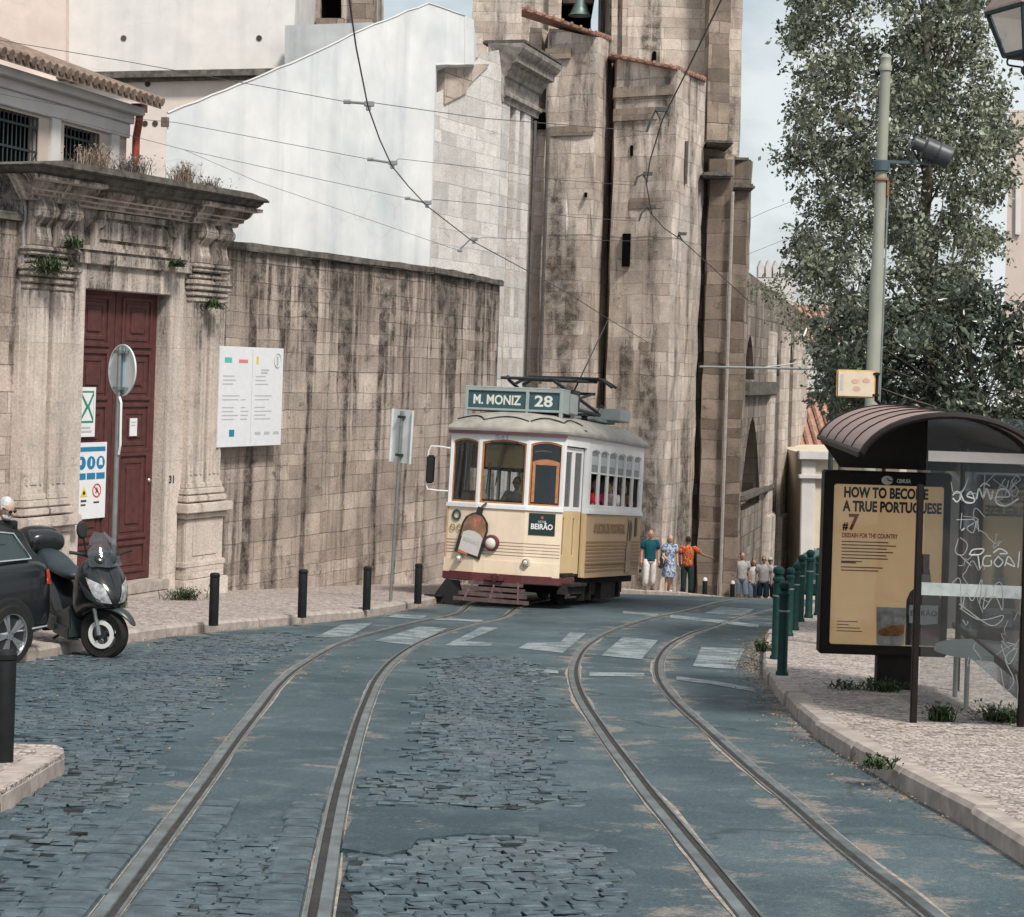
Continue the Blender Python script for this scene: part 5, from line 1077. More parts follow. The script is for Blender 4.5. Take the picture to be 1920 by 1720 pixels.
for x, y in ((-.93, .125), (-.79, .085)): b.lathe([(.042, 0), (.06, 0), (.06, .004), (.042, .004)], 18, Matrix.Translation((x, y, 1.33)) @ Matrix.Rotation(-rz, 4, 'Z') @ Matrix.Rotation(R(90), 4, 'X'))
b.build('round_emblem', plain('olive_print', (.30, .22, .08), .5, var=.05, bump=0), tram)
M, L = fm(6); q = M @ Vector((1.55, -.012, 1.36)); text('advert_text', 'O LICOR DE PORTUGAL', .24, M_BATTEN, tram, tuple(q), (math.pi / 2, 0, R(90)), 2.1, .008)
b = B()
b.prism([(2.72, .6), (3.1, .6), (3.08, 1.0), (3.0, 1.3), (2.97, 1.62), (2.83, 1.62), (2.80, 1.3), (2.72, 1.0)], -.02, -.0145, M=M); b.build('bottle_picture', plain('faded_bottle_print', (.33, .24, .17), .5, var=.3, scale=4, bump=0), tram, recalc=True)
b = B(); b.prism([(2.86, 1.2), (3.0, 1.25), (3.05, 1.5), (2.95, 1.62), (2.84, 1.5)], -.025, -.0205, M=M); o = b.build('bottle_neck_picture', plain('dark_bottle_neck_print', (.07, .06, .05), .5, bump=0), tram, recalc=True); b = B(); b.prism([(3.3, 1.3), (3.44, 1.3), (3.44, 1.66), (3.3, 1.66)], -.016, -.0, M=M); b.build('bottle_picture', bpy.data.materials['dark_bottle_neck_print'], tram, recalc=True)
# interior
b = B(); b.box(-1.1, 1.1, .3, 5.6, .58, .64); b.box(-1.0, 1.0, .3, 5.6, 2.92, 2.97); b.box(-.5, .95, .72, .76, .64, 1.9) if False else None; b.build('floor', M_UNDER, tram)  # interior shade put into the near-black floor and ceiling colour
for k in range(5):
    for x in (-.72, .72):
        b = B(); y = 1.55 + k * .7; b.box(x - .38, x + .38, y, y + .4, 1.02, 1.08); b.box(x - .38, x + .38, y + .38, y + .44, 1.08, 1.72); b.build('seat', plain('seat_brown', (.10, .055, .035), .5, .3) if k == 0 and x < 0 else bpy.data.materials['seat_brown'], tram, bevel=.02)
b = B(); b.tube([(.7, .85, .64), (.7, .85, 2.92)], .018, 6); b.tube([(.35, .45, 2.0), (.95, .5, 2.0)], .014, 6); b.box(-.2, .25, .3, .45, .64, 1.85); b.box(-.9, -.55, .35, .5, 1.82, 2.0); b.build('controls', M_IRON, tram)
# ================================================================== STREET FURNITURE
M_BOLL = plain('black_bollard_paint', (.012, .0145, .015), .6, .12, var=.3, bump=.05); M_GREENB = plain('bottle_green_paint', (.005, .033, .030), .5, .2, var=.3, bump=.03)
M_SHELT = plain('dark_brown_shelter_paint', (.013, .010, .009), .5, .18, var=.3, bump=.03); M_SROOF = paint('mauve_brown_roof_paint', (.30, .205, .185), .5, .12, .2); M_SGLASS = glass('scratched_shelter_glass', (.86, .88, .88), .97, .05, .022)
M_GALV = plain('galvanised_steel', (.28, .31, .31), .45, .4, .7, var=.2, scale=6, bump=.05); M_SIGNBACK = plain('grey_sign_back', (.60, .64, .645), .5, .35, .1, var=.12, scale=3, bump=.04)
# --- black bollards on the left pavement
def bollard_proto():
    t = thing('bollard', 'x', 'bollard')
    b = B(); b.lathe([(.062, 0), (.062, .60), (.056, .615)], 16); b.build('post', M_BOLL, t, smooth=True)
    b = B(); b.lathe([(.058, .61), (.066, .617), (.066, .645), (.05, .665), (.001, .672)], 16); b.build('cap', M_BOLL, t, smooth=True); return t
def place(o, p, h=.125, rz=0, label=None, sc=1): o.location = (p.x, p.y, g(p.y) + h); o.rotation_euler = (0, 0, rz); o.scale = (sc, sc, sc); o['label'] = label; return o
pb = bollard_proto(); pb['group'] = 'black bollards along the left pavement'
BL = [(400, 1173, 1.0, 'black bollard on the pavement in front of the gate pedestal'), (566, 1158, 1.0, 'black bollard below the right edge of the white notice board'), (687, 1143, .98, 'black bollard just left of the rectangular sign pole'),
      (783, 1132, .98, 'black bollard nearest the left side of the tram'), (5, 1430, 1.0, 'black bollard on the corner of the nearby kerbed island')]
for i, (x, y, sc, lab) in enumerate(BL): place(pb if i == 0 else dup(pb), G(x, y, .125), label=lab, sc=sc)
wt_ = thing('bollard', 'black white-topped bollard beside the rear of the tram', 'bollard', group='white-topped bollards past the crest')
b = B(); b.lathe([(.075, 0), (.075, .62), (.066, .64)], 14); b.build('post', M_BOLL, wt_, smooth=True)
b = B(); b.lathe([(.07, .63), (.075, .66), (.05, .72), (.001, .74)], 14); b.build('white_top', M_TWHITE, wt_, smooth=True)
for i, (x, Y, lab) in enumerate(((1190, 58.0, None), (1229, 58.6, 'white-topped bollard between the teal-shirted man and the woman in blue'), (1265, 59.2, 'white-topped bollard between the woman in blue and the man in red'),
                                 (1321, 59.8, 'white-topped bollard right of the man in the red shirt'), (1347, 60.4, 'white-topped bollard in front of the brown cathedral buttress'), (1373, 61.0, 'white-topped bollard nearest the group of four walkers'))):
    p = P(x, 1120, Y); o = wt_ if i == 0 else dup(wt_); o.location = (p.x, Y, g(Y) + .1); o['label'] = lab or o['label']
# --- bottle green posts beside the bus stop
gp = thing('green_post', 'x', 'bollard', group='green posts along the right kerb')
b = B(); b.lathe([(.07, 0), (.07, .04), (.055, .06), (.055, .86), (.066, .87), (.066, .90), (.05, .915), (.05, .935)], 16); b.build('post', M_GREENB, gp, smooth=True)
b = B(); b.lathe([(.03, .93), (.058, .95), (.066, .98), (.058, 1.01), (.03, 1.03), (.001, 1.035)], 16); b.build('knob', M_GREENB, gp, smooth=True)
b = B(); b.lathe([(.057, .70), (.060, .70), (.060, .72), (.057, .72)], 16); b.build('band', M_GALV, gp, smooth=True)
GP = [(1466, 1268, .93, 'shorter green post standing nearest the viewer on the kerb'), (1455, 1238, 1.02, 'green post at the kerb, half hidden by the shortest post'), (1479, 1193, .9, 'green post third along the kerb row, low and close to its neighbour'),
      (1490, 1182, .92, 'green post fourth along the kerb row'), (1500, 1166, 1.0, 'green post in the middle of the receding kerb row'), (1516, 1159, 1.06, 'tallest-looking green post of the far kerb row'), (1533, 1154, .96, 'green post at the far end beside the advertising panel')]
for i, (x, y, sc, lab) in enumerate(GP): place(gp if i == 0 else dup(gp), G(x, y, .125), label=lab, sc=sc)
# --- round sign seen from behind
p = G(209, 1163, .125)
t = thing('round_road_sign', 'round road sign on a grey pole seen from behind, in front of the red door', 'road sign', (p.x, p.y, g(p.y) + .12), (0, 0, R(-48)))
hz = (P(209, 645, p.y).z - t.location.z)
b = B(); b.tube([(0, 0, 0), (0, 0, hz - .03)], .033, 10); b.build('pole', M_GALV, t, smooth=True)
rD = .335; b = B(); b.lathe([(.001, 0), (rD - .01, 0), (rD, .012), (rD, .03), (rD - .012, .03), (rD - .012, .012), (.001, .012)], 36, Matrix.Translation((0, .06, hz - rD)) @ Matrix.Rotation(R(90), 4, 'X')); b.build('disc', M_SIGNBACK, t, smooth=True)
b = B(); b.box(-.05, .05, -.05, .055, hz - .60, hz - .1) if False else None
for z in (hz - .10, hz - .57): b = B(); b.box(-.15, .15, -.005, .04, z - .018, z + .018); b.box(-.05, .05, -.04, .01, z - .022, z + .022); b.build('clamp', M_GALV, t)
b = B(); b.box(-.055, .055, .02, .056, hz - .62, hz - .04); b.build('back_rail', paint('blue_grey_rail', (.20, .30, .33), .5), t)
b = B(); b.tube([(.04, -.01, hz - .68), (.075, -.005, hz - .75), (.08, 0, hz - 1.3), (.045, 0, hz - 1.42)], .016, 6); b.build('cable_tie', M_TWHITE, t)
# --- rectangular sign on leaning pole
p = G(732, 1128, .125)
t = thing('rectangular_sign', 'grey rectangular road sign seen from behind on a leaning pole left of the tram', 'road sign', (p.x, p.y, g(p.y) + .12), (0, R(2.2), R(-38)))
hz = (P(757, 768, p.y).z - t.location.z)
b = B(); b.tube([(0, 0, 0), (0, 0, hz - .02)], .028, 10); b.build('pole', M_GALV, t, smooth=True)
b = B(); b.box(-.23, .23, .035, .05, hz - .88, hz); b.box(-.23, -.215, .0, .05, hz - .88, hz); b.box(.215, .23, .0, .05, hz - .88, hz); b.build('plate', M_SIGNBACK, t, recalc=True)
for z in (hz - .12, hz - .75): b = B(); b.box(-.06, .06, -.035, .036, z - .02, z + .02); b.build('clamp', M_IRON, t)
# --- bus shelter
SP = G(1712, 1355, .125); ST = thing('bus_shelter', 'dark bus shelter with arched mauve roof and scratched glass side on the right pavement', 'bus shelter', (SP.x, SP.y, 0), (0, 0, -math.atan(.07)))
gz = g(SP.y) + .125; zeave = 1.165; SL = 3.35; CW = .84
b = B()
rf = []
for k in range(19):
    a = math.pi * (.08 + .84 * k / 18); rf.append((.19 - .70 * math.cos(a) / math.cos(math.pi * .08), zeave + .42 * (math.sin(a) - math.sin(math.pi * .08))))
rf = [(x, z) for x, z in rf]; th = .035
for y0, y1 in ((-.32, SL),):
    rings = [[(x, y, z) for x, z in rf] + [(x, y, z - th) for x, z in reversed(rf)] for y in (y0, y1)]; b.loft(rings)
roof = b.build('roof', M_SROOF, ST, smooth=True, recalc=True)
b = B()
for k in range(6): y = -.30 + (SL + .28) * k / 5; b.tube([(x, y, z + .003) for x, z in rf], .008, 5)
b.build('seam', M_SHELT, roof)
b = B()
for y in (-.335, SL + .015): b.tube([(x, y, z - th * .5) for x, z in rf], .026, 6)
for s_ in (0, -1): x, z = rf[s_]; b.tube([(x, -.33, z - .02), (x, SL, z - .02)], .028, 6)
b.build('edge_trim', M_SHELT, roof)
b = B(); rings = [[(x * .98, y, z - th - .012) for x, z in rf] + [(x * .98, y, z - th - .03) for x, z in reversed(rf)] for y in (.02, SL - .04)]; b.loft(rings); b.build('soffit', M_SHELT, roof, recalc=True)
for y in (0.0, SL - .25):
    for x in (0.0, CW):
        if x == 0 and y > 1: continue
        b = B(); zb = g(SP.y + y) + .1; b.box(x - .026, x + .026, y - .03, y + .03, zb, zeave + (.1 if x else -.26)); b.build('post', M_SHELT, ST, bevel=.008)
b = B(); b.box(CW - .03, CW + .03, -.03, SL, zeave - .06, zeave); b.box(CW - .02, CW + .02, .0, SL, gz + .35, gz + .40); b.build('beam', M_SHELT, ST)
zg0, zg1 = gz + .14, zeave + .28
b = B(); b.box(.04, CW - .03, -.012, -.004, zg0, zg1); gl = b.build('side_glass', M_SGLASS, ST)
b = B(); b.box(CW - .006, CW + .006, .05, SL - .3, gz + .2, zeave - .1); b.build('back_glass', M_SGLASS, ST)
b = B(); b.box(.05, CW + .0, -.022, -.014, zeave - .075, zeave + .008); b.build('name_strip', plain('pale_name_strip', (.84, .78, .75), .5, var=.06, bump=0), ST)
b = B(); b.box(.03, CW - .01, -.018, -.013, gz + 1.02, gz + 1.12); b.build('frosted_band', plain('frosted_band', (.36, .40, .40), .5, var=.2, scale=14, bump=0), ST)
# dark tympanum closing the far end of the vault
b = B(); b.prism([(x * .97, z - .05) for x, z in rf][::1] + [(rf[-1][0] * .97, zeave - .3), (rf[0][0] * .6, zeave - .3)], SL - .06, SL - .03); b.build('tympanum', plain('smoked_brown_panel', (.020, .015, .012), .35, .3, var=.3, bump=0), ST, recalc=True)
# graffiti scratched into the glass
def gp_(x, y): return ((x - 1720) / 235.0 * 1.0 + .03, -.0165, zeave - .035 + (868 - y) / 235.0)
M_SCR = plain('white_marker', (.40, .435, .445), .6, var=.1, bump=0); M_SCR2 = plain('grey_scratch', (.27, .295, .30), .7, var=.2, bump=0)
b = B()
for st in ([(1768, 915), (1774, 935), (1790, 930), (1800, 905), (1794, 925), (1785, 945), (1810, 952), (1815, 935), (1798, 938)], [(1830, 900), (1828, 945)], [(1850, 895), (1830, 925), (1866, 955)], [(1868, 905), (1862, 915), (1870, 922), (1874, 908), (1868, 940)], [(1886, 900), (1880, 912), (1892, 925), (1886, 938), (1876, 930), (1886, 915), (1896, 905), (1886, 898)],
           [(1780, 985), (1812, 983)], [(1790, 972), (1788, 1002)], [(1812, 990), (1800, 1000), (1812, 1008), (1818, 985), (1822, 1006)], [(1785, 1020), (1780, 1045), (1795, 1050), (1802, 1030), (1788, 1018)], [(1810, 1070), (1790, 1052)],
           [(1775, 1105), (1790, 1095), (1795, 1150), (1802, 1120), (1815, 1135), (1830, 1095), (1828, 1140)], [(1840, 1110), (1835, 1150), (1855, 1125), (1870, 1150), (1866, 1100), (1850, 1108)], [(1792, 1150), (1830, 1170), (1872, 1160), (1850, 1180), (1790, 1142)], [(1870, 1215), (1885, 1250), (1900, 1220), (1878, 1240), (1895, 1280), (1880, 1300), (1870, 1260)], [(1880, 1210), (1900, 1214)]):
    b.tube(spline([gp_(x, y) for x, y in st], .02), .0045, 4)
rg_ = random.Random(12)
for _ in range(16):
    x, y = rg_.uniform(1775, 1900), rg_.uniform(900, 1290); st = [(x, y)]
    for _k in range(rg_.randint(4, 7)): st.append((min(1903, max(1765, st[-1][0] + rg_.uniform(-14, 20))), st[-1][1] + rg_.uniform(-22, 22)))
    b.tube(spline([gp_(a_, c_) for a_, c_ in st], .02), .003, 4)
b.build('scratched_tag', M_SCR2, ST)
b = B()
for st in ([(1772, 940), (1780, 932), (1788, 940), (1780, 952), (1772, 945)], [(1786, 935), (1796, 952), (1812, 950), (1806, 932), (1798, 940), (1812, 945)], [(1816, 945), (1820, 925), (1828, 942), (1834, 925), (1842, 945), (1846, 928)], [(1822, 922), (1830, 915), (1840, 920)], [(1850, 940), (1876, 938), (1870, 925), (1855, 928), (1852, 950), (1870, 956), (1893, 942)],
           [(1806, 1050), (1812, 1040), (1832, 1038), (1826, 1048), (1808, 1050)], [(1822, 1050), (1826, 1074)], [(1846, 1050), (1834, 1052), (1832, 1068), (1846, 1068), (1846, 1058)], [(1858, 1052), (1852, 1062), (1860, 1070), (1868, 1060), (1858, 1050)], [(1872, 1068), (1878, 1050), (1890, 1068), (1874, 1062)], [(1850, 1044), (1862, 1036), (1876, 1044), (1862, 1046)], [(1898, 1040), (1896, 1070)], [(1790, 1005), (1796, 1000)]):
    b.tube(spline([gp_(x, y) for x, y in st], .015), .0065, 4)
b.build('marker_tag', M_SCR, ST)
# seat
b = B(); zs = g(SP.y + 1.6) + .125 + .47; pts = [(CW - .02 - .42 * math.sin(math.pi * (k / 16)) ** .6, 1.1 + 1.1 * k / 16) for k in range(17)]
rings = [[(x, y, zs) for x, y in pts] + [(CW - .02, 2.2, zs), (CW - .02, 1.1, zs)], [(x + .01, y, zs + .045) for x, y in pts] + [(CW - .02, 2.2, zs + .045), (CW - .02, 1.1, zs + .045)]]; b.loft(rings); seat = b.build('seat', M_GREYP, ST, recalc=True, bevel=.012)
b = B()
for y in (1.35, 1.95): b.tube([(CW - .2, y, zs), (CW - .2, y, zs - .45)], .022, 8)
b.build('leg', M_GALV, seat)
# --- lit advertising panel closing the far end
AP = G(1682, 1294, .125); Sx = AP.y / F_PX
A = thing('advertising_panel', 'tall dark advertising panel with tan liqueur poster at the shelter end', 'advertising panel', (P(1540, 1100, AP.y).x, AP.y, 0), (0, 0, 0))
def az(y): return P(1545, y, AP.y).z
aw = 1.205; z0, z1 = az(1226), az(882)
b = B(); b.prism(rect(0, aw, z0, z1), 0, .20, [rect(.095, aw - .06, z0 + .09, z1 - .125)]); b.box(.05, aw - .03, .06, .18, z0 + .04, z1 - .04); b.build('case', M_SHELT, A, recalc=True, bevel=.012)
b = B(); b.box(.56, .94, .04, .17, g(AP.y) + .1, z0); b.build('pedestal', M_SHELT, A)
s = N('tan_poster_paper'); v = s.coord('Object'); n1 = s.noise(v, 2.2, 5, .6); M_POST = s.done(s.mix(s.ramp(n1, .3, .7), (.62, .43, .25), (.74, .54, .34)), .45, None, .3, Emission_Color=(.5, .33, .17, 1), Emission_Strength=.34)
px0, px1, pz0, pz1 = .097, aw - .062, z0 + .092, z1 - .127
b = B(); b.box(px0, px1, .045, .05, pz0, pz1); po = b.build('poster', M_POST, A)
b = B(); b.box(px0 - .01, px1 + .01, .022, .026, pz0, pz1); b.build('cover_glass', glass('poster_glass', (.95, .95, .95), .9, .04), A)
PX = lambda x: (x - 1540) * Sx + .0; yf = .0435
M_POSTRED = plain('poster_red', (.42, .06, .035), .5, var=.05, bump=0)
def ptxt(s_, x, y, size, width, mat=M_INK, bold=.003): text('poster_text', s_, size, mat, po, (PX(x), yf, az(y)), width=width, bold=bold, align='LEFT')
ptxt('HOW TO BECOME', 1578, 931, .135, .80, bold=.006); ptxt('A TRUE PORTUGUESE', 1578, 957, .135, .94, bold=.006); ptxt('#', 1578, 992, .10, .055, bold=.004); ptxt('7', 1588, 992, .21, .10, M_POSTRED, .006); ptxt('DISDAIN FOR THE COUNTRY', 1577, 1007, .06, .53, M_POSTRED, .002)
b = B(); rnd = random.Random(8)
for k in range(7): z = az(1016 + k * 6.2); b.box(PX(1577), PX(1577) + (.2 if k == 6 else rnd.uniform(.42, .52)), yf - .001, yf + .002, z, z + .011)
for k in range(2): z = az(1064 + k * 6); b.box(PX(1577), PX(1577) + rnd.uniform(.34, .40), yf - .001, yf + .002, z, z + .011)
for k, w_ in enumerate((.2, .11, .22, .24)): z = az(1166 + k * 6); b.box(PX(1573), PX(1573) + w_, yf - .001, yf + .002, z, z + .008)
b.build('small_print', plain('brown_print', (.20, .12, .065), .6, var=.2, bump=0), po)
b = B(); b.box(PX(1577), PX(1605), yf - .001, yf + .002, az(1056), az(1052)); b.build('red_print', M_POSTRED, po)
def bot(pts, y0, nm, mat): b = B(); b.prism([(PX(x), az(y)) for x, y in pts][::-1], y0 - .002, y0); return b.build(nm, mat, po, recalc=True)
bot([(1646, 1136), (1702, 1136), (1700, 1204), (1694, 1208), (1654, 1208), (1648, 1204)], .043, 'tumbler_picture', plain('glass_print', (.50, .49, .46), .4, var=.35, scale=14, bump=0))
bot([(1652, 1180), (1660, 1176), (1676, 1170), (1700, 1168), (1699, 1184), (1690, 1190), (1656, 1190), (1650, 1186)], .0405, 'drink_picture', plain('amber_print', (.44, .18, .05), .4, var=.5, scale=30, bump=0))
bot([(1702, 1206), (1702, 1122), (1708, 1106), (1722, 1094), (1726, 1062), (1744, 1062), (1748, 1094), (1762, 1106), (1768, 1122), (1768, 1206)], .043, 'bottle_picture', plain('dark_green_print', (.02, .035, .03), .3, .5, var=.3, bump=0))
bot([(1727, 1062), (1743, 1062), (1743, 1034), (1727, 1034)], .043, 'cork_picture', plain('dark_cork_print', (.07, .045, .03), .5, bump=0)); bot([(1725, 1072), (1746, 1072), (1747, 1090), (1724, 1090)], .0405, 'neck_label_picture', plain('pale_green_print', (.25, .33, .28), .5, bump=0))
bot([(1727, 1098), (1742, 1098), (1742, 1112), (1727, 1112)], .0405, 'seal_picture', M_POSTRED); bot([(1708, 1130), (1762, 1130), (1762, 1164), (1735, 1167), (1708, 1164)], .0405, 'label_picture', M_PAPER); bot([(1708, 1174), (1762, 1174), (1762, 1190), (1708, 1190)], .0405, 'label_picture', M_MAROON)
text('label_text', 'BEIRÃO', .07, M_INK, po, (PX(1735), .0375, az(1150)), width=.25)
text('maker_lettering', 'CEMUSA', .05, M_LETTER, A, (PX(1688), -.004, az(901)), width=.135, bold=.002)
b = B(); b.lathe([(.001, 0), (.042, 0), (.042, .004), (.001, .004)], 20, Matrix.Translation((PX(1657), -.001, az(897))) @ Matrix.Rotation(R(90), 4, 'X') @ Matrix.Scale(1.3, 4, (1, 0, 0))); lg = b.build('maker_emblem', M_LETTER, A)
b = B(); b.tube([(PX(1657), -.006, az(893)), (PX(1660), -.006, az(898)), (PX(1668), -.006, az(898))], .007, 4); b.build('emblem_stroke', M_SHELT, lg)
# --- stop flag sign
p = G(1650, 1268, .125)
t = thing('stop_flag', 'pale yellow tram stop flag on a post rising behind the shelter roof', 'stop sign', (P(1641, 720, p.y + .75).x, p.y + .75, g(p.y + .75) + .125), (0, 0, 0))
zt_ = P(1641, 695, p.y + .75).z - t.location.z; fh_ = 52 * (p.y + .75) / F_PX; b = B(); b.tube([(.14, .1, 0), (.14, .1, zt_ - fh_ - .12), (.02, .02, zt_ - fh_ - .02), (.02, .02, zt_ - .02)], .022, 8); b.build('post', M_SHELT, t)
fw_ = 78 * (p.y + .75) / F_PX; fh = 52 * (p.y + .75) / F_PX
b = B(); b.box(-fw_ + .03, .0, -.02, .02, zt_ - fh, zt_); b.build('frame', plain('amber_sign_rim', (.52, .36, .14), .4), t, bevel=.012)
b = B(); b.box(-fw_ + .045, -.018, -.026, -.0205, zt_ - fh + .015, zt_ - .015); f_ = b.build('plate', plain('pale_sign_face', (.62, .52, .40), .4, var=.08, bump=0), t)
b = B(); b.box(-.03, .04, -.03, .03, zt_ - .05, zt_ - .025); b.box(-.03, .04, -.03, .03, zt_ - fh + .02, zt_ - fh + .045); b.build('clip', M_SHELT, t)
b = B()
for x, z, w_ in ((-.22, -.12, .08), (-.10, -.11, .08), (-.20, -.20, .08)): b.lathe([(.001, 0), (.026, 0), (.026, .002), (.001, .002)], 14, Matrix.Translation((x, -.0265, zt_ + z)) @ Matrix.Scale(1.6, 4, (1, 0, 0)) @ Matrix.Rotation(R(90), 4, 'X'))
b.build('faded_print', plain('faded_pink_print', (.55, .36, .28), .5, var=.1, bump=0), f_)
b = B(); b.box(-fw_ + .07, -fw_ + .10, -.0285, -.0265, zt_ - .22, zt_ - .05); b.build('side_print', M_GREYINK, f_)
# --- tall green pole with floodlight
pY = 23.9; p = P(1617, 1160, pY)
t = thing('tram_pole', 'tall pale green tram wire pole with a floodlight, behind the bus shelter', 'pole', (p.x, pY, g(pY) + .1), (0, R(.55), 0))
M_PALEG = paint('sage_green_paint', (.26, .27, .225), .5, .12, .3); zp = P(1663, 100, pY).z - t.location.z
b = B(); b.lathe([(.12, 0), (.12, .9), (.09, 1.0), (.083, zp * .64), (.074, zp * .645), (.064, zp - .22)], 18); b.build('shaft', M_PALEG, t, smooth=True)
b = B(); b.lathe([(.064, zp - .23), (.08, zp - .22), (.08, zp - .17), (.068, zp - .15), (.064, zp - .08), (.072, zp - .06), (.05, zp - .02), (.001, zp)], 18); b.build('finial', M_PALEG, t, smooth=True)
zc2 = P(1650, 310, pY).z - t.location.z
b = B(); b.lathe([(.085, zc2 - .08), (.105, zc2 - .07), (.105, zc2 + .05), (.085, zc2 + .06)], 18); b.box(.08, .64, -.03, .03, zc2 + .03, zc2 + .065); b.build('bracket', paint('slate_blue_paint', (.05, .085, .10), .5), t, smooth=True)
b = B(); b.lathe([(.084, zc2 - .2), (.095, zc2 - .19), (.095, zc2 - .17), (.084, zc2 - .16)], 18); b.box(.07, .098, -.05, .05, zc2 - .38, zc2 - .2); b.build('clamp', plain('rust_band', (.25, .12, .07), .7), t)
b = B(); b.tube([(.095, 0, zc2 - .3), (.10, 0, .5)], .012, 6); b.build('cable', M_GALV, t)
Fm = Matrix.Translation((.40, -.05, zc2 + .29)) @ Matrix.Rotation(R(112), 4, 'Y')
b = B(); b.lathe([(.001, -.04), (.08, -.03), (.085, .10), (.13, .13), (.14, .42), (.15, .46), (.135, .46), (.12, .42), (.001, .40)], 18, Fm); fl = b.build('floodlight', plain('floodlight_grey', (.06, .065, .07), .45, .4, .3), t, smooth=True)
b = B(); b.lathe([(.142, .28), (.15, .28), (.15, .30), (.142, .30)], 18, Fm); b.tube([(.38, -.05, zc2 + .05), (.36, -.05, zc2 + .3)], .02, 6); b.tube([(.55, -.05, zc2 + .05), (.58, -.05, zc2 + .2)], .02, 6); b.build('yoke', M_IRON, fl)
# --- cast iron lantern, top right
LY = 14.0; c = P(1930, 78, LY); t = thing('street_lantern', 'black framed glass street lantern hanging at the top right corner', 'lantern', (c.x, LY, c.z), (0, 0, R(20)))
px = LY / F_PX; hb = lambda y: (80 - y) * px
b = B()
def ring4(r_, z): return [(r_ * math.cos(a), r_ * math.sin(a), z) for a in (math.pi / 4 + k * math.pi / 2 for k in range(4))]
r1, r0 = .315, .185
for k in range(4):
    A_, C_ = Vector(ring4(r1, hb(24))[k]), Vector(ring4(r0, hb(105))[k]); b.tube([A_, C_], .014, 5); A2, C2 = Vector(ring4(r1, hb(24))[(k + 1) % 4]), Vector(ring4(r0, hb(105))[(k + 1) % 4]); b.tube([A_, A2], .018, 5); b.tube([C_, C2], .018, 5)
b.build('frame', M_IRON, t)
b = B(); b.loft([ring4(r1 - .012, hb(24)), ring4(r0 - .01, hb(105))], cap=False); b.build('glazing', glass('milky_lantern_glass', (.80, .80, .78), .7, .1, .5), t)
b = B(); b.loft([ring4(r1 + .03, hb(22)), ring4(r1 + .02, hb(16)), ring4(.17, hb(-35)), ring4(.12, hb(-45))]); b.build('roof', plain('pinkish_copper_hood', (.26, .19, .165), .5, .4, .4), t, bevel=.004)
b = B(); b.lathe([(.03, hb(45)), (.05, hb(38)), (.05, hb(26)), (.02, hb(22))], 10); b.build('bulb', M_LENS, t, smooth=True)
b = B(); b.loft([ring4(r0 + .01, hb(104)), ring4(r0 - .03, hb(112))])
for k in range(4): a = k * math.pi / 2 + math.pi / 4; b.tube(spline([(r0 * .8 * math.cos(a), r0 * .8 * math.sin(a), hb(110)), (.15 * math.cos(a), .15 * math.sin(a), hb(122)), (.05 * math.cos(a), .05 * math.sin(a), hb(128))], .02), .008, 5)
b.lathe([(.05, hb(110)), (.03, hb(124)), (.055, hb(130)), (.055, hb(138)), (.03, hb(146)), (.035, hb(150)), (.001, hb(160))], 12); b.tube([(0, 0, hb(130)), (.5, -.15, hb(132)), (.9, -.25, hb(132))], .02, 6); b.build('bracket', M_IRON, t)
b = B(); b.tube([(.9, -.25, hb(40)), (.9, -.25, g(LY) - c.z)], .05, 10); b.build('post', M_IRON, t)
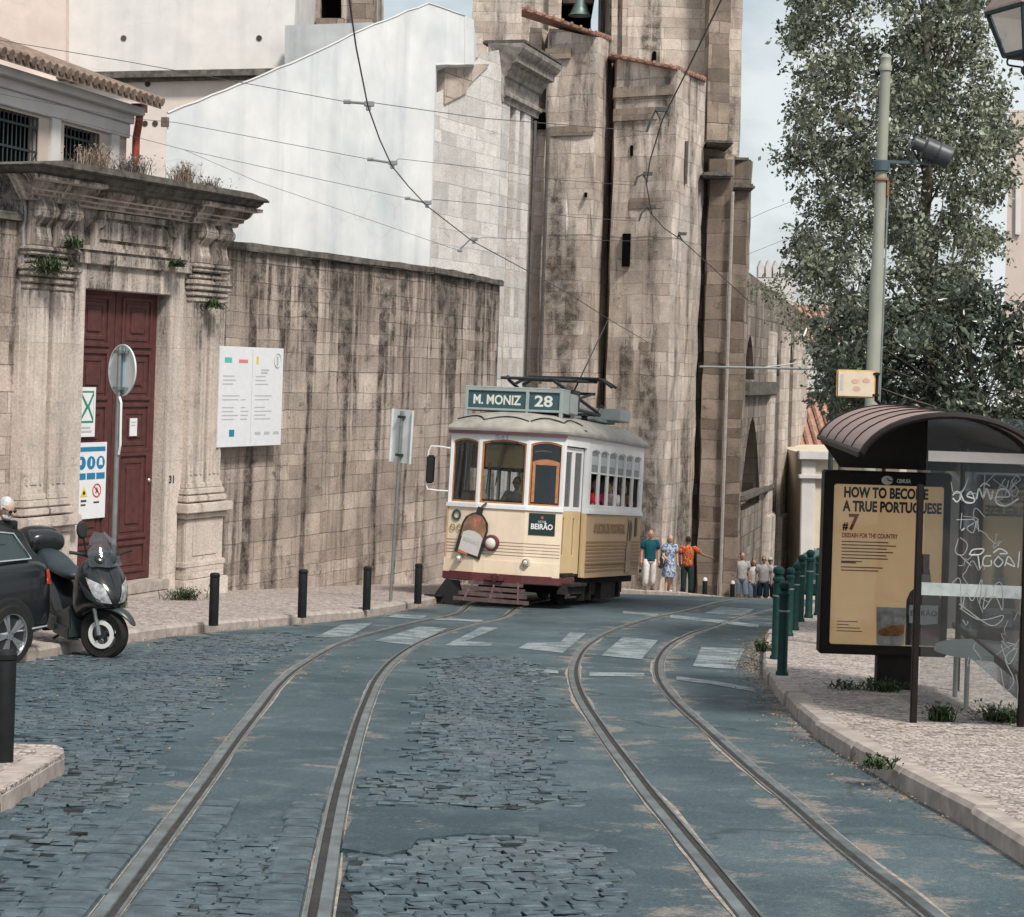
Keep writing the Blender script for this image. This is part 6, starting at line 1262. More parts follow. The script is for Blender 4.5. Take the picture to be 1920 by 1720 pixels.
# ================================================================== VEHICLES
M_CARP = N('dark_metallic_car_paint'); M_CARP = M_CARP.done((.007, .009, .011), .28, None, .4, .2, Coat_Weight=.35, Coat_Roughness=.05)
M_CARG = plain('tinted_car_glass', (.02, .035, .04), .06, .8, .1, var=.1, bump=0); M_TYRE = plain('tyre_rubber', (.018, .018, .018), .85, .2, var=.3, bump=.1); M_RIM = plain('alloy_rim', (.50, .52, .53), .25, .5, .85, var=.1, bump=0); M_TAIL = plain('red_tail_lamp', (.50, .035, .012), .15, .6, var=.3, scale=20, bump=0)
def car(root, paint_m, L=4.5, Wd=1.8):    # local +x = forward, origin at ground under the rear axle
    # profile (x along the car, z), rear to front
    sec = [(-.76, .42, .62, .70, .62), (-.73, .30, .98, .80, .70), (-.64, .22, 1.05, .86, .74), (-.40, .20, 1.06, .89, .78), (.2, .19, 1.04, .90, .80), (1.2, .18, 1.0, .90, .80), (2.2, .18, .96, .90, .79), (2.9, .20, .88, .87, .76), (3.35, .26, .74, .78, .66), (3.55, .36, .60, .62, .5)]
    def ring(x, zb, zt, hw, hwt): return [(x, -hw * .92, zb), (x, -hw, zb + .15), (x, -hw, (zb + zt) / 2 + .05), (x, -hw * .97, zt - .10), (x, -hwt, zt), (x, -hwt * .5, zt + .02), (x, hwt * .5, zt + .02), (x, hwt, zt), (x, hw * .97, zt - .10), (x, hw, (zb + zt) / 2 + .05), (x, hw, zb + .15), (x, hw * .92, zb)]
    b = B(); b.loft([ring(*s_) for s_ in sec]); me = b.build('body', paint_m, root, smooth=True, recalc=True)
    md = me.modifiers.new('s', 'SUBSURF'); md.levels = 1; md.render_levels = 2
    cs = [(-.66, 1.0, .70), (-.45, 1.34, .62), (-.1, 1.44, .60), (.8, 1.47, .60), (1.5, 1.42, .58), (2.35, .94, .70)]
    b = B(); rg = []
    for x, z, hw in cs: rg.append([(x, -.78, min(z, .98)), (x, -(hw + .78) / 2 - .03, (z + .98) / 2), (x, -hw, z - .03), (x, -hw * .5, z), (x, hw * .5, z), (x, hw, z - .03), (x, (hw + .78) / 2 + .03, (z + .98) / 2), (x, .78, min(z, .98))])
    b.loft(rg); cb = b.build('cabin', paint_m, root, smooth=True, recalc=True)
    for sd_ in (-1, 1):
        b = B(); e = lambda x, z: (x, sd_ * (.79 - (z - .98) * .36 + .012), z)
        outl = [e(-.42, 1.05), e(-.25, 1.31), e(.4, 1.39), e(1.3, 1.35), e(1.95, 1.06)]; b.add(outl + [(p[0], p[1] - sd_ * .03, p[2]) for p in outl], [tuple(range(5)) if sd_ < 0 else tuple(range(5))[::-1]] + [(i, (i + 1) % 5, (i + 1) % 5 + 5, i + 5) for i in range(5)]); b.build('side_window', M_CARG, root, recalc=True)
        b = B(); b.tube([Vector(p) + Vector((0, sd_ * .008, 0)) for p in outl], .011, 6, closed=True); b.build('window_trim', M_CHROME, root)
        b = B(); b.tube([(-.55, sd_ * .905, .36), (.4, sd_ * .912, .34), (1.6, sd_ * .91, .34)], .013, 6); b.build('sill_trim', M_CHROME, root)
        n_ = 5; b = B(); q4 = [Vector((-.74, sd_ * .50, .72)), Vector((-.50, sd_ * .90, .80)), Vector((-.52, sd_ * .86, .97)), Vector((-.72, sd_ * .50, .96))]
        b.add([q4[0].lerp(q4[1], i / n_).lerp(q4[3].lerp(q4[2], i / n_), j / n_) + Vector((-.12, sd_ * .12, 0)) for j in range(n_ + 1) for i in range(n_ + 1)], [(j * (n_ + 1) + i, j * (n_ + 1) + i + 1, (j + 1) * (n_ + 1) + i + 1, (j + 1) * (n_ + 1) + i) for j in range(n_) for i in range(n_)])
        tl = b.build('tail_lamp', M_TAIL, root, smooth='all'); m_ = tl.modifiers.new('w', 'SHRINKWRAP'); m_.target = me; m_.wrap_mode = 'ABOVE_SURFACE'; m_.offset = .012
        for x in (0, 2.65):
            Wm = Matrix.Translation((x, sd_ * .84, .315)) @ Matrix.Rotation(R(-90 * sd_), 4, 'X')
            b = B(); b.lathe([(.20, -.10), (.30, -.10), (.315, -.05), (.315, .06), (.30, .10), (.225, .105), (.215, .06)], 32, Wm); wh = b.build('wheel', M_TYRE, root, smooth=True, recalc=True)
            b = B(); b.lathe([(.228, .06), (.228, .105), (.215, .10), (.205, .03)], 32, Wm); b.lathe([(.001, .085), (.045, .085), (.05, .05)], 16, Wm)
            for k in range(5):
                for dk in (-.13, .13): a = 2 * math.pi * k / 5 + dk; ca_, sa_ = math.cos(a), math.sin(a); b.loft([[Wm @ Vector((r_ * ca_ - o_ * sa_, r_ * sa_ + o_ * ca_, z)) for o_, z in ((-w_, .05), (w_, .05), (w_ * .7, .085), (-w_ * .7, .085))] for r_, w_ in ((.03, .012), (.215, .03))])
            b.build('rim', M_RIM, wh, recalc=True)
            b = B(); b.lathe([(.001, .02), (.22, .02), (.22, .03), (.001, .03)], 24, Wm); b.build('brake_dark', M_BLACK, wh)
            b = B(); rr = .365; arcp = [(x + rr * math.cos(math.pi * k / 12), sd_ * .885, .315 + rr * math.sin(math.pi * k / 12)) for k in range(13)]; b.tube(arcp, .022, 6); b.prism([(x + .355 * math.cos(math.pi * k / 14 - .25), .315 + .355 * math.sin(math.pi * k / 14 - .25)) for k in range(-1, 18)], sd_ * .80, sd_ * .908); b.build('wheel_arch', M_BLACK, root)
    b = B(); b.add([(-.68, -.55, 1.03), (-.68, .55, 1.03), (-.49, .5, 1.31), (-.49, -.5, 1.31)], [(0, 1, 2, 3)]); b.build('rear_window', M_CARG, root)
    b = B(); b.box(-.80, -.75, -.26, .26, .60, .71); b.build('number_plate', M_PAPER, root)
p = G(14, 1247)
ct = thing('parked_car', 'dark metallic estate car cut off by the left edge, parked beside the scooter', 'car', (0, 0, 0)); CA = R(-118)
car(ct, M_CARP); ct.rotation_euler = (0, 0, CA); c_, s_ = math.cos(CA), math.sin(CA)
wl = Vector((0, .86)); ct.location = (p.x - .03 - (c_ * 0 - s_ * .86), p.y - (s_ * 0 + c_ * .86), g(p.y + .3))
fc = thing('parked_car', 'small teal car parked far off behind the row of green posts', 'car', (P(1545, 1110, 56).x, 56, g(56)), (0, 0, R(60))); car(fc, paint('teal_car_paint', (.06, .17, .19), .25, .05, .05))
# --- scooter
q = G(192, 1235); SC = thing('motor_scooter', 'black maxi scooter with small windscreen and top box parked beside the dark car', 'scooter', (q.x, q.y, g(q.y)), (0, R(5), R(-52)))
M_SBLK = plain('gloss_black_plastic', (.012, .014, .016), .18, .6, .0, var=.1, bump=0); M_SGRY = plain('graphite_plastic', (.030, .037, .041), .35, .5, var=.1, bump=0); M_HEAD = plain('headlight_lens', (.42, .44, .45), .08, .9, .35, var=.7, scale=16, bump=.1); M_DISC = plain('bright_brake_disc', (.72, .72, .72), .35, .5, .0, var=.06, bump=0); M_SEATV = plain('blue_black_vinyl', (.02, .032, .04), .5, .4, bump=.1)
def sub(o, l=2): m_ = o.modifiers.new('s', 'SUBSURF'); m_.levels = 1; m_.render_levels = l; return o
def wheel2(x, r_, w_, par, front=True):
    Wm = Matrix.Translation((x, 0, r_)) @ Matrix.Rotation(R(90), 4, 'X')
    b = B(); b.lathe([(r_ - .10, -w_ * .8), (r_ - .03, -w_), (r_, -w_ * .55), (r_, w_ * .55), (r_ - .03, w_), (r_ - .10, w_ * .8)], 36, Wm); wh = b.build('wheel', M_TYRE, par, smooth=True, recalc=True)
    b = B(); b.lathe([(r_ - .11, -.03), (r_ - .09, -.045), (r_ - .09, .045), (r_ - .11, .03)], 36, Wm); b.lathe([(.001, -.05), (.05, -.05), (.05, .05), (.001, .05)], 14, Wm)
    for k in range(5): a = k * 1.2566; b.tube([Wm @ Vector((.03 * math.cos(a), .03 * math.sin(a), 0)), Wm @ Vector(((r_ - .1) * math.cos(a), (r_ - .1) * math.sin(a), 0))], .022, 6)
    b.build('rim', M_SGRY, wh, recalc=True)
    if front:
        for sg in (-1, 1): b = B(); b.lathe([(.105, 0), (.15, 0), (.15, .008), (.105, .008)], 32, Wm @ Matrix.Translation((0, 0, .062 * sg))); b.build('brake_disc', M_DISC, wh, recalc=True)
    return wh
STEER = R(34); wheel2(0, .27, .065, SC).rotation_euler.z = STEER; wheel2(-1.42, .27, .075, SC, False)
def sec(x, hw, z0, z1, rake=0): return [(x + rake * 0, -hw * .75, z0), (x, -hw, z0 + (z1 - z0) * .25), (x + rake * .5, -hw, z0 + (z1 - z0) * .7), (x + rake, -hw * .6, z1), (x + rake, hw * .6, z1), (x + rake * .5, hw, z0 + (z1 - z0) * .7), (x, hw, z0 + (z1 - z0) * .25), (x + rake * 0, hw * .75, z0)]
fair = B(); fair.loft([sec(.20, .04, .62, .70), sec(.155, .13, .57, .82, -.03), sec(.05, .22, .53, .97, -.08), sec(-.08, .27, .50, 1.05, -.10), sec(-.20, .28, .42, 1.05, -.08), sec(-.31, .25, .32, 1.0, -.05), sec(-.38, .20, .3, .9)])
fair = sub(fair.build('front_fairing', M_SBLK, SC, smooth='all', recalc=True))
def decal(pts, nm, mat, off_=.008, th_=.01):       # a panel laid on the fairing
    n_ = 6; b = B(); A_, B_, C_, D_ = (Vector(p) for p in pts)
    b.add([A_.lerp(B_, i / n_).lerp(D_.lerp(C_, i / n_), j / n_) for j in range(n_ + 1) for i in range(n_ + 1)], [(j * (n_ + 1) + i, j * (n_ + 1) + i + 1, (j + 1) * (n_ + 1) + i + 1, (j + 1) * (n_ + 1) + i) for j in range(n_) for i in range(n_)])
    o = b.build(nm, mat, SC, smooth='all'); m_ = o.modifiers.new('w', 'SHRINKWRAP'); m_.target = fair; m_.wrap_mode = 'ABOVE_SURFACE'; m_.offset = off_; return o
b = B(); b.loft([sec(-.30, .20, .20, .42), sec(-.5, .24, .17, .36), sec(-.75, .25, .18, .40), sec(-.95, .25, .2, .66), sec(-1.3, .24, .34, .74), sec(-1.75, .18, .5, .80), sec(-1.9, .08, .6, .78)]); sub(b.build('rear_body', M_SBLK, SC, smooth='all', recalc=True))
b = B(); b.box(-.72, -.30, -.29, .29, .15, .30); b.prism([(-.72, .22), (-.30, .24), (-.34, .52), (-.48, .45), (-.75, .36)], -.27, .27); b.build('footboard', M_SGRY, SC, recalc=True, bevel=.03)
b = B(); b.loft([[(-.62, -.12, .72), (-.62, -.13, .80), (-.62, .13, .80), (-.62, .12, .72)], [(-.75, -.19, .68), (-.75, -.18, .84), (-.75, .18, .84), (-.75, .19, .68)], [(-1.15, -.2, .70), (-1.15, -.17, .80), (-1.15, .17, .80), (-1.15, .2, .70)], [(-1.24, -.18, .74), (-1.24, -.16, .92), (-1.24, .16, .92), (-1.24, .18, .74)], [(-1.72, -.14, .80), (-1.72, -.12, .92), (-1.72, .12, .92), (-1.72, .14, .80)]]); sub(b.build('seat', M_SEATV, SC, smooth='all', recalc=True))
b = B(); b.loft([[(x, -.22 * k, z0), (x, -.25 * k, (z0 + z1) / 2), (x, -.2 * k, z1), (x, .2 * k, z1), (x, .25 * k, (z0 + z1) / 2), (x, .22 * k, z0)] for x, k, z0, z1 in ((-1.50, .75, .87, 1.04), (-1.56, 1, .82, 1.12), (-1.9, 1, .82, 1.13), (-1.98, .8, .87, 1.05))]); sub(b.build('top_box', M_SBLK, SC, smooth='all', recalc=True), 2)
b = B(); b.loft([[(x, -w_, z), (x, 0, z + .05), (x, w_, z), (x + .01, w_ - .02, z - .04), (x + .01, 0, z + .005), (x + .01, -w_ + .02, z - .04)] for x, w_, z in ((.36, .05, .40), (.26, .085, .52), (.08, .095, .575), (-.12, .095, .56), (-.29, .08, .42))]); sub(b.build('front_mudguard', M_SGRY, SC, smooth='all', recalc=True)).rotation_euler.z = STEER
for sg in (-1, 1):
    b = B(); b.tube([(.0, sg * .1, .27), (-.1, sg * .1, .60)], .022, 8); fk = b.build('fork_leg', M_RIM, SC, smooth=True); fk.rotation_euler.z = STEER
    decal([(.20, sg * .035, .63), (.12, sg * .18, .64), (-.06, sg * .25, .88), (.10, sg * .10, .80)], 'headlight', M_HEAD, .010)
    decal([(.20, sg * .01, .575), (.02, sg * .27, .66), (-.16, sg * .30, .86), (-.12, sg * .30, .83)], 'fairing_trim', M_SGRY, .012)
    decal([(.16, sg * .01, .78), (.08, sg * .11, .84), (-.05, sg * .14, .98), (-.02, sg * .01, 1.0)], 'nose_panel', M_SBLK, .006)
    b = B(); b.tube([(-.16, sg * .12, 1.06), (-.18, sg * .26, 1.10), (-.22, sg * .36, 1.11)], .018, 8); hb_ = b.build('handlebar', M_BLACK, SC)
    if sg > 0: continue
    b = B(); b.tube([(-.14, sg * .2, 1.09), (-.10, sg * .27, 1.30)], .009, 6); mr_ = b.build('mirror_stem', M_BLACK, SC)
    b = B(); b.lathe([(.001, -.02), (.05, -.018), (.065, 0), (.05, .02), (.001, .025)], 16, Matrix.Translation((-.10, sg * .29, 1.37)) @ Matrix.Rotation(R(80), 4, 'Y') @ Matrix.Scale(1.5, 4, (1, 0, 0))); b.build('mirror', M_BLACK, mr_, smooth=True)
b = B(); b.loft([sec(-.02, .09, .98, 1.04), sec(-.10, .15, 1.0, 1.12), sec(-.22, .15, 1.0, 1.14), sec(-.3, .08, 1.02, 1.1)]); sub(b.build('handlebar_cowl', M_SBLK, SC, smooth='all', recalc=True))
b = B(); ws = [(.02, .19, .98), (-.06, .18, 1.12), (-.14, .13, 1.24), (-.19, .06, 1.31)]
vs = [(x - abs(k) * .10, w_ * k, z) for x, w_, z in ws for k in (-1, -.5, 0, .5, 1)]; b.add(vs, [(i * 5 + j, i * 5 + j + 1, i * 5 + j + 6, i * 5 + j + 5) for i in range(3) for j in range(4)]); b.build('windscreen', glass('smoked_screen', (.45, .52, .56), .5, .04, .1), SC, smooth='all')
b = B(); b.box(-.95, -.6, -.33, -.25, .20, .34); b.tube([(-1.0, -.2, .25), (-1.45, -.24, .32), (-1.75, -.25, .42)], [.04, .06, .065], 12); b.build('exhaust', M_SGRY, SC)
b = B(); b.tube([(-.7, -.1, .16), (-.72, -.24, .07)], .014, 6); b.build('stand', M_IRON, SC)
b = B(); b.box(-1.9, -1.5, -.14, .14, .78, .84); b.build('luggage_rack', M_SBLK, SC)
# ================================================================== PEOPLE
def skin_geo(pts, edges, radii, levels=2):
    me = bpy.data.meshes.new('tmp'); me.from_pydata(pts, edges, []); o = bpy.data.objects.new('tmp', me); COL.objects.link(o)
    m_ = o.modifiers.new('s', 'SKIN'); m_.use_smooth_shade = True; m_.branch_smoothing = .3
    for i, v in enumerate(me.skin_vertices[0].data): r_ = radii[i]; v.radius = r_ if isinstance(r_, tuple) else (r_, r_); v.use_root = (i == 0)
    ss = o.modifiers.new('u', 'SUBSURF'); ss.levels = levels
    ev = bpy.data.meshes.new_from_object(o.evaluated_get(bpy.context.evaluated_depsgraph_get())); vs = [v.co.to_tuple() for v in ev.vertices]; fs = [tuple(p.vertices) for p in ev.polygons]
    bpy.data.objects.remove(o); bpy.data.meshes.remove(me); bpy.data.meshes.remove(ev); return vs, fs
def ellip(b, c, r, n=14, m_=10, M=None, z0=-1, z1=1):
    rings = []
    for i in range(m_ + 1):
        z = z0 + (z1 - z0) * i / m_; z = math.sin(z * math.pi / 2); q = math.sqrt(max(0.0004, 1 - z * z)); rings.append([Vector((r[0] * q * math.cos(2 * math.pi * j / n), r[1] * q * math.sin(2 * math.pi * j / n), r[2] * z)) for j in range(n)])
    b.loft([[(M @ p if M is not None else p) + Vector(c) for p in rg] for rg in rings])
SKIN = {}
def skin_mat(nm, col):
    if nm not in SKIN: SKIN[nm] = plain(nm, col, .6, .3, var=.12, scale=25, bump=.03, Subsurface_Weight=.12)
    return SKIN[nm]
CL = {}
def cloth(nm, col, var=.2, sc=14):
    if nm not in CL: CL[nm] = plain(nm, col, .9, .1, var=var, scale=sc, bump=.3)
    return CL[nm]
def person(label, loc, rot, h=1.72, skin=('fair_skin', (.50, .31, .23)), top=None, bottom=None, shoes=None, hair=None, arms=None, legs=None, lean=(0, 0, 0), head=(0, 0), bottom_kind='trousers', sleeve='short', beard=None, glasses=False, cap=None, group=None, sit=False, female=False, bald=False):
    """local frame: the person faces -y, +x is their left"""
    t = thing('person', label, 'person', loc, rot, group); t.scale = (h / 1.75,) * 3
    sm = skin_mat(*skin); sw = .175 if female else .195
    hipz = .93; L = lean
    def up(z): k = (z - hipz) / .57; return Vector((L[0] * k, L[1] * k, z + L[2] * k))
    pel, wai, che, nek = up(hipz), up(1.08), up(1.30), up(1.47); hd = up(1.56)
    J = {}
    for sd_, nm in ((-1, 'r'), (1, 'l')):
        A = (arms or {}).get(nm, ((.04, .02, -.28), (.02, -.05, -.26)))
        sh = up(1.42) + Vector((sd_ * sw, .01, 0)); el = sh + Vector((A[0][0] * sd_, A[0][1], A[0][2])); wr = el + Vector((A[1][0] * sd_, A[1][1], A[1][2])); J['sh' + nm], J['el' + nm], J['wr' + nm] = sh, el, wr
        Lg = (legs or {}).get(nm, ((.02, .0), (.0, .02)))
        hp = Vector((sd_ * .09, 0, .90)); kn = hp + Vector((sd_ * Lg[0][0], Lg[0][1], -.43)); an = kn + Vector((sd_ * Lg[1][0], Lg[1][1], -.40))
        if sit: kn = hp + Vector((sd_ * .04, -.42, .0)); an = kn + Vector((0, .02, -.42))
        J['hp' + nm], J['kn' + nm], J['an' + nm] = hp, kn, an
    pts = [pel, wai, che, nek, hd]; rd = [.10, .09, .10, .055, .055]; ed = [(0, 1), (1, 2), (2, 3), (3, 4)]
    for nm in 'rl':
        i = len(pts); pts += [J['sh' + nm], J['el' + nm], J['wr' + nm]]; rd += [.058, .042, .028]; ed += [(2, i), (i, i + 1), (i + 1, i + 2)]
        i = len(pts); pts += [J['hp' + nm], J['kn' + nm], J['an' + nm]]; rd += [.085, .058, .038]; ed += [(0, i), (i, i + 1), (i + 1, i + 2)]
    vs, fs = skin_geo(pts, ed, rd); b = B(); b.add(vs, fs)
    HM = Matrix.Rotation(head[0], 4, 'Z') @ Matrix.Rotation(head[1], 4, 'X'); hc = hd + HM @ Vector((0, -.015, .08))
    ellip(b, hc, (.073, .092, .112), M=HM); ellip(b, hc + HM @ Vector((0, -.028, -.055)), (.054, .062, .06), M=HM)       # skull and jaw
    ellip(b, hc + HM @ Vector((0, -.098, -.012)), (.014, .02, .026), 8, 6, M=HM)                                            # nose
    for sd_ in (-1, 1): ellip(b, hc + HM @ Vector((sd_ * .075, .005, -.005)), (.012, .022, .032), 8, 6, M=HM)               # ears
    for nm, sd_ in (('r', -1), ('l', 1)):                                                                                    # hands
        wr = J['wr' + nm]; d = (wr - J['el' + nm]).normalized(); side_ = Vector((0, -1, 0)) if abs(d.y) < .8 else Vector((0, 0, 1)); side_ = (side_ - d * side_.dot(d)).normalized(); nrm = d.cross(side_)
        b.tube([wr - d * .01, wr + d * .03, wr + d * .085], [.024, .034, .03], 8)
        for k, ln in enumerate((.066, .076, .072, .056)):
            o_ = side_ * (.027 - .018 * k); a = wr + d * .08 + o_; b.tube([a, a + d * ln * .5 + nrm * .006 * sd_, a + d * ln * .85 + nrm * .024 * sd_], [.0085, .008, .006], 6)
        a = wr + d * .025 + side_ * .026; b.tube([a, a + d * .03 + side_ * .022, a + d * .06 + side_ * .026], [.011, .0095, .007], 6)
    b.build('body', sm, t, smooth='all')
    ey = B()
    for sd_ in (-1, 1): ellip(ey, hc + HM @ Vector((sd_ * .03, -.083, .008)), (.012, .008, .008), 8, 6, M=HM)
    ey.build('eyes', M_BLACK, t); mo = B(); ellip(mo, hc + HM @ Vector((0, -.086, -.058)), (.024, .008, .006), 10, 6, M=HM); mo.build('mouth', plain('lips', (.32, .13, .11), .6, bump=0) if 'lips' not in bpy.data.materials else bpy.data.materials['lips'], t)
    if hair is not None:
        hb = B()
        if bald: ellip(hb, hc + HM @ Vector((0, .022, -.0)), (.077, .08, .07), M=HM, z1=.35)
        else: ellip(hb, hc + HM @ Vector((0, .017, .024)), (.0785, .090, .101), M=HM @ Matrix.Rotation(R(-18), 4, 'X'), z0=-.2)
        if female and not cap: ellip(hb, hc + HM @ Vector((0, .045, -.05)), (.095, .06, .13), M=HM)
        hb.build('hair', hair, t, smooth='all')
    if beard is not None: bb = B(); ellip(bb, hc + HM @ Vector((0, -.04, -.075)), (.057, .062, .05), M=HM, z1=.3); bb.build('beard', beard, t, smooth='all')
    if glasses:
        gb = B()
        for sd_ in (-1, 1): ellip(gb, hc + HM @ Vector((sd_ * .034, -.094, .008)), (.028, .012, .02), 10, 6, M=HM); gb.tube([hc + HM @ Vector((sd_ * .066, -.085, .014)), hc + HM @ Vector((sd_ * .078, .0, .012))], .005, 5)
        gb.tube([hc + HM @ Vector((-.02, -.104, .014)), hc + HM @ Vector((.02, -.104, .014))], .004, 5); gb.build('sunglasses', M_BLACK, t, smooth='all')
    if cap is not None:
        cb = B(); ellip(cb, hc + HM @ Vector((0, .0, .045)), (.083, .098, .075), M=HM, z0=-.1); cb.loft([[hc + HM @ Vector((x, y, .042)) for x, y in ((-.06, -.08), (-.05, -.15), (.05, -.15), (.06, -.08))], [hc + HM @ Vector((x, y, .052)) for x, y in ((-.06, -.08), (-.05, -.15), (.05, -.15), (.06, -.08))]]); cb.build('cap', cap, t, smooth='all')
    # shirt
    def oval(c, rx, ry, n=18): return [Vector((c.x + rx * math.cos(2 * math.pi * k / n), c.y + ry * math.sin(2 * math.pi * k / n), c.z)) for k in range(n)]
    b = B(); f_ = .9 if female else 1.0
    b.loft([oval(up(z), rx * f_, ry) for z, rx, ry in ((.88 if bottom_kind != 'dress' else .98, .165, .125), (.97, .163, .125), (1.10, .158, .122), (1.24, .178, .132), (1.34, .192, .130), (1.40, .185, .115), (1.435, .14, .095), (1.465, .085, .08), (1.49, .062, .066))])
    for nm in 'rl':
        e_ = J['el' + nm]; s__ = J['sh' + nm]; inn = s__.lerp(up(1.38), .35)
        if sleeve == 'short': b.tube([inn, s__, s__.lerp(e_, .3), s__.lerp(e_, .7)], [.07, .074, .072, .07], 10)
        else: b.tube([inn, s__, s__.lerp(e_, .5), e_, e_.lerp(J['wr' + nm], .5), J['wr' + nm]], [.07, .074, .066, .06, .054, .045], 10)
    b.build('shirt' if bottom_kind != 'dress' else 'dress_top', top, t, smooth='all')
    if bottom_kind == 'dress':
        rings = []
        for z, rx, ry in ((1.06, .135, .115), (.95, .165, .14), (.75, .20, .17), (.52, .235, .20), (.50, .225, .19)):
            rings.append([(rx * math.cos(a) * (1 + .04 * math.sin(5 * a)), ry * math.sin(a) * (1 + .05 * math.sin(6 * a)), z) for a in (2 * math.pi * k / 24 for k in range(24))])
        b = B(); b.loft(rings[::-1], cap=False); b.build('skirt', bottom, t, smooth='all')
    else:
        b = B(); b.loft([oval(Vector((0, 0, z)), rx, ry) for z, rx, ry in ((.80, .08, .07), (.84, .155, .118), (.92, .165, .125), (1.0, .150, .116))])
        for nm in 'rl':
            kn, an, hp = J['kn' + nm], J['an' + nm], J['hp' + nm]; end = kn.lerp(an, {'trousers': .97, 'shorts': .05, 'cropped': .72}[bottom_kind])
            b.tube([hp + Vector((0, 0, .03)), hp.lerp(kn, .35), kn, kn.lerp(end, .5), end], [.092, .098, .082, .078, .074] if bottom_kind != 'shorts' else [.092, .10, .098, .098, .097], 10)
        b.build('trousers' if bottom_kind == 'trousers' else 'shorts', bottom, t, smooth='all')
    for nm in 'rl':
        an = J['an' + nm]; b = B(); b.loft([[(an.x + x * k, y + an.y, an.z - .065 + z) for x, z in ((-.04, -.01), (-.045, .03), (-.03, .075), (.03, .075), (.045, .03), (.04, -.01))] for y, k in ((.07, .7), (.04, 1), (-.05, 1.0), (-.13, 1.05), (-.19, .7))]); o = b.build('shoe', shoes, t, smooth='all', recalc=True)
    return t
def stand(x, Y, h=.1, yaw=0): p = P(x, 1100, Y); return (p.x, Y, g(Y) + h), (0, 0, yaw)
W1, DK, GRY = cloth('white_cotton', (.62, .60, .58)), cloth('charcoal_cloth', (.03, .035, .04)), cloth('grey_cotton', (.42, .40, .40))
HBR, HBK, HBL, HWH = (plain(n_, c_, .7, .3, var=.35, scale=40, bump=.4) for n_, c_ in (('brown_hair', (.12, .075, .045)), ('black_hair', (.02, .017, .015)), ('blonde_hair', (.34, .24, .14)), ('white_hair', (.50, .50, .50))))
s = N('blue_print_fabric'); n1 = s.noise(s.coord('Object'), 16, 3); M_BLUED = s.done(s.mix(s.ramp(n1, .45, .55), (.09, .145, .24), (.42, .47, .55)), .9)
s = N('red_gold_print_fabric'); n1 = s.noise(s.coord('Object'), 17, 3); n2 = s.noise(s.coord('Object'), 23, 2); M_REDP = s.done(s.mix(s.ramp(n2, .6, .66), s.mix(s.ramp(n1, .42, .54), (.30, .03, .02), (.46, .12, .03)), (.62, .45, .20)), .9)
loc, rot = stand(1217, 55.6, .12, R(12))
person('bald man in a dark teal V-neck shirt and loose white trousers beside the tram', loc, rot, 1.80, ('ruddy_skin', (.46, .24, .17)), cloth('teal_cotton', (.012, .075, .10)), W1, DK, HWH, legs={'r': ((.03, -.05), (.0, .06)), 'l': ((.03, .06), (0, .06))}, bottom_kind='cropped', bald=True, group='pedestrians walking up past the crest')
loc, rot = stand(1254, 56.0, .12, R(8))
person('blonde woman in a blue and white print dress carrying a dark bag', loc, rot, 1.70, ('fair_skin', (.50, .31, .23)), M_BLUED, M_BLUED, W1, HBL, arms={'r': ((.05, -.02, -.26), (-.10, -.16, -.12)), 'l': ((.05, .02, -.27), (.02, -.05, -.25))}, legs={'r': ((.0, -.02), (0, .02)), 'l': ((.0, .10), (0, .10))}, bottom_kind='dress', female=True, group='pedestrians walking up past the crest')
bt = thing('handbag', 'dark shoulder bag hanging at the side of the woman in the blue dress', 'bag', (loc[0] - .24, loc[1] - .02, loc[2] + .72)); b = B(); b.box(-.09, .05, -.12, .12, 0, .30); b.build('bag', DK, bt, bevel=.03); b = B(); b.tube(spline([(-.03, -.08, .28), (.03, -.05, .55), (.10, 0, .72), (.02, .06, .5), (-.03, .08, .28)], .05), .012, 5); b.build('strap', DK, bt)
loc, rot = stand(1288, 57.3, .1, R(168))
person('dark-haired man in a red and gold patterned shirt seen from behind with arm out', loc, rot, 1.78, ('brown_skin', (.20, .11, .075)), M_REDP, cloth('dark_green_trousers', (.02, .035, .035)), DK, HBK, arms={'l': ((.06, .02, -.26), (-.02, -.1, -.22)), 'r': ((.22, -.04, -.18), (.22, -.08, -.07))}, group='pedestrians walking up past the crest')
DEN, NAV = cloth('pale_denim', (.17, .22, .28)), cloth('navy_shorts', (.02, .04, .065))
for i, (x, Y, h_, tp_, bt__, hr, kw, lab) in enumerate((
    (1390, 62.0, 1.80, GRY, DEN, HBR, {}, 'tall man in a pale T-shirt with sunglasses at the collar and denim shorts'),
    (1412, 63.5, 1.70, W1, DEN, HBK, dict(female=True), 'dark-haired walker in white between the two men in pale T-shirts'),
    (1431, 62.4, 1.72, cloth('pale_grey_cotton', (.46, .45, .46)), NAV, HBR, dict(glasses=True), 'man in a grey T-shirt, sunglasses and dark shorts beside the green posts'),
    (1443, 63.0, 1.74, W1, NAV, HBR, dict(cap=W1), 'walker in a white cap and white shirt at the right of the group'))):
    loc, rot = stand(x, Y, 0.02, R(10 - 8 * i)); person(lab, loc, rot, h_, ('tanned_skin', (.42, .25, .18)), tp_, bt__, W1, hr, legs={'r': ((.02, -.10), (0, .1)), 'l': ((.02, .08), (0, .10))} if i % 2 else {'r': ((.02, .06), (0, .1)), 'l': ((.02, -.1), (0, .08))}, bottom_kind='shorts', group='pedestrians walking up past the crest', **kw)
